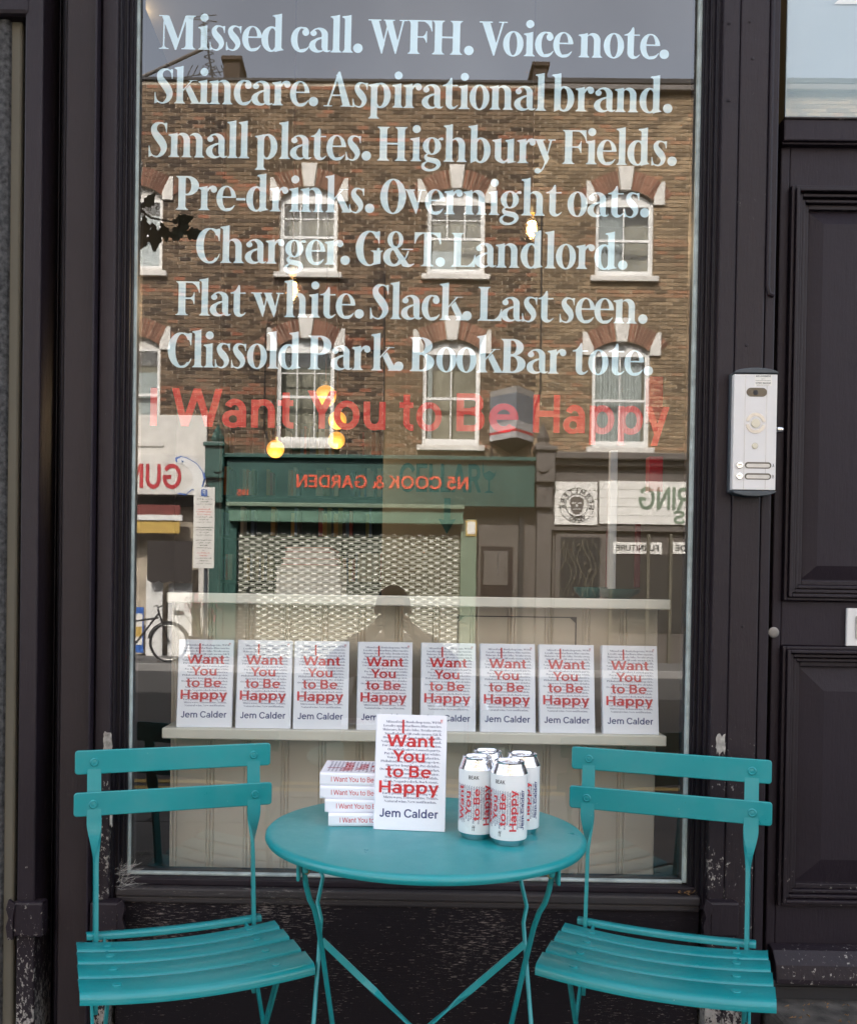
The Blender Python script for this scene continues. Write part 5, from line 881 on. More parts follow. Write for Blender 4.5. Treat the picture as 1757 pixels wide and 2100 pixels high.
def make_book(loc, label, rz=0.0, lean=0.0, group=None, M4=None):
    global BK
    root = empty('book', loc, label, 'book', group)
    if M4 is not None: root.matrix_world = M4
    else: root.matrix_world = Matrix.Translation(loc) @ Matrix.Rotation(rz, 4, 'Z') @ Matrix.Rotation(-lean, 4, 'X')
    if BK is None:
        BK = []
        BK.append(('cover', book_body().build('cover', M['cover'], root, bevel=.0004, segs=1)))
        mb_ = MB(); mb_.box(-BW/2+.003, BW/2-.003, .0013, BT-.0013, .002, BH-.002); BK.append(('pages', mb_.build('pages', M['pages'], root)))
        mb_ = MB(); n = len(COVER); zt_ = BH*.952; zb_ = BH*.235
        for i, (t, (a_, b_)) in enumerate(zip(COVER, COVW)):
            zz = zt_ - (i+.75)*(zt_-zb_)/(n-.2)
            serif_line(mb_, t, -BW/2+a_*BW, -BW/2+min(.93, (a_+b_))*BW, zz, .0043, lambda x,y,l: (x, -.00012-l*.3, y))
        serif_line(mb_, 'ff', BW/2-.011, BW/2-.0075, BH-.0105, .0, lambda x,y,l: (x, -.00012, y))
        BK.append(('small_print', mb_.build('small_print', M['ink_print'], root)))
        mb_ = MB()
        for wd, x0, x1, z0, cap in (('I',.325,.355,.835,.020*6),('Want',.115,.785,.72,.104),('You',.20,.65,.588,.10),('to Be',.11,.745,.455,.10),('Happy',.02,.855,.318,.105)):
            x0_, x1_ = -BW/2+(x0+.05)*BW, -BW/2+(x1+.05)*BW; cap = cap*BH
            sans_line(mb_, wd, x0_, x1_, z0*BH, cap, lambda x,y,l: (x, -.00045, y), bold=.035)
        sans_line(mb_, 'ff', BW/2-.012, BW/2-.0075, BH-.014, .006, lambda x,y,l: (x, -.00045, y), bold=.0)
        BK.append(('title', mb_.build('title', M['over_red'], root)))
        mb_ = MB(); sans_line(mb_, 'Jem Calder', -BW/2+.085*BW, -BW/2+.90*BW, .11*BH, .0155, lambda x,y,l: (x, -.00015, y), bold=.04)
        BK.append(('author_line', mb_.build('author_line', M['ink_blue'], root)))
        mb_ = MB(); sans_line(mb_, 'I Want You to Be Happy', 0, .118, 0, .0095, lambda x,y,l: (-BW/2-.00012, BT/2+.0045-y, BH-.022-x), bold=.004)
        BK.append(('spine_title', mb_.build('spine_title', M['ink_red'], root)))
        mb_ = MB(); sans_line(mb_, 'Jem Calder', 0, .052, 0, .0095, lambda x,y,l: (-BW/2-.00012, BT/2+.0045-y, BH-.150-x), bold=.004)
        BK.append(('spine_author', mb_.build('spine_author', M['ink_blue'], root)))
    else:
        for nm, o in BK: put(o, nm, root)
    return root
BK = None
ordn = ['leftmost of the row','second from left','third from left','fourth from left, above the table stack','fifth from left, half behind the table book','sixth from left','seventh from left','rightmost of the row']
spots = [(418,1489,4),(539,1490,1),(657,1491,1),(787,1491,-1),(918,1493,-2),(1041,1495,-1),(1163,1497,-1),(1293,1499,-3)]
for (u, v, rz), od in zip(spots, ordn):
    p = atz(u, v, zs1); y = .072
    p = at(u, v, y)
    b = make_book((p.x, y, zs1+.0005), 'red titled white book on the shelf, '+od, R(rz+1.0), R(9 if u > 500 else 10), 'books standing on the window shelf')
    b.scale = (1.0, 1.0, 1.0)

# --- pile of papers/books and small things on the counter top
M['dull_cover'] = simple('dull paper cover', (.34,.31,.28), .7); M['dull_red'] = simple('dull red cover', (.36,.12,.10), .7)
cols = ['dull_cover']*8
zz = zt1 + .001
bw0 = at(570, 1200, .36).x; bw1 = at(706, 1200, .36).x
desc = ['bottom','second from the bottom','third from the bottom','fourth from the bottom','fifth from the bottom','topmost']
for i in range(6):
    th = [.030,.026,.022,.018,.016,.014][i]; ins = [0,.004,.002,.016,.022,.030][i]
    root = empty('magazine_pile_book', ((bw0+bw1)/2, .40, zz), 'pale large-format book, %s of the pile on the counter top' % desc[i], 'book', 'pile of pale books on the counter top')
    mb = MB(); w = (bw1-bw0)/2-ins; mb.box(-w+.004, w-.004, -.10, .14, .002, th-.002); mb.build('pages', M[cols[i]], root)
    mb = MB(); mb.box(-w, w, -.104, .144, 0, .0019); mb.box(-w, w, -.104, .144, th-.0019, th-.0003); mb.build('cover', M[('dull_cover','dull_cover','wall_tan','dull_red','dull_cover','dull_red')[i]], root)
    root.rotation_euler = (0,0,R(random.uniform(-3,3))); zz += th
for k, (u, w, hh, lb) in enumerate(((1210, .052, .030, 'smaller teal bowl on the counter top, left of the two'), (1262, .075, .026, 'wide teal bowl on the counter top, right of the two'))):
    p = at(u, 1222, .30); mb = MB(); mb.lathe([(w*.45,0),(w*.5,.003),(w*.8,hh*.6),(w*.86,hh),(w*.80,hh),(w*.7,hh*.6),(w*.3,.006)], n=28, cap=True)
    o = mb.build('bowl', M['green'], smooth=True); o.location = (p.x, .30, zt1+.0008); tag(o, lb, 'bowl')
# pale posts and bookmark strips at the right
def strip(u, v0, v1, y, w, mat, name, lb, cat):
    p = at(u, v0, y); q = at(u, v1, y); mb_ = MB(); mb_.box(-w/2, w/2, -w/2, w/2, 0, p.z-q.z); o = mb_.build(name, M[mat], bevel=.002); o.location = (q.x, y, q.z); return tag(o, lb, cat)
strip(1252, 925, 1222, .55, .022, 'panel_white', 'display_post', 'pale square upright post rising from the right end of the counter top', 'post')
strip(1340, 775, 868, .9, .045, 'gun_red', 'hanging_banner', 'upper red vertical banner hanging by the right window edge', 'banner')
strip(1340, 938, 1010, .9, .045, 'gun_red', 'hanging_banner', 'lower red vertical banner hanging by the right window edge', 'banner')
strip(1305, 1075, 1205, .7, .016, 'maroon', 'bookmark_strip', 'narrow red and gold bookmark strip right of the pale post', 'bookmark')
strip(1245, 1085, 1205, .7, .012, 'maroon', 'bookmark_strip', 'narrow dark red bookmark strip left of the pale post', 'bookmark')

# --- bookcase on the back wall
YB = 4.6
bc0, bc1 = at(455, 1000, YB).x, at(800, 1000, YB).x
bcx = (bc0+bc1)/2
case = empty('bookcase', (bcx, YB+.15, .1), 'dark green bookcase against the back wall of the shop', 'bookcase')
rows = [at(500, v, YB).z for v in (1190, 1098, 1015, 930, 845)]
mb = MB()
for z in rows: mb.box(bc0, bc1, YB, YB+.3, z-.02, z)
loc_mb(case, mb).build('shelf', M['wall_green'], case)
for x in (bc0-.03, bc1): mb = MB(); mb.box(x, x+.03, YB, YB+.3, .1, rows[-1]+.25); loc_mb(case, mb).build('side_panel', M['wall_green'], case)
mb = MB(); mb.box(bc0, bc1, YB+.3, YB+.32, .1, rows[-1]+.25); loc_mb(case, mb).build('back_panel', M['wall_green'], case)
spm = [simple('cloth spine %s' % n, c, .7, bmp=0) for n, c in (('red',(.35,.05,.04)),('ochre',(.45,.28,.08)),('cream',(.55,.50,.40)),('blue',(.08,.14,.25)),('olive',(.20,.20,.08)),('orange',(.5,.18,.06)),('white',(.6,.6,.58)),('black',(.04,.04,.04)))]
sn = ['red','ochre','cream','blue','olive','orange','white','black']
unit = {}; seen = {}
ORD = ['', 'first','second','third','fourth','fifth','sixth','seventh','eighth','ninth','tenth','eleventh','twelfth','thirteenth','fourteenth']
rn = ['lowest','second lowest','middle','upper','top']
for ri, z in enumerate(rows[:4]):
    x = bc0 + .01
    while x < bc1 - .05:
        if random.random() < .10: x += random.uniform(.05, .14); continue
        k = random.randrange(8); w = random.choice((.018,.024,.03)); h = random.choice((.17,.19,.21))
        if (k, w) not in unit:
            mb = MB(); mb.box(-w/2, w/2, 0, .14, 0, 1); unit[(k, w)] = o = mb.build('shelved_book', spm[k])
        else: o = put(unit[(k, w)], 'shelved_book')
        if x + w > bc1: break
        o.location = (x+w/2, YB+.03, z+.0005); o.scale = (1, 1, h); x += w + .0012
        seen[(ri, k)] = seen.get((ri, k), 0) + 1
        tag(o, '%s %s spined book from the left on the %s shelf of the back bookcase' % (ORD[seen[(ri, k)]], sn[k], rn[ri]), 'book', 'books on the back bookcase')

# --- lamps
def lamp_light(root, r, w):      # the lit lamp's own light
    l = bpy.data.lights.new('lamp_light', 'POINT'); l.energy = w; l.color = (1.0, .72, .42); l.shadow_soft_size = r*.9
    o = bpy.data.objects.new('lamp_light', l); col.objects.link(o); o.parent = root; o.location = (0, -r*2.2, -r*2.2)
def edison(u, v, y, r, lb):
    p = at(u, v, y); root = empty('pendant_bulb', (p.x, y, p.z), lb, 'lamp', 'clear filament bulbs hanging behind the glass')
    mb_ = MB(); mb_.lathe([(r*.05,-r*1.15),(r*.5,-r*1.02),(r*.86,-r*.6),(r,-r*.05),(r*.9,r*.5),(r*.6,r*.95),(r*.4,r*1.35),(r*.36,r*1.6)], n=28, cap=False); mb_.build('glass_bulb', M['bulb_glass'], root, smooth=True)
    mb_ = MB()
    for k in range(6):
        a_ = k*math.pi/3; mb_.tube([(math.cos(a_)*r*.18, math.sin(a_)*r*.18, -r*.55), (math.cos(a_)*r*.34, math.sin(a_)*r*.34, r*.75)], r*.055, 6)
    mb_.build('filament', M['filament'], root)
    mb_ = MB(); mb_.ball((0,0,r*.05), r*.52, 14, 10, 1.25); mb_.build('glow', M['bulb_core'], root, smooth=True)
    mb_ = MB(); mb_.lathe([(r*.40,r*1.55),(r*.42,r*1.7),(r*.42,r*2.5),(r*.25,r*2.7),(.003,r*2.9)], n=20); mb_.build('lamp_holder', M['brass'], root, smooth=True)
    mb_ = MB(); mb_.tube([(0,0,r*2.8),(0,0,3.25-p.z)], .0022, 6); mb_.build('flex', M['cord'], root); lamp_light(root, r, .9)
edison(1090, 472, .62, .031, 'clear filament bulb hanging to the right of centre, above the fifth text line')
edison(600, 598, .62, .031, 'clear filament bulb hanging left of centre, over the sixth text line')
def globe(u, v, y, r, lb, mat='globe', grp='amber globe lamps in the shop'):
    p = at(u, v, y); root = empty('globe_lamp', (p.x, y, p.z), lb, 'lamp', grp)
    mb_ = MB(); mb_.ball((0,0,0), r, 20, 12); mb_.build('globe', M[mat], root, smooth=True)
    mb_ = MB(); mb_.lathe([(r*.3,r*.95),(r*.3,r*1.3),(r*.1,r*1.4)], n=14); mb_.build('lamp_holder', M['brass'], root, smooth=True)
    mb_ = MB(); mb_.tube([(0,0,r*1.3),(0,0,3.25-p.z)], .002, 6); mb_.build('flex', M['cord'], root); lamp_light(root, r, .45)
globe(668, 812, 2.2, .050, 'largest amber globe lamp, highest of the amber cluster')
globe(692, 862, 2.5, .046, 'amber globe lamp in the middle of the cluster over the red lettering')
globe(690, 903, 2.8, .046, 'amber globe lamp at the bottom of the cluster')
globe(565, 921, 2.3, .043, 'amber globe lamp hanging alone to the left of the cluster')
globe(416, 332, 2.6, .038, 'small bright lamp high on the left behind the third text line', 'bulb_core', 'small bright lamps')
globe(291, 5, 1.2, .032, 'small bright lamp in the top left corner of the window', 'bulb_core', 'small bright lamps')

# ================================================================== TABLE
TX, TY, TZ, TR = at(871, 1700, -.43).x, -.43, .735, .300
tb = empty('bistro_table', (TX, TY, 0), 'round teal metal bistro table between the two chairs', 'table')
mb = MB(); mb.lathe([(.0001,-.002),(TR-.03,-.002),(TR-.010,-.017),(TR-.003,-.016),(TR,-.011),(TR-.001,-.005),(TR-.005,-.0010),(TR-.012,0),(.0001,0)], cz=TZ, n=96, cap=False)
mb.build('table_top', M['teal'], tb, smooth=True)
for s in (-1, 1):
    zt_ = TZ-.03; C_ = lambda *a: [(s*q[0], q[1], q[2]) for q in a]
    mb = MB(); mb.tube(C_((.214,-.165,zt_+.005),(.210,-.15,zt_-.035),(.205,-.138,zt_-.062),(.197,-.128,zt_-.082),(.192,-.10,zt_-.12),(.184,-.05,zt_-.21),(.168,.03,zt_-.38),(.150,.15,.005)), .0048, 10); mb.build('leg', M['teal'], tb, smooth=True)
    mb = MB(); mb.tube(C_((.212,.150,zt_),(.212,.14,zt_-.030),(.202,.13,zt_-.050),(.211,.12,zt_-.072),(.199,.11,zt_-.098),(.207,.08,zt_-.14),(.198,.06,zt_-.165),(.200,.02,zt_-.24),(.206,-.06,zt_-.40),(.214,-.17,.005)), .0042, 10); mb.build('leg', M['teal'], tb, smooth=True)
    mb = MB(); mb.box(s*.209-.005, s*.209+.005, -.185, .17, zt_-.004, zt_+.020); mb.build('top_rail', M['teal'], tb, bevel=.003)
    mb = MB(); mb.box(s*.222-.003, s*.222+.003, -.178, -.145, zt_-.020, zt_+.014); mb.build('bracket', M['teal'], tb, bevel=.0028, segs=3)
    o = MB().lathe([(.005,0),(.005,.003),(.003,.005)], n=12).build('rivet', M['brass'], tb); o.location = (s*.207, -.176, zt_-.002); o.rotation_euler = (R(90),0,0)
    # diagonal flat brace, twisted where it passes the other
    a = Vector((s*.192, .0, zt_-.185)); b = Vector((-s*.015, -.03+.012*s, zt_-.36)); c_ = Vector((-s*.185, -.07, zt_-.51))
    mb = MB(); pts = [a.lerp(b, t/10) for t in range(11)] + [b.lerp(c_, t/8) for t in range(1, 9)]
    vs = []; fs = []
    for i, p in enumerate(pts):
        t = i/10.0; tw = 1/(1+math.exp(-(t-.62)*26)) if s > 0 else 1/(1+math.exp(-(t-.5)*18))
        ang = tw*math.pi/2*(1 if t < 1 else 1); d = (b-a).normalized(); n1 = Vector((0,1,0)); n2 = d.cross(n1).normalized()
        wdir = n2*math.cos(ang)+n1*math.sin(ang); tdir = d.cross(wdir).normalized()
        for aa, bb in ((-1,-1),(1,-1),(1,1),(-1,1)): vs.append(p + wdir*aa*.0062 + tdir*bb*.0018)
    for i in range(len(pts)-1):
        for k in range(4): q0=i*4+k; q1=i*4+(k+1)%4; fs.append((q0,q1,q1+4,q0+4))
    mb.add(vs, fs); mb.build('brace', M['teal'], tb)

# ================================================================== CHAIRS
def slat_curved(w, y0, y1, sag, thick, nose=False, cz=0.0, n=16):
    mb_ = MB(); prof = [(y0-.001,-.010),(y0-.0015,-.006),(y0,-.0025),(y0+.003,-.0006),(y0+.007,.0),(y1-.006,-.001),(y1,-.005)]
    if nose: prof = [(y0-.002,-.016),(y0-.003,-.010),(y0,-.004),(y0+.006,-.0006),(y0+.014,0),(y1-.006,.0),(y1,-.003)]
    top = [(p[0], p[1]) for p in prof]; bot = [(p[0], p[1]-thick) for p in reversed(prof)]
    ring = top + bot; m_ = len(ring); vs = []; fs = []
    cut = .006
    for i in range(n+1):
        t = -1 + 2*i/n; x = t*w/2; z = cz + sag*(t*t-1)*1.0 + (0)
        for (yy, zz_) in ring:
            k = 0
            vs.append((x, yy, z+zz_))
    for i in range(n):
        for k in range(m_): a_=i*m_+k; b_=i*m_+(k+1)%m_; fs.append((a_, a_+m_, b_+m_, b_))
    fs.append(tuple(range(m_))); fs.append(tuple(n*m_+k for k in range(m_))[::-1]); mb_.add(vs, fs); return mb_
def make_chair(loc, rz, label):
    ch = empty('bistro_chair', loc, label, 'chair', 'teal folding bistro chairs', rz)
    SZ = .474; W = .425; ys = [-.182, -.092, -.010, .064]; d = [.075, .067, .060, .053]
    for i, (y0, dd) in enumerate(zip(ys, d)):
        z = SZ - .004*i
        o = slat_curved(W - .004*i, y0, y0+dd, .014, .0035, nose=(i == 0), cz=z).build('seat_slat', M['teal'], ch, smooth=True)
        for s in (-1, 1):
            r = MB().lathe([(.0085,-.001),(.0085,.0008),(.0072,.0018),(.005,.0016),(.0,.0012)], n=18, cap=False).build('rivet', M['teal'], ch, smooth=True)
            r.location = (s*W*.345, y0+dd*.5, z + .014*((.69)**2-1) + .0004)
    mb_ = slat_curved(W*.87, .142, .166, .006, .003, cz=SZ-.010); mb_.build('rear_bar', M['teal'], ch, smooth=True)
    zt_ = .815; p1 = .087; yt = .187
    for k in range(2):
        zc = zt_ - p1*k; yy = yt - .010*k
        w = .420 + .004*k; h = .051
        mb_ = MB(); rr = .007; pts = []
        for (cx_, cz_, a0) in ((w/2-rr,h/2-rr,0),(-w/2+rr,h/2-rr,90),(-w/2+rr,-h/2+rr,180),(w/2-rr,-h/2+rr,270)):
            for q in range(5): a_ = R(a0+q*22.5); pts.append((cx_+rr*math.cos(a_), cz_+rr*math.sin(a_)))
        mb_.prism(pts, lambda p,q,t: (p, t, q), 0, .0055); o = mb_.build('back_slat', M['teal'], ch, bevel=.0022, segs=2); o.location = (0, yy-.0065, zc)
        for s in (-1, 1):
            r = MB().lathe([(.0092,0),(.0092,.001),(.0075,.0026),(.006,.0026),(.0052,.0018),(.0,.0026)], n=20, cap=False).build('rivet', M['teal'], ch, smooth=True)
            r.location = (s*(.171+.002*k), yy-.0066, zc); r.rotation_euler = (R(90), 0, 0)
    for s in (-1, 1):   # uprights: flat bar that twists to edge-on below the second slat
        vs = []; fs = []; N = 54
        for i in range(N+1):
            t = i/N; z = .30 + (.835-.30)*t; y = .135 + (.187-.135)*((z-.40)/.435) if z > .40 else .135
            tw = min(1, max(0, (.708 - z)/.105)); tw = tw*tw*(3-2*tw)
            wd = .0142*(1-tw) + .0105*tw; bul = .0012*math.exp(-((z-.685)/.02)**2)
            ang = tw*math.pi/2*.93
            ux, uy = math.cos(ang), math.sin(ang)*s; tx, ty = -uy, ux; th = .0024 + .0016*tw
            x = s*(.171 - .004*tw)
            for a_, b_ in ((-1,-1),(1,-1),(1,1),(-1,1)): vs.append((x + ux*a_*(wd+bul) + tx*b_*th, y + uy*a_*(wd+bul) + ty*b_*th, z))
        for i in range(N):
            for k in range(4): q0=i*4+k; q1=i*4+(k+1)%4; fs.append((q0,q1,q1+4,q0+4))
        fs.append((3,2,1,0)); fs.append((N*4,N*4+1,N*4+2,N*4+3)); MB().add(vs, fs).build('upright', M['teal'], ch, smooth=True)
        MB().bar((s*.174,.135,.32),(s*.174,-.20,.004),.006,.018,(0,1,0)).build('front_leg', M['teal'], ch, bevel=.001)
        MB().bar((s*.160,-.13,.458),(s*.160,.20,.004),.006,.018,(0,1,0)).build('rear_leg', M['teal'], ch, bevel=.001)
        MB().bar((s*.150,-.17,.452),(s*.150,.15,.446),.005,.012).build('seat_rail', M['teal'], ch, bevel=.001)
    MB().tube([(-.174,-.125,.105),(.174,-.125,.105)], .005, 8).build('stretcher', M['teal'], ch)
    MB().tube([(-.160,.13,.10),(.160,.13,.10)], .005, 8).build('stretcher', M['teal'], ch)
    return ch
make_chair((-.396, -.335, 0), R(21), 'teal folding metal chair left of the round table')
make_chair((.551, -.315, 0), R(-20.5), 'teal folding metal chair right of the round table')

# ================================================================== THINGS ON THE TABLE
p = atz(838, 1704, TZ)
make_book((p.x, p.y, TZ+.0006), 'white book with red title standing upright at the middle of the table', R(-5), R(7.5), None)
p = atz(664, 1696, TZ)
say = ['bottom book of the stack on the table, turned slightly','second book from the bottom of the table stack','third book from the bottom of the table stack','top book of the stack on the table, cover up']
for i in range(4):
    a = R([3.5, .5, -1.5, -2.0][i]); z = TZ+.0006 + i*(BT+.0004)
    # lying flat: cover up, spine towards the camera
    # book local: x across (spine at -x), y thickness (cover at y=0 faces -y), z along height
    base = Vector((p.x + BH/2 + [.004,.0,-.008,-.008][i], p.y + .012 + BW/2 - .004 + [0,.004,.006,.008][i], z + BT))
    # local x -> +y (spine near camera), local -y -> +z (cover up), local z -> -x ... head of the book to the left
    m3 = Matrix(((0,0,-1),(1,0,0),(0,-1,0)))
    m4 = Matrix.Translation(base) @ Matrix.Rotation(a, 4, 'Z') @ m3.to_4x4() @ Matrix.Translation((0,0,-BH/2))
    make_book(base, 'white book with red spine title, '+say[i], group='books stacked flat on the table', M4=m4)

CR, CHH = .0330, .148
def make_can(x, y, rz, label):
    c = empty('drink_can', (x, y, TZ+.0005), label, 'can', 'white drink cans on the table', rz)
    MB().lathe([(.024,.0035),(.0245,.0),(.026,.0),(.0275,.004),(.0308,.0085),(.0322,.0108)], n=56).build('base', M['alu'], c, smooth=True)
    MB().lathe([(.0322,.0108),(CR,.0135),(CR,.1265)], n=72, cap=False).build('sleeve', M['can_white'], c, smooth=True)
    MB().lathe([(CR,.1265),(.0328,.1275),(.0318,.131),(.0292,.1375),(.0272,.1425),(.0266,.1445),(.0270,.1462),(.0272,.1472),(.0264,.148),(.0256,.1470),(.0250,.1435),(.0236,.1425),(.0228,.1445),(.0005,.1445)], n=64, cap=False).build('shoulder', M['alu'], c, smooth=True)
    mb_ = MB(); mb_.lathe([(.0095,0),(.0098,.0012),(.0060,.0014),(.0058,.0006)], 0, -.006, .1448, n=22, cap=False); mb_.box(-.0075,.0075,.0,.0125,.1447,.1458); mb_.lathe([(.0025,0),(.0025,.0022),(.001,.0026)], 0, .002, .1450, n=12)
    mb_.build('ring_pull', M['alu'], c, bevel=.0003)
    def wrap(s, z, l, r=CR+.00018):   # s = distance round the can, to the right as seen from outside at angle -90
        a_ = -math.pi/2 + s/CR; return ((r+l)*math.cos(a_), (r+l)*math.sin(a_), z)
    mb_ = MB(); sans_line(mb_, 'BEAK', -.0435, -.0245, .1105, .0068, lambda x,y,l: wrap(x, y, l), bold=.05); mb_.build('brewer_name', M['ink_black'], c)
    mb_ = MB(); sans_line(mb_, 'ff', -.036, -.0305, .0175, .0095, lambda x,y,l: wrap(x, y, l), bold=.01); mb_.build('emblem', M['ink_black'], c)
    mb_ = MB()
    for i, t in enumerate(COVER):       # lines run upwards, first line furthest left
        s = -.078 + i*.0046; a_, b_ = COVW[i]
        serif_line(mb_, t, .030 + (a_-.07)*.075, .030+(a_+b_-.07)*.082, 0, .0034, lambda x,y,l: wrap(s - y + .0, x, l+.0))
    mb_.build('small_print', M['ink_print'], c)
    mb_ = MB()
    for wd, s, z0, z1, cap in (('Want',-.0535,.036,.098,.0105),('You',-.0390,.045,.089,.0105),('to Be',-.0225,.036,.094,.0115),('Happy',-.0035,.0275,.1005,.0125)):
        mb__ = MB(); sans_line(mb__, wd, z0, z1, 0, cap, lambda x,y,l: wrap(s-y, x, .0004), bold=.04); mb_.add(mb__.v, mb__.f)
    mb_.build('title', M['over_red'] if False else M['ink_red'], c)
    mb_ = MB(); sans_line(mb_, 'Jem Calder', .029, .100, 0, .0078, lambda x,y,l: wrap(.0130-y, x, l), bold=.04); mb_.build('author_line', M['ink_blue'], c)
    return c
cy = lambda d: d - 2.18
make_can(.218, cy(1.661), R(23), 'white drink can nearest the camera, front of the four')
make_can(.164, cy(1.701), R(44), 'white drink can at the left of the four, maker name showing')
make_can(.253, cy(1.743), R(24), 'white drink can at the right of the four, author name showing')
make_can(.190, cy(1.768), R(120), 'white drink can at the back of the four, mostly hidden')

# ================================================================== ENTRY PHONE
yk = -.0765
k0 = at(1504, 768, yk-.02); k1 = at(1586, 1006, yk-.02)
kx, kz = (k0.x+k1.x)/2, (k0.z+k1.z)/2; kw, kh = (k1.x-k0.x)/2+.001, (k0.z-k1.z)/2
ep = empty('entry_phone', (kx, yk, kz), 'silver entry phone panel with two call buttons on the door post', 'intercom')
sh = (at(1588, 765, yk).x - at(1581.5, 1005, yk).x)
def kp(name, pts, y0, y1, mat, bev=.0008, smooth=False):
    mb_ = MB(); mb_.prism(pts, lambda p,q,t: (p, t, q), y0, y1); return mb_.build(name, M[mat], ep, bevel=bev, smooth=smooth)
kp('panel', [(-kw,-kh),(kw,-kh),(kw,kh),(-kw,kh)], -.026, 0, 'panel_white', .0015)
arc = [(kw*(1.03)*math.cos(R(a_)), kh + .002 + .012*math.sin(R(a_))) for a_ in range(0, 181, 12)]
kp('top_cap', arc, -.0285, 0, 'panel_grey', .002)
kp('bottom_cap', [(x_, -z_) for x_, z_ in reversed(arc)], -.0285, 0, 'panel_grey', .002)
kp('backplate', [(-kw-.003,-kh-.004),(kw+.002,-kh-.004),(kw+.002,kh+.004),(-kw-.003,kh+.004)], -.012, .0, 'panel_grey', .001)
def pill(cx_, cz_, w_, h_): 
    r_ = h_/2; return [(cx_+(w_/2-r_)+r_*math.cos(R(a_)), cz_+r_*math.sin(R(a_))) for a_ in range(-90, 91, 18)] + [(cx_-(w_/2-r_)+r_*math.cos(R(a_)), cz_+r_*math.sin(R(a_))) for a_ in range(90, 271, 18)]
S = 2*kh/1720.0        # metres per unit of the close-up view of the panel (its height spans 1720 units)
def K(px, py): return ((px-455)*S + (1030-py)*S*.0, (1032-py)*S)
c = K(470, 440); kp('camera_window', pill(c[0], c[1], 305*S, 130*S), -.0268, -.0255, 'lens', .0004)
c = K(452, 445); kp('camera_lens', [(c[0]+38*S*math.cos(R(a_)), c[1]+38*S*math.sin(R(a_))) for a_ in range(0,360,20)], -.0274, -.026, 'black', .0002)
for ang0 in (8, 188):
    c = K(462, 900); pts = [(c[0]+148*S*math.cos(R(a_)), c[1]+155*S*math.sin(R(a_))) for a_ in range(ang0, ang0+165, 8)] + [(c[0]+98*S*math.cos(R(a_)), c[1]+105*S*math.sin(R(a_))) for a_ in range(ang0+160, ang0-1, -8)]
    kp('speaker_grille', pts, -.0266, -.0255, 'steel', .0002)
for (px, py, r_, nm) in ((462,900,64,'call_button'),(458,1237,40,'light_button')):
    c = K(px, py); kp(nm, [(c[0]+r_*S*math.cos(R(a_)), c[1]+r_*S*math.sin(R(a_))) for a_ in range(0,360,15)], -.0278, -.0255, 'pearl', .0006)
    kp('button_ring', [(c[0]+(r_+8)*S*math.cos(R(a_)), c[1]+(r_+8)*S*math.sin(R(a_))) for a_ in range(0,360,15)], -.0266, -.0255, 'steel', .0001)
for py, ch_ in ((1525,'A'),(1690,'B')):
    c = K(510, py); kp('name_slot', pill(c[0], c[1], 395*S, 95*S), -.0266, -.0255, 'lens', .0003); kp('name_window', pill(c[0], c[1]-6*S, 350*S, 55*S), -.0271, -.026, 'pages', .0002)
    c = K(235, py); kp('push_button', [(c[0]+50*S*math.cos(R(a_)), c[1]+50*S*math.sin(R(a_))) for a_ in range(0,360,15)], -.0290, -.0255, 'chrome', .0012)
    kp('button_slot', [(c[0]-30*S, c[1]-6*S),(c[0]+30*S, c[1]-6*S),(c[0]+30*S, c[1]+6*S),(c[0]-30*S, c[1]+6*S)], -.0295, -.0288, 'black', 0)
    c = K(735, py+25); mb_ = MB(); sans_line(mb_, ch_, c[0]-14*S, c[0]+14*S, c[1], 50*S, lambda x,y,l: (x, -.0263, y)); mb_.build('letter_mark', M['panel_grey'], ep)
for px in (300, 620): c = K(px, 0); kp('seam', [(c[0]-.0004,-kh+.002),(c[0]+.0004,-kh+.002),(c[0]+.0004,kh-.002),(c[0]-.0004,kh-.002)], -.0263, -.0255, 'steel', 0)
c0 = K(440, 345); c1 = K(690, 185)
kp('sticker', [(c0[0],c0[1]),(c1[0],c0[1]),(c1[0],c1[1]),(c0[0],c1[1])], -.0264, -.0255, 'sign_white', 0)
mb_ = MB()
for t_, py, hpx, x0_, x1_ in (('ACE LOCKSMITHS',215,24,452,672),('Unit 17',248,10,530,590),('Locks & Keys Specialists',272,10,448,670),('07957 360630',316,24,448,672),('Registered Locksmiths',338,7,470,655)):
    a_ = K(x0_, py); b_ = K(x1_, py); sans_line(mb_, t_, a_[0], b_[0], a_[1], hpx*S, lambda x,y,l: (x, -.0267, y), bold=.03)
mb_.build('sticker_print', M['ink_black'], ep)
mb_ = MB(); c = K(800, 985); mb_.lathe([(.006,0),(.007,.003),(.006,.012),(.003,.014)], n=16); o = mb_.build('side_catch', M['chrome'], ep, smooth=True); o.location = (c[0]-.001, -.020, c[1]); o.rotation_euler = (0, R(90), 0)
# pamphlet scrap: litter in the corner of the sill and step
mb = MB()
for i in range(60):
    x = random.uniform(X(1405,-.08,1800), X(1436,-.08,1800)); y = random.uniform(-.052,-.02); z = sill_z-.018+random.uniform(0,.008); a_ = random.uniform(0,6.3); l = random.uniform(.004,.010)
    mb.add([(x,y,z),(x+l*math.cos(a_),y+l*.4*math.sin(a_),z+.003),(x+l*math.cos(a_)+.002,y,z+.006)], [(0,1,2)])
for i in range(200):
    x = random.uniform(dx0-.02, dx1-.1); y = random.uniform(-.26,-.065); z = .259+random.uniform(0,.006); a_ = random.uniform(0,6.3); l = random.uniform(.004,.014)
    mb.add([(x,y,z),(x+l*math.cos(a_),y+l*math.sin(a_),z+.003),(x+l*math.cos(a_)+.003,y,z+.005)], [(0,1,2)])
tag(mb.build('leaf_litter', M['litter']), 'crumbs of brown dried leaves in the sill corner and on the step', 'litter', kind='stuff')
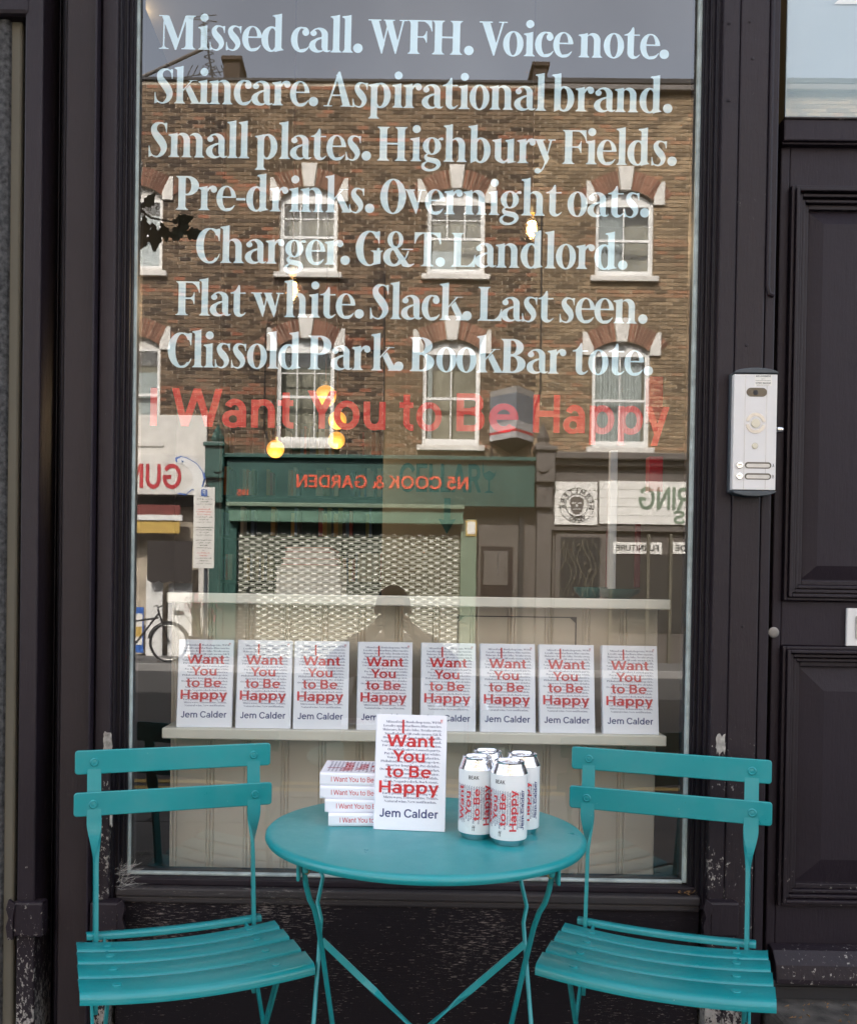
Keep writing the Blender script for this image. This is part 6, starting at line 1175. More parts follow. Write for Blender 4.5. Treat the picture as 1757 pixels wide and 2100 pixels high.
# cobweb dust threads in the left sill corner
mb = MB(); c = at(262, 1800, -.02)
for i in range(70):
    a_ = random.uniform(0, 1.4); l = random.uniform(.01, .06); p0 = Vector((c.x+random.uniform(-.02,.01), -.03-random.uniform(0,.05), sill_z+random.uniform(-.02,.03)))
    mb.tube([p0, p0+Vector((l*.5*math.cos(a_), random.uniform(-.01,.01), random.uniform(-.004,.008))), p0+Vector((l*math.cos(a_), random.uniform(-.01,.01), l*math.sin(a_)*.5))], .0002, 3, False)
tag(mb.build('cobweb', M['pages']), 'dusty cobweb threads in the lower left corner of the window', 'cobweb', kind='stuff')
# ================================================================== ACROSS THE STREET (seen mirrored in the pane)
YO = -15.82
def oX(u, v=900): return opp(u, v, YO).x
def oZ(v, u=850): return opp(u, v, YO).z
# in this block faces look towards +y; helper box sits in front of the wall plane by (d0, d1)
def obox(mb_, x0, x1, d0, d1, z0, z1, tone=.5, mi=0): return mb_.box(min(x0,x1), max(x0,x1), YO+d0, YO+d1, min(z0,z1), max(z0,z1), tone, mi)
BX0, BXM, BX1 = -9.5, oX(1095), 11.0
ZF = oZ(944); ZR = oZ(170)
terr = empty('brick_terrace', (0, YO, 0), 'brown brick terrace across the street, mirrored in the shop window', 'building')
RB = terr
def rel(mb_, r): 
    L = r.matrix_world.translation if r.parent is None else Vector((0,0,0))
    L = r.location; mb_.v = [(a-L.x, b-L.y, c-L.z) for a, b, c in mb_.v]; return mb_
# openings
WINS = []
for row, (vs, vsill, va) in enumerate(((409, 563, 385), (717, 913, 695))):
    for ci, (uc, off) in enumerate(((275, 0),(633, 0),(935, -1),(1280, 0))):
        if row == 1: uc = (270, 626, 925, 1272)[ci]
        xc = opp(uc, (vs+vsill)/2, YO).x; WINS.append((xc, .555, oZ(vsill), oZ(vs), oZ(va), row, ci))
for row, (vs, vsill, va) in enumerate(((409, 563, 385), (717, 913, 695))):
    WINS.append((oX(-60), .555, oZ(vsill), oZ(vs), oZ(va), row, 9)); WINS.append((oX(1620), .555, oZ(vsill), oZ(vs), oZ(va), row, 9))
# wall backing in strips around the openings (mortar plane, 12 mm behind the brick faces)
xs = sorted({BX0, BX1, *[w[0]-w[1] for w in WINS], *[w[0]+w[1] for w in WINS]})
mb = MB(); mbL = MB()
for a, b in zip(xs, xs[1:]):
    m_ = (a+b)/2; ops = sorted([(w[2], w[4]) for w in WINS if w[0]-w[1] < m_ < w[0]+w[1]])
    z = ZF-.2
    for (q0, q1) in ops + [(ZR, ZR)]:
        if q0 > z: obox(mb, a, b, -.35, -.012, z, q0)
        z = max(z, q1)
rel(mb, terr).build('wall', M['mortar'], terr)
bricks = []
nrow = int((ZR-ZF+.2)/.0755)
for j in range(nrow):
    z0 = ZF-.2 + j*.0755; z1 = z0+.0625; x = BX0 - (.117 if j % 2 else 0)
    while x < BX1:
        x0, x1 = x, x+.213; x += .227
        segs = [(x0, x1)]
        for w in WINS:
            if z1 > w[2]-.06 and z0 < w[4]+.02:
                a, b = w[0]-w[1]-.004, w[0]+w[1]+.004; ns = []
                for (p_, q_) in segs:
                    if q_ <= a or p_ >= b: ns.append((p_, q_))
                    else:
                        if p_ < a: ns.append((p_, a))
                        if q_ > b: ns.append((b, q_))
                segs = ns
        for (p_, q_) in segs:
            if q_-p_ > .02: bricks.append((p_, q_, z0, z1, j))
cxv, czv = oX(800), oZ(620)
def key(b):
    whole = (b[1]-b[0]) > .208
    return (0 if whole else 1, abs((b[0]+b[1])/2-oX(780)) + abs(b[2]-oZ(620))*1.0)
bricks.sort(key=key)
def tone(b):
    t = random.betavariate(1.1, 1.3)*.82
    band = (b[4] % 13 == 6) or (b[4] % 13 == 7 and random.random() < .5)
    if band and random.random() < .8: t = random.uniform(.85, 1)
    elif random.random() < .05: t = random.uniform(.85, 1)
    return t
bm_cache = {}
def brick_piece(b):
    right = (b[0]+b[1])/2 > BXM; t = round(tone(b)*11)/11; k = (right, t)
    if k not in bm_cache:
        mb_ = MB(); mb_.box(-.1065, .1065, -.05, .0, 0, .0625, t); o = mb_.build('brick', M['brick_light'] if right else M['brick_dark'], terr); bm_cache[k] = o
    else: o = put(bm_cache[k], 'brick', terr)
    o.location = ((b[0]+b[1])/2, random.uniform(-.003, .003), b[2])
for b in bricks[:290]: brick_piece(b)
mD = MB(); mLt = MB()
for b in bricks[290:]:
    right = (b[0]+b[1])/2 > BXM; d = random.uniform(-.004, .003); m_ = mLt if right else mD
    m_.add([(b[0],YO-.02,b[2]),(b[1],YO-.02,b[2]),(b[1],YO+d,b[2]),(b[0],YO+d,b[2]),(b[0],YO-.02,b[3]),(b[1],YO-.02,b[3]),(b[1],YO+d,b[3]),(b[0],YO+d,b[3])], [(3,2,6,7),(0,1,2,3),(4,7,6,5),(0,3,7,4),(1,5,6,2)], round(tone(b),2) if tone(b) != .5 else .51)
rel(mD, terr).build('brickwork', M['brick_dark'], terr, kind='stuff')
rel(mLt, terr).build('brickwork', M['brick_light'], terr, kind='stuff')
# coping and gutter
mb = MB(); obox(mb, BX0, BXM, -.35, .03, ZR, ZR+.06); rel(mb, terr).build('coping', M['slate'], terr, bevel=.01)
mb = MB(); obox(mb, BXM, BX1, -.35, .10, ZR-.02, ZR+.08); rel(mb, terr).build('parapet_tiles', M['slate'], terr, bevel=.01)
mb = MB(); obox(mb, BXM, BX1, .01, .13, ZR-.16, ZR-.05); rel(mb, terr).build('gutter', M['grey_brown'], terr, bevel=.02)
mb = MB(); obox(mb, BX0, BX1, -9, -.35, 0, ZR-.1); rel(mb, terr).build('rear_block', M['mortar'], terr)
for (u0, u1, vt) in ((447, 490, 146), (1095, 1132, 153)):
    mb = MB(); x0, x1 = oX(u0, 160), oX(u1, 160); zt_ = oZ(vt) + .42
    obox(mb, x0+.04, x1-.04, -.9, -.35, ZR-.3, zt_-.05); obox(mb, x0, x1, -.95, -.30, zt_-.05, zt_+.03)
    rel(mb, terr).build('chimney', M['brick_dark'], terr, bevel=.01)
# windows with arches
import itertools
for wi, (xc, hw, zs_, zsp, ztop, row, ci) in enumerate(WINS):
    lab = None
    f = empty('window', (xc, YO, zs_), None, None); f.parent = terr; f.location = (xc, 0, zs_)
    H = ztop - zs_; Hs = zsp - zs_
    def wb(name, boxes, mat, bev=.0):
        mb_ = MB()
        for (a, b, d0, d1, z0, z1) in boxes: mb_.box(a, b, d0, d1, z0, z1)
        return mb_.build(name, M[mat], f, bevel=bev)
    # reveal + dark room behind
    wb('room_behind', [(-hw, hw, -.6, -.58, 0, H)], 'dark_room')
    fw = .05
    wb('frame', [(-hw, -hw+.035, -.16, -.06, 0, H), (hw-.035, hw, -.16, -.06, 0, H), (-hw+.035, hw-.035, -.16, -.09, Hs-.02, H), (-hw+.035, hw-.035, -.16, -.05, 0, .08)], 'white_paint' if ci != 0 else 'white_stone')
    mid = Hs*.50
    sash = [(-hw+.035, -hw+.075, -.13, -.09, .08, Hs-.02), (hw-.075, hw-.035, -.13, -.09, .08, Hs-.02), (-hw+.075, hw-.075, -.14, -.09, mid-.025, mid+.025), (-hw+.075, hw-.075, -.13, -.09, .08, .14), (-hw+.075, hw-.075, -.13, -.09, Hs-.07, Hs-.02)]
    wb('sash', sash, 'white_paint')
    bars = []
    if ci == 1 or (ci == 2 and row == 0):
        for x in (-.17, .17): bars.append((x-.012, x+.012, -.125, -.10, mid+.025, Hs-.07))
        bars.append((-hw+.075, hw-.075, -.1245, -.1005, (mid+Hs)/2-.01, (mid+Hs)/2+.01)); bars.append((.0-.012 if ci == 2 else .16, .012 if ci == 2 else .184, -.125, -.10, .14, mid-.025))
        if ci == 1: bars.append((-.184, -.16, -.125, -.10, .14, mid-.025))
    else:
        bars += [(-.012, .012, -.125, -.10, .14, mid-.025), (-.012, .012, -.125, -.10, mid+.025, Hs-.07)]
    wb('glazing_bar', bars, 'white_paint')
    mb_ = MB(); mb_.add([(-hw+.07,-.115,.14),(-hw+.07,-.115,Hs-.07),(hw-.07,-.115,Hs-.07),(hw-.07,-.115,.14)], [(0,1,2,3)]); mb_.build('pane', M['far_glass'], f)
    wb('sill', [(-hw-.10, hw+.10, -.16, .09, -.105, .0)], 'white_stone', .01)
    if ci == 0: wb('blind', [(-hw+.08, hw-.08, -.22, -.20, .10 if row == 0 else Hs*.0+.1, Hs*(.80 if row == 0 else .75))], 'curtain')
    if ci == 3:
        mb_ = MB(); n = 26; vs = []; a0, a1 = (-hw+.08, .04 if row == 0 else hw-.08)
        for i in range(n*3+1):
            x = a0+(a1-a0)*i/(n*3); y = -.26+.022*math.sin(i*1.35)+.01*math.sin(i*.5); vs += [(x, y, .08), (x, y, Hs-.03)]
        mb_.add(vs, [(2*i, 2*i+1, 2*i+3, 2*i+2) for i in range(n*3)]); mb_.build('curtain', M['curtain'], f)
    if ci == 2 and row == 1:
        mb_ = MB(); vs = []
        for i in range(10): x = -hw+.09+.012*i; vs += [(x, -.24+.012*math.sin(i*1.4), .1), (x, -.24+.012*math.sin(i*1.4), Hs-.05)]
        mb_.add(vs, [(2*i, 2*i+1, 2*i+3, 2*i+2) for i in range(9)]); mb_.build('curtain', M['curtain'], f)
    if ci == 2 and row == 0: wb('blind', [(-hw+.10, .0, -.22, -.20, .10, Hs*.36)], 'curtain')
    # segmental arch of voussoirs
    rise = ztop-zsp; Rr = (hw*hw + rise*rise)/(2*rise); zc = zsp - Rr + rise - zs_; aa = math.asin(hw/Rr); th = .36
    aext = aa*1.18; n = 26
    for i in range(n):
        a0 = -aext + 2*aext*i/n + .006; a1 = -aext + 2*aext*(i+1)/n - .006
        if abs((a0+a1)/2) < .105/Rr*1.0: continue
        mb_ = MB(); t = random.random()
        r0, r1 = Rr+.004, Rr+th
        for (q0, q1) in (((r0, r0+.175), (r0+.182, r1)) if i % 2 else ((r0, r1-.175), (r1-.168, r1))):
            vs = [(math.sin(a)*r, y, zc+math.cos(a)*r) for y in (-.05, .014) for (a, r) in ((a0, q0), (a1, q0), (a1, q1), (a0, q1))]
            mb_.add(vs, [(0,1,2,3),(7,6,5,4),(0,4,5,1),(1,5,6,2),(2,6,7,3),(3,7,4,0)], round(t, 2))
        mb_.build('arch_brick', M['brick_red'], f)
    r1 = Rr+th
    mb_ = MB(); vs = [(math.sin(a)*r, y, zc+math.cos(a)*r) for y in (-.05, .006) for k in range(13) for a in [-aext+2*aext*k/12] for r in (Rr+.004, r1)]
    mb_.add(vs, [q for k in range(12) for q in ((26+2*k, 26+2*k+1, 26+2*k+3, 26+2*k+2), (2*k, 2*k+2, 26+2*k+2, 26+2*k))]); mb_.build('arch_mortar', M['mortar'], f)
    zk = ztop-zs_
    mb_ = MB(); mb_.prism([(-.095,-.02),(.095,-.02),(.155,.44),(-.155,.44)], lambda p,q,t_: (p, t_, zk+q), -.05, .055); mb_.build('keystone', M['white_stone'], f, bevel=.01)
    for s in (-1, 1):
        mb_ = MB(); mb_.prism([(s*(hw-.01),-.05),(s*(hw+.20),-.05),(s*(hw+.20),.40),(s*(hw+.13),.40),(s*(hw-.01),.10)][::s], lambda p,q,t_: (p, t_, Hs+q-.02), -.05, .04); mb_.build('springer_block', M['white_stone'], f, bevel=.008)
# air bricks, cables, pipes
for (u, v) in ((708,706),(755,708)):
    mb = MB(); x, z = opp(u, v, YO).x, opp(u, v, YO).z; obox(mb, x-.15, x+.15, -.01, .012, z-.09, z+.09, .5)
    for k in range(6): obox(mb, x-.12, x+.12, .012, .02, z-.075+k*.026, z-.062+k*.026)
    rel(mb, terr).build('air_brick', M['brick_red'], terr)
def oline(name, pts, r, mat, parent=None, d=.03):
    mb_ = MB(); P_ = [opp(u, v, YO+d) for u, v in pts]; mb_.tube(P_, r, 8)
    return rel(mb_, parent).build(name, M[mat], parent, smooth=True) if parent else mb_.build(name, M[mat], smooth=True)
oline('drain_pipe', [(788,560),(788,700),(787,940)], .012, 'black', terr)
oline('cable', [(1110,430),(1109,640),(1108,800),(1098,830),(1092,870)], .016, 'black', terr)
oline('cable', [(565,940),(542,880),(544,700),(550,660),(575,645),(612,650),(618,660)], .010, 'black', terr)
# rooftop aerial and leaning pole
ae = empty('television_aerial', opp(415, 165, YO-.5), 'thin rooftop television aerial above the left of the terrace', 'aerial')
mb = MB(); p0, p1 = opp(436, 160, YO-.5), opp(415, 28, YO-.5); mb.tube([p0, p1], .02, 8); rel(mb, ae).build('mast', M['black'], ae)
mb = MB()
for k in range(16):
    c = p0.lerp(p1, .06 + k*.06); w = .10 if k < 14 else .28; dz = .03*(-1)**k
    mb.tube([c+Vector((-w, 0, dz)), c+Vector((w, 0, -dz))], .010, 5)
for k in range(9): c = p0+Vector((-.5+k*.11, 0, .05)); mb.tube([c, c+Vector((.10*(1 if k < 5 else -1), 0, .20))], .010, 5)
mb.tube([p0+Vector((-.55,0,.02)), p0+Vector((.5,0,.18))], .010, 5)
rel(mb, ae).build('element', M['black'], ae)
pole = MB(); a_, b_ = opp(262, 172, YO-.4), opp(420, 98, YO-.4); pole.tube([a_, b_], .035, 8)
o = pole.build('roof_pole', M['grey_brown'], smooth=True); tag(o, 'grey pole slanting up from the roof edge at the far left', 'pole')

# ---------------- green shop
def letters(mb_, text, u_right, u_left, v_base, v_top, d, bold=.03):
    a_ = opp(u_right, v_base, YO+d); b_ = opp(u_left, v_base, YO+d); t_ = opp(u_right, v_top, YO+d)
    sans_line(mb_, text, 0, abs(a_.x-b_.x), 0, t_.z-a_.z, lambda x,y,l: (a_.x-x, YO+d, a_.z+y), bold=bold)
gs = empty('green_shopfront', (oX(780), YO, 0), 'dark green shopfront with orange lettering and a closed shutter, mirrored', 'shopfront')
def gb(root, name, u0, u1, v0, v1, d0, d1, mat, bev=.01):
    mb_ = MB(); obox(mb_, oX(u0, (v0+v1)/2), oX(u1, (v0+v1)/2), d0, d1, oZ(v0, (u0+u1)/2), oZ(v1, (u0+u1)/2)); return rel(mb_, root).build(name, M[mat], root, bevel=bev)
gb(gs, 'fascia_board', 468, 1093, 944, 1038, .0, .20, 'green', .01)
gb(gs, 'fascia_top', 466, 1095, 938, 946, -.02, .30, 'green', .01)
gb(gs, 'awning_rail', 470, 950, 1036, 1044, .15, .32, 'sage', .01)
gb(gs, 'awning_box', 474, 948, 1044, 1074, .02, .24, 'green_mid', .01)
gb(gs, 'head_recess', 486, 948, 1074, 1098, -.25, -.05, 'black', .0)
gb(gs, 'side_post', 452, 486, 1040, 1420, -.1, .10, 'green', .01)
gb(gs, 'side_post', 942, 974, 1066, 1420, -.1, .10, 'sage', .01)
gb(gs, 'bottom_wall', 486, 942, 1368, 1420, -.2, .0, 'green', .0)
mb = MB(); letters(mb, 'N5 COOK & GARDEN', 960, 608, 1004, 978, .212, .05); rel(mb, gs).build('sign_lettering', M['orange'], gs)
mb = MB(); letters(mb, '195', 511, 487, 1016, 1004, .212, .03); rel(mb, gs).build('shop_number', M['orange'], gs)
# perforated roller shutter: bars with slot gaps between
x0, x1 = oX(488, 1200), oX(942, 1200); zt_, zb_ = oZ(1096), oZ(1370); n = 44; ph = (zt_-zb_)/n
mb = MB(); obox(mb, x0, x1, -.9, -.88, zb_, zt_); rel(mb, gs).build('dark_interior', M['black'], gs)
nh = 18; sw = (x1-x0)/nh
for i in range(n):
    mb = MB(); z = zb_+i*ph
    obox(mb, x0, x1, -.05, -.02, z, z+ph*.60)
    for k in range(nh+1):
        xx = x0 + (k - (.5 if i % 2 else 0))*sw
        obox(mb, max(x0, xx), min(x1, xx+sw*.34), -.048, -.016, z+ph*.52, z+ph*.97, .5, 1)  # bridges between slots, coloured pale as sunlit glints
    rel(mb, gs).build('shutter_slat', [M['shutter'], M['shutter_glint']], gs)
gb(gs, 'notice', 954, 976, 1068, 1100, .105, .12, 'yellow', .0); gb(gs, 'notice_sheet', 957, 973, 1071, 1096, .121, .126, 'sign_white', .0)
# ---------------- door bay between
db = empty('side_entrance', (oX(1030), YO, 0), 'dark brown recessed doorway between the two mirrored shopfronts', 'doorway')
gb(db, 'surround', 974, 1100, 1038, 1420, -.30, -.14, 'grey_brown', .0)
gb(db, 'door_leaf', 985, 1050, 1120, 1420, -.14, -.10, 'paint_brown', .005)
gb(db, 'door_panel', 992, 1042, 1130, 1200, -.10, -.085, 'grey_brown', .008)
gb(db, 'letter_slot', 1020, 1023, 1130, 1175, -.085, -.07, 'steel', .002)
gb(db, 'frame_post', 1062, 1070, 1040, 1420, -.14, .0, 'slate', .0)
# ---------------- console posts with spires
def console(u, name_lb, mat):
    r = empty('console_bracket', (oX(u), YO, oZ(945)), name_lb, 'bracket')
    for (w, v0, v1, d) in ((19, 925, 990, .36), (22, 918, 927, .42), (16, 990, 1040, .26)):
        mb_ = MB(); obox(mb_, oX(u-w, 950), oX(u+w, 950), .0, d, oZ(v0), oZ(v1)); rel(mb_, r).build('block', M[mat], r, bevel=.02)
    mb_ = MB(); c = opp(u, 918, YO+.2); mb_.lathe([(.20,0),(.16,.05),(.10,.10),(.13,.17),(.10,.24),(.07,.32),(.0,.48)], c.x, c.y, c.z, n=4, cap=False); rel(mb_, r).build('spire', M[mat], r)
    mb_ = MB(); c = opp(u, 958, YO+.37); mb_.lathe([(.10,0),(.10,.03),(.04,.03)], n=16); o_ = mb_.build('rosette', M[mat], r); o_.location = (c.x-r.location.x, .37, c.z-r.location.z); o_.rotation_euler = (R(-90),0,0)
    mb_ = MB(); obox(mb_, oX(u-15, 1100), oX(u+15, 1100), -.05, .14, 0, oZ(1040)); rel(mb_, r).build('post', M[mat], r, bevel=.01)
console(447, 'green carved console with spire left of the green shop fascia', 'green')
console(1113, 'grey carved console with spire between the two fascias', 'grey_brown')
# ---------------- grey shop at the right
rs = empty('grey_shopfront', (oX(1270), YO, 0), 'grey brown shopfront with white board signs at the mirrored right', 'shopfront')
gb(rs, 'cornice', 1132, 1780, 936, 950, -.02, .36, 'grey_brown', .02)
gb(rs, 'cornice_step', 1132, 1780, 950, 962, -.02, .24, 'grey_brown', .02)
gb(rs, 'fascia_board', 1130, 1780, 962, 1092, -.1, .10, 'grey_brown', .0)
gb(rs, 'wall_face', 1130, 1780, 1092, 1420, -.12, -.02, 'grey_brown', .0)
for k in range(5):
    v0 = 990+k*17.6; gb(rs, 'sign_board', 1134, 1221, v0, v0+16.9, .10, .14, 'sign_white', .003); gb(rs, 'sign_board', 1225, 1560, v0, v0+16.9, .10, .14, 'sign_white', .003)
# round emblem with lettering round its rim
c = opp(1182, 1036, YO+.145); r0 = .335
mb = MB()
def ann(mb_, ra, rb, n_=48):
    vs = [(c.x + r_*math.cos(2*math.pi*k/n_), c.y, c.z + r_*math.sin(2*math.pi*k/n_)) for k in range(n_) for r_ in (ra, rb)]
    mb_.add(vs, [(2*k, 2*((k+1)%n_), 2*((k+1)%n_)+1, 2*k+1) for k in range(n_)])
ann(mb, r0*.97, r0); ann(mb, r0*.62, r0*.66)
for word, a0, a1, flip in (('THE WHITE BEAR', 200, -20, 1), ('WORKS', 240, 300, -1)):
    for k, ch_ in enumerate(word.replace('THE WHITE BEAR','HERMITERE')):
        nn = len(word.replace('THE WHITE BEAR','HERMITERE')); a_ = R(a0 + (a1-a0)*(k+.5)/nn)
        vs, fs, xa, xb, ya, yb = sans(ch_, .06); sc = r0*.27/CAPH
        up = Vector((math.cos(a_), 0, math.sin(a_)))*flip; rt = Vector((up.z, 0, -up.x))
        base = c + Vector((math.cos(a_), 0, math.sin(a_)))*r0*(.68 if flip > 0 else .93)
        mb.add([(lambda q: (2*c.x-q.x, q.y, q.z))(base + rt*((x_-(xa+xb)/2)*sc) + up*(y_*sc)) for x_, y_, _ in vs], fs)
rel(mb, rs).build('emblem', M['ink_black'], rs)
mb = MB()   # plain bearded face shape within the emblem
mb.prism([(-.40,.30),(-.34,.42),(-.1,.5),(.15,.48),(.36,.38),(.40,.1),(.30,-.35),(.12,-.52),(-.12,-.52),(-.30,-.35),(-.40,.1)], lambda p,q,t_: (c.x+p*r0, t_, c.z+q*r0), c.y-.003, c.y+.001)
rel(mb, rs).build('emblem_face', M['grey_brown'], rs)
mb = MB()
for (p, q, w_, h_) in ((-.16,.12,.12,.05),(.16,.12,.12,.05),(0,-.02,.06,.16),(0,-.22,.22,.05)): mb.box(c.x+p*r0-w_*r0/2*2, c.x+p*r0+w_*r0, c.y+.001, c.y+.004, c.z+q*r0-h_*r0/2, c.z+q*r0+h_*r0/2)
rel(mb, rs).build('emblem_features', M['sign_white'], rs)
mb = MB(); letters(mb, 'RING', 1412, 1308, 1046, 1000, .146, .0); rel(mb, rs).build('sign_lettering', M['sage'], rs)
mb = MB(); letters(mb, 'S', 1404, 1380, 1074, 1048, .146, .0); rel(mb, rs).build('sign_lettering', M['sage'], rs)
for (u0, u1, t_, nm) in ((1256, 1356, 'FURNITURE', 0), (1378, 1440, 'MADE', 1)):
    gb(rs, 'small_sign', u0, u1, 1112, 1136, -.02, .02, 'sign_white', .002)
    mb = MB(); letters(mb, t_, u1-6, u0+6, 1130, 1118, .026, .04); rel(mb, rs).build('sign_lettering', M['ink_black'], rs)
gb(rs, 'door_frame', 1135, 1240, 1095, 1420, -.02, .05, 'grey_brown', .01)
gb(rs, 'door_glass', 1147, 1228, 1102, 1225, .05, .055, 'black', .0)
mb = MB()
for k in range(8):
    pts = []; ph_ = random.uniform(0, 6); u_ = 1152+k*10
    for i in range(14): pts.append(opp(u_ + 9*math.sin(i*.55+ph_), 1106+i*9, YO+.065))
    mb.tube(pts, .010, 5)
for k in range(6):
    q = opp(random.uniform(1155,1220), random.uniform(1112,1210), YO+.065); mb.ball(q, .03, 8, 6)
rel(mb, rs).build('scrollwork', M['stone_grey'], rs)
for u in (1246, 1322, 1368, 1450): gb(rs, 'mullion', u, u+6, 1095, 1420, -.02, .08, 'stone_grey', .005)
gb(rs, 'window_display', 1252, 1700, 1140, 1300, -.02, -.005, 'dark_room', .0)
# ---------------- fish shop at the left
fs_ = empty('fish_shopfront', (oX(330), YO, 0), 'pale fish shop front with crimson lettering and open doorway, mirrored left', 'shopfront')
gb(fs_, 'render_band', -60, 426, 850, 935, -.01, .06, 'white_stone', .0)
gb(fs_, 'sign_board', -60, 426, 932, 1014, .06, .16, 'white_stone', .01)
mb = MB(); letters(mb, 'GUN', 372, 262, 1002, 952, .168, .05); rel(mb, fs_).build('sign_lettering', M['gun_red'], fs_)
fp = [(-.5,.45),(-.35,.52),(-.15,.46),(.1,.32),(.27,.1),(.34,-.15),(.28,-.4),(.16,-.52),(-.02,-.46),(-.2,-.62),(-.42,-.58),(-.2,-.46),(-.05,-.36),(.02,-.2),(-.02,0),(-.14,.18),(-.32,.30),(-.48,.34)]
c = opp(396, 972, YO+.17)
mb = MB(); mb.prism([(p*1.12, q*1.08) for p, q in fp], lambda p,q,t_: (c.x+p*.62, t_, c.z+q*.62), YO+.160, YO+.168); rel(mb, fs_).build('fish_outline', M['sign_blue'], fs_)
mb = MB(); mb.prism(fp, lambda p,q,t_: (c.x+p*.62, t_, c.z+q*.62), YO+.169, YO+.174); rel(mb, fs_).build('fish_body', M['white_paint'], fs_)
mb = MB(); mb.prism([(.30,.05),(.56,-.02),(.30,-.2)], lambda p,q,t_: (c.x+p*.62, t_, c.z+q*.62), YO+.160, YO+.172); mb.ball((c.x-.2, YO+.176, c.z+.24), .022, 8, 6); rel(mb, fs_).build('fish_fin', M['sign_blue'], fs_)
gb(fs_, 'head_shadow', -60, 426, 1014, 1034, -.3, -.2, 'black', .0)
gb(fs_, 'shop_interior', -60, 426, 1034, 1420, -1.6, -1.58, 'dark_room', .0)
gb(fs_, 'canopy_band', -60, 372, 1034, 1055, .05, .10, 'maroon', .0)
gb(fs_, 'canopy_rail', -60, 378, 1055, 1066, .08, .16, 'white_paint', .0)
gb(fs_, 'canopy_stripe', -60, 372, 1066, 1092, .10, .13, 'yellow', .0)
mb = MB(); pts = []; xa, xb = oX(312), oX(402)
pts = [(xa, oZ(1118)), (xb, oZ(1118)), (xb, oZ(1195))]
for k in range(24): t_ = k/23; pts.append((xb+(xa-xb)*t_, oZ(1198) - .05*abs(math.sin(t_*math.pi*4))))
mb.prism(pts, lambda p,q,t_: (p, t_, q), YO+.2, YO+.23); rel(mb, fs_).build('dark_awning', M['canvas_dark'], fs_)
gb(fs_, 'white_door', 300, 334, 1180, 1420, -.02, .03, 'white_paint', .01)
gb(fs_, 'white_door', 345, 394, 1196, 1420, -.02, .03, 'white_paint', .01)
gb(fs_, 'white_post', 408, 432, 1014, 1420, -.1, .04, 'white_stone', .01)
gb(fs_, 'letter_slot', 358, 378, 1252, 1260, .03, .05, 'steel', .0)
gb(fs_, 'menu_board', 272, 296, 1245, 1338, .02, .05, 'sign_blue', .0); gb(fs_, 'menu_picture', 274, 294, 1258, 1322, .051, .056, 'sign_white', .0); gb(fs_, 'menu_food', 275, 293, 1285, 1305, .057, .06, 'yellow', .0)
gb(fs_, 'low_wall', 272, 310, 1345, 1420, -.05, .02, 'pages', .0)
# estate agents' V shaped board
M['board_pale'] = simple('pale board print', (.42,.41,.41), .6)
M['board_grey'] = simple('blue grey sign board', (.16,.18,.21), .6)
eb = empty('projecting_board', opp(1048, 860, YO+.3), 'V shaped grey and red letting board fixed between the first floor windows', 'sign board')
zt_, zb_ = oZ(803), oZ(905); xl_, xm_, xr_ = oX(1003), oX(1049), oX(1092)
for (x0, x1, y0, y1) in ((xl_, xm_, .06, .62), (xm_, xr_, .62, .06)):
    for (f0, f1, mt, nm, e) in ((0, .12, 'board_pale', 'board_foot', 0), (.12, .17, 'gun_red', 'board_stripe', 0), (.17, .34, 'board_pale', 'board_band', 0), (.34, .88, 'board_grey', 'board_panel', 0), (.88, 1.0, 'render_grey', 'board_head', 0)):
        mb = MB(); z0 = zb_+(zt_-zb_)*f0; z1 = zb_+(zt_-zb_)*f1
        vs = [(x0,YO+y0,z0),(x1,YO+y1,z0),(x1,YO+y1-.03,z0),(x0,YO+y0-.03,z0),(x0,YO+y0,z1),(x1,YO+y1,z1),(x1,YO+y1-.03,z1),(x0,YO+y0-.03,z1)]
        mb.add(vs, [(0,1,2,3),(7,6,5,4),(0,4,5,1),(1,5,6,2),(2,6,7,3),(3,7,4,0)]); rel(mb, eb).build(nm, M[mt], eb)
mb = MB(); zz = oZ(930)
mb.add([(xl_,YO+.06,zb_-.002),(xm_,YO+.62,zb_-.002),(xr_,YO+.06,zb_-.002),(xm_,YO+.06,zz)], [(0,1,3),(1,2,3),(0,3,2),(0,2,1)]); rel(mb, eb).build('soffit', M['slate'], eb)
mb = MB()
for x_ in (xl_+.05, xm_, xr_-.05): mb.tube([(x_, YO+.05, zb_), (x_, YO+.05, oZ(936))], .014, 6)
rel(mb, eb).build('bracket', M['black'], eb)
# ---------------- parking sign on the far kerb
YK = -13.95
def kp_(u, v): return opp(u, v, YK)
ps = empty('parking_sign', (kp_(420, 1100).x, YK, 0), 'tall white parking times plate with blue P on a grey post', 'sign')
a_ = kp_(397, 1165); b_ = kp_(442, 1000)
mb = MB(); mb.box(a_.x, b_.x, YK, YK+.03, a_.z, (a_.z+b_.z)/2-.005); mb.box(a_.x, b_.x, YK, YK+.03, (a_.z+b_.z)/2+.005, b_.z); rel(mb, ps).build('plate', M['sign_white'], ps, bevel=.004)
p_ = kp_(420, 1010); mb = MB(); mb.box(p_.x-.055, p_.x+.055, YK+.031, YK+.034, p_.z-.07, p_.z+.05); rel(mb, ps).build('blue_square', M['sign_blue'], ps)
mb = MB(); sans_line(mb, 'P', 0, .05, 0, .075, lambda x,y,l: (p_.x+.025-x, YK+.036, p_.z-.045+y), bold=.03); rel(mb, ps).build('sign_letter', M['sign_white'], ps)
mb = MB(); mr = MB()
txt = ['Mon - Fri','8.30 am - 6.30 pm','Saturday','8.30 am - 1.30 pm','or','Pay by phone','permit holders','location 6203','Max stay 2 hours','No return','within 2 hours','','Match days only','additional controls','Mon - Fri','6.30pm - 8.30 pm','','Sun & Bank Hols','Noon - 4.30pm','Weekend','permit holders','or','Pay by phone','cashless','Max stay 4 hours','No return','within 4 hours']
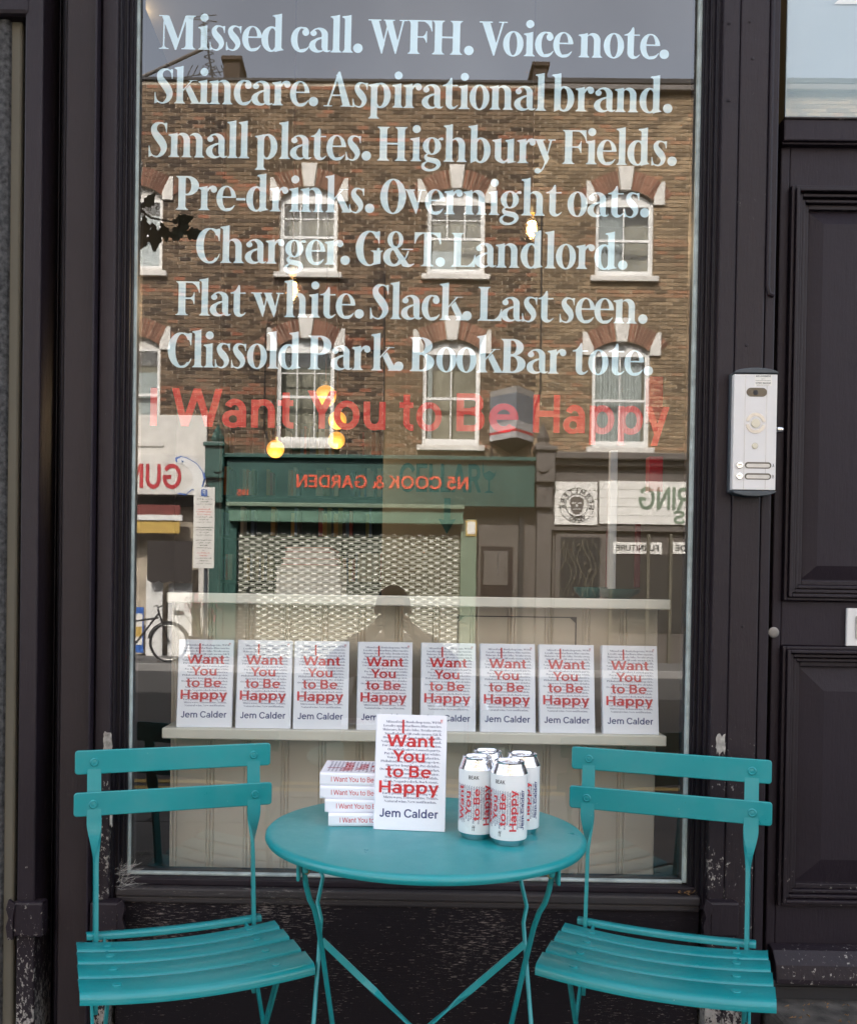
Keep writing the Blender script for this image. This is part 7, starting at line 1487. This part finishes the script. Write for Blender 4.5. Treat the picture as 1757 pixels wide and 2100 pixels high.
for i, t_ in enumerate(txt):
    if not t_: continue
    z = b_.z - .17 - i*(b_.z-a_.z-.2)/len(txt); w_ = min(.28, .018*len(t_)); m_ = mr if 5 <= i <= 7 or 22 <= i <= 23 else mb
    sans_line(m_, t_, 0, w_, z, .022, lambda x,y,l: ((a_.x+b_.x)/2+w_/2-x, YK+.0325, y), bold=.02)
rel(mb, ps).build('sign_text', M['ink_black'], ps); rel(mr, ps).build('sign_text', M['ink_red'], ps)
mb = MB(); mb.tube([((a_.x+b_.x)/2+.03, YK-.04, -.004), ((a_.x+b_.x)/2+.03, YK-.04, b_.z+.05)], .038, 12); rel(mb, ps).build('post', M['panel_grey'], ps, smooth=True)
# planter with pink flowers
c = opp(412, 1300, -14.3); fl = empty('flower_planter', (c.x, -14.3, 0), 'dark planter with a leggy pink flowering plant on the far pavement', 'planter')
mb = MB(); mb.lathe([(.16,0),(.22,.42),(.24,.45),(.20,.45),(.18,.40)], n=20); mb.build('pot', M['slate'], fl, smooth=True)
mb = MB(); ml = MB()
for k in range(26):
    a_ = random.uniform(0, 6.3); h_ = random.uniform(.3, .75); q = Vector((math.cos(a_)*random.uniform(.05,.32), math.sin(a_)*.25, .45+h_))
    ml.tube([(0,0,.4), (q.x*.4, q.y*.4, .4+h_*.5), q], .006, 4)
    for j in range(9):
        r_ = q + Vector((random.uniform(-.06,.06), random.uniform(-.06,.06), random.uniform(-.08,.05))); d_ = Vector((random.uniform(-1,1), random.uniform(-1,1), random.uniform(-1,1))).normalized()*.03; e_ = d_.cross(Vector((.3,.5,.8))).normalized()*.025
        (mb if j < 5 else ml).add([r_, r_+d_, r_+d_+e_, r_+e_], [(0,1,2,3)])
mb.build('blossom', simple('pink petals', (.45,.14,.16), .7), fl, kind='stuff'); ml.build('stems', M['leaf'], fl, kind='stuff')
# bicycle parked on the far side
c = opp(346, 1346, -14.1); bk = empty('bicycle', (c.x-.0, -14.1, -.004), 'black bicycle parked on the far pavement, front wheel showing', 'bicycle')
for s in (0, -1.05):
    w = empty('wheel', (s, 0, .345), None, None); w.parent = bk
    mb = MB(); mb.tube([(.33*math.cos(2*math.pi*k/36), 0, .33*math.sin(2*math.pi*k/36)) for k in range(37)], .017, 8, False); mb.build('tyre', M['black'], w, smooth=True)
    mb = MB(); mb.tube([(.305*math.cos(2*math.pi*k/36), 0, .305*math.sin(2*math.pi*k/36)) for k in range(37)], .009, 6, False); mb.build('rim', M['steel'], w, smooth=True)
    mb = MB()
    for k in range(16): a_ = 2*math.pi*k/16; mb.tube([(0,0,0),(.30*math.cos(a_), 0, .30*math.sin(a_))], .002, 4)
    mb.tube([(0,-.05,0),(0,.05,0)], .02, 10); mb.build('spokes', M['steel'], w)
    mb = MB(); mb.tube([(.365*math.cos(R(k)), 0, .365*math.sin(R(k))) for k in range(20, 171, 10)], .016, 6); mb.build('mudguard', M['black'], w)
mb = MB(); H_ = Vector((-.18,0,.86)); S_ = Vector((-.72,0,.80)); B_ = Vector((-.60,0,.30)); F_ = Vector((0,0,.345)); Rr_ = Vector((-1.05,0,.345))
for p_, q_ in ((H_,B_),(H_+Vector((0,0,-.08)),S_+Vector((.02,0,-.1))),(S_,B_),(S_+Vector((.02,0,-.06)),Rr_),(B_,Rr_),(H_+Vector((-.02,0,.08)),F_)): mb.tube([p_, q_], .017, 8)
mb.build('frame', M['black'], bk, smooth=True)
mb = MB(); mb.tube([H_+Vector((-.02,-.28,.12)), H_+Vector((.03,-.2,.14)), H_+Vector((-.02,0,.10)), H_+Vector((.03,.2,.14)), H_+Vector((-.02,.28,.12))], .012, 8); mb.build('handlebar', M['steel'], bk, smooth=True)
mb = MB(); mb.prism([(-.14,-.09),(-.12,.09),(.02,.04),(.14,.015),(.14,-.015),(.02,-.04)], lambda p,q,t_: (S_.x+p, q, S_.z+t_), .06, .10); mb.build('saddle', M['black'], bk, bevel=.01)

# ---------------- street tree on the near pavement whose twig shows in the glass
tr_ = empty('street_tree', (-3.4, -3.0, 0), 'small street tree on the near pavement, its leafy twig mirrored in the glass', 'tree')
mb = MB(); mb.tube([(0,0,0),(.02,.02,1.2),(-.03,0,2.4),(.05,.03,3.4),(0,0,4.6)], [.10,.085,.07,.05,.03], 14); mb.build('trunk', M['bark'], tr_, smooth=True)
tip = opp(372, 466, -2.75) - tr_.location; tip2 = opp(310, 470, -2.75) - tr_.location
mb = MB(); mb.tube([(0,0,2.6), (.5,.10,3.0), (tip2.x-.45,.2,tip2.z+.25), (tip2.x-.1,.25,tip2.z+.13), (tip2.x,.25,tip2.z+.06), (tip.x,.25,tip.z+.02)], [.035,.028,.018,.010,.006,.003], 8)
mb.tube([(.02,0,3.2),(-.6,-.3,3.9),(-1.0,-.5,4.5)], [.03,.02,.01], 8); mb.tube([(0,0,3.6),(.3,-.6,4.3),(.4,-.9,4.9)], [.03,.02,.01], 8); mb.build('branch', M['bark'], tr_, smooth=True)
def leafm(mb_, c, d, L, w):
    d = Vector(d).normalized(); sd = d.cross(Vector((random.uniform(-.3,.3),1,random.uniform(-.3,.3)))).normalized(); nn = d.cross(sd)
    pts = []; prof = [(0,0),(.12,.4),(.22,.30),(.35,1),(.45,.75),(.6,.85),(.72,.5),(.85,.35),(1,0)]
    for t_, k in prof: pts.append(c + d*L*t_ + nn*(math.sin(t_*3)*.18*L))
    up = [p + sd*w*k for p, (t_, k) in zip(pts, prof)]; dn = [p - sd*w*k for p, (t_, k) in zip(pts, prof)]; n = len(pts)
    mb_.add(pts + up + dn, [(i, i+1, n+i+1, n+i) for i in range(n-1)] + [(i+1, i, 2*n+i, 2*n+i+1) for i in range(n-1)])
leaf = None
for (u, v, dx_, dz_, L) in ((296,440,-.3,-1,.17),(312,455,-.05,-1,.19),(330,455,.25,-1,.13),(352,455,.9,.25,.15),(340,478,.9,-.2,.15),(372,474,1,-.15,.16),(288,425,.6,.4,.14),(300,470,-.4,-.9,.15),(352,470,1,.1,.13)):
    q = opp(u, v, -2.75) - tr_.location; mb = MB(); leafm(mb, Vector((q.x, .25, q.z)), (dx_, random.uniform(-.5,.5), dz_), L*.82, L*.25); mb.build('leaf', M['leaf'], tr_)
mb = MB()
for k in range(900):
    a_ = random.uniform(0, 6.3); r_ = random.uniform(.2, 1.3); q = Vector((-.2+math.cos(a_)*r_, -.4+math.sin(a_)*r_, 4.4+random.uniform(-.7,.8)*(1.4-r_*.6)))
    leafm(mb, q, (random.uniform(-1,1), random.uniform(-1,1), random.uniform(-1,.3)), .13, .045)
mb.build('crown', M['leaf'], tr_, kind='stuff')

# ================================================================== THE PHOTOGRAPHER, crouching with a phone (mirrored silhouette)
px, py = .015, -2.46
person = empty('person', (px, py, 0), 'crouching photographer in dark clothes holding up a phone, mirrored in the glass', 'person')
def skin_body(name, verts, edges, radii, mat, root_i=0, sub=2):
    me = bpy.data.meshes.new(name); me.from_pydata(verts, edges, []); me.materials.append(mat)
    o = bpy.data.objects.new(name, me); col.objects.link(o); o.parent = person
    o.modifiers.new('skin', 'SKIN').use_smooth_shade = True
    if not me.skin_vertices:
        bpy.context.view_layer.objects.active = o
    sv = me.skin_vertices
    if len(sv) == 0: sv.new() if hasattr(sv, 'new') else None
    layer = me.skin_vertices[0].data
    for i, r_ in enumerate(radii): layer[i].radius = (r_, r_) if not isinstance(r_, tuple) else r_
    layer[root_i].use_root = True
    s = o.modifiers.new('subdivision', 'SUBSURF'); s.levels = sub; s.render_levels = sub
    return o
V = [(0,-.10,.42),(0,-.13,.60),(0,-.12,.78),(0,-.07,.95),(0,-.03,1.04),
     (-.16,-.06,.95),(-.30,.02,.86),(-.14,.18,1.02),(-.09,.20,1.08),
     (.16,-.06,.95),(.30,.02,.86),(.14,.18,1.02),(.09,.20,1.08),
     (-.10,-.10,.40),(-.17,.24,.50),(-.15,.02,.10),(-.15,.16,.04),
     (.10,-.10,.40),(.17,.24,.50),(.15,.02,.10),(.15,.16,.04)]
E_ = [(0,1),(1,2),(2,3),(3,4),(3,5),(5,6),(6,7),(7,8),(3,9),(9,10),(10,11),(11,12),(0,13),(13,14),(14,15),(15,16),(0,17),(17,18),(18,19),(19,20)]
RR = [.16,.15,.16,.13,.055,.085,.058,.040,.034,.085,.058,.040,.034,.11,.075,.052,.045,.11,.075,.052,.045]
# head and neck continue the same body mesh
V += [(0,-.02,1.10),(0,-.01,1.165),(0,-.015,1.215),(0,-.02,1.245),(0,.085,1.160)]
E_ += [(4,21),(21,22),(22,23),(23,24),(22,25)]
RR += [.058,(.074,.088),(.076,.088),(.05,.06),.014]
def hand(s, base_i):
    # four curled fingers behind the phone edge and a thumb on the near side
    n = len(V)
    for k in range(4):
        z = 1.135 - k*.019; L = (.0,.004,.002,-.006)[k]
        V.extend([(s*.066,.235,z),(s*(.056),.262,z+.002),(s*(.040-L),.274,z+.003)]); RR.extend([.0095,.0085,.0075])
        m_ = len(V)-3; E_.extend([(base_i, m_),(m_, m_+1),(m_+1, m_+2)])
    V.extend([(s*.060,.215,1.085),(s*.046,.226,1.105),(s*.034,.236,1.125)]); RR.extend([.012,.010,.0085])
    m_ = len(V)-3; E_.extend([(base_i, m_),(m_, m_+1),(m_+1, m_+2)])
hand(-1, 8); hand(1, 12)
skin_body('body', V, E_, RR, M['skin'], 0, 2)
jt = [0,1,2,3,5,6,7,9,10,11]; mp_ = {a: i for i, a in enumerate(jt)}
skin_body('jumper', [V[i] for i in jt], [(mp_[a], mp_[b]) for a, b in E_ if a in mp_ and b in mp_], [ (RR[i]*1.16+.012) for i in jt], M['cloth_dark'], 1)
jt = [0,13,14,15,17,18,19]; mp_ = {a: i for i, a in enumerate(jt)}
skin_body('trousers', [V[i] for i in jt], [(mp_[a], mp_[b]) for a, b in E_ if a in mp_ and b in mp_], [RR[i]*1.12+.012 for i in jt], M['cloth_dark'], 0)
for s in (-1, 1):
    mb = MB(); mb.box(s*.15-.045, s*.15+.045, -.02, .26, .0, .055); mb.box(s*.15-.042, s*.15+.042, -.02, .10, .055, .10); mb.build('shoe', M['black'], person, bevel=.02, segs=3)
    mb = MB(); mb.ball((s*.030, .068, 1.178), .011, 10, 8); mb.build('eye', M['white_paint'], person, smooth=True)
    mb = MB(); mb.ball((s*.080, .0, 1.160), .016, 8, 6, 1.3); mb.build('ear', M['skin'], person, smooth=True)
mb = MB(); mb.box(-.022, .022, .070, .080, 1.118, 1.126); mb.build('mouth', M['gun_red'], person, bevel=.003)
mb = MB()
for i in range(9):
    t = math.pi*.56*i/8; rr_ = .105*math.sin(t+.02); zz_ = 1.172+.118*math.cos(t)
    for k in range(20): a_ = 2*math.pi*k/20; mb.v.append((rr_*.86*math.cos(a_), -.028+rr_*math.sin(a_)*(1 if math.sin(a_) < .3 else .93), zz_))
for i in range(8):
    for k in range(20): a0 = i*20+k; a1 = i*20+(k+1)%20; mb.f.append((a0, a0+20, a1+20, a1)); mb.c.append(.5); mb.m.append(0)
mb.build('hair', M['hair'], person, smooth=True)
ph = empty('phone', (px, py+.263, 1.11), 'black phone held upright in the mirrored photographer\'s hands', 'phone')
mb = MB(); mb.box(-.037, .037, -.004, .004, -.078, .078); mb.build('phone_body', M['black'], ph, bevel=.003, segs=3)
mb = MB(); mb.box(-.030, -.004, .004, .006, .045, .072); mb.build('camera_bump', M['panel_grey'], ph, bevel=.002)
person.location.z = -.05; ph.location.z -= .05
bpy.context.view_layer.update()
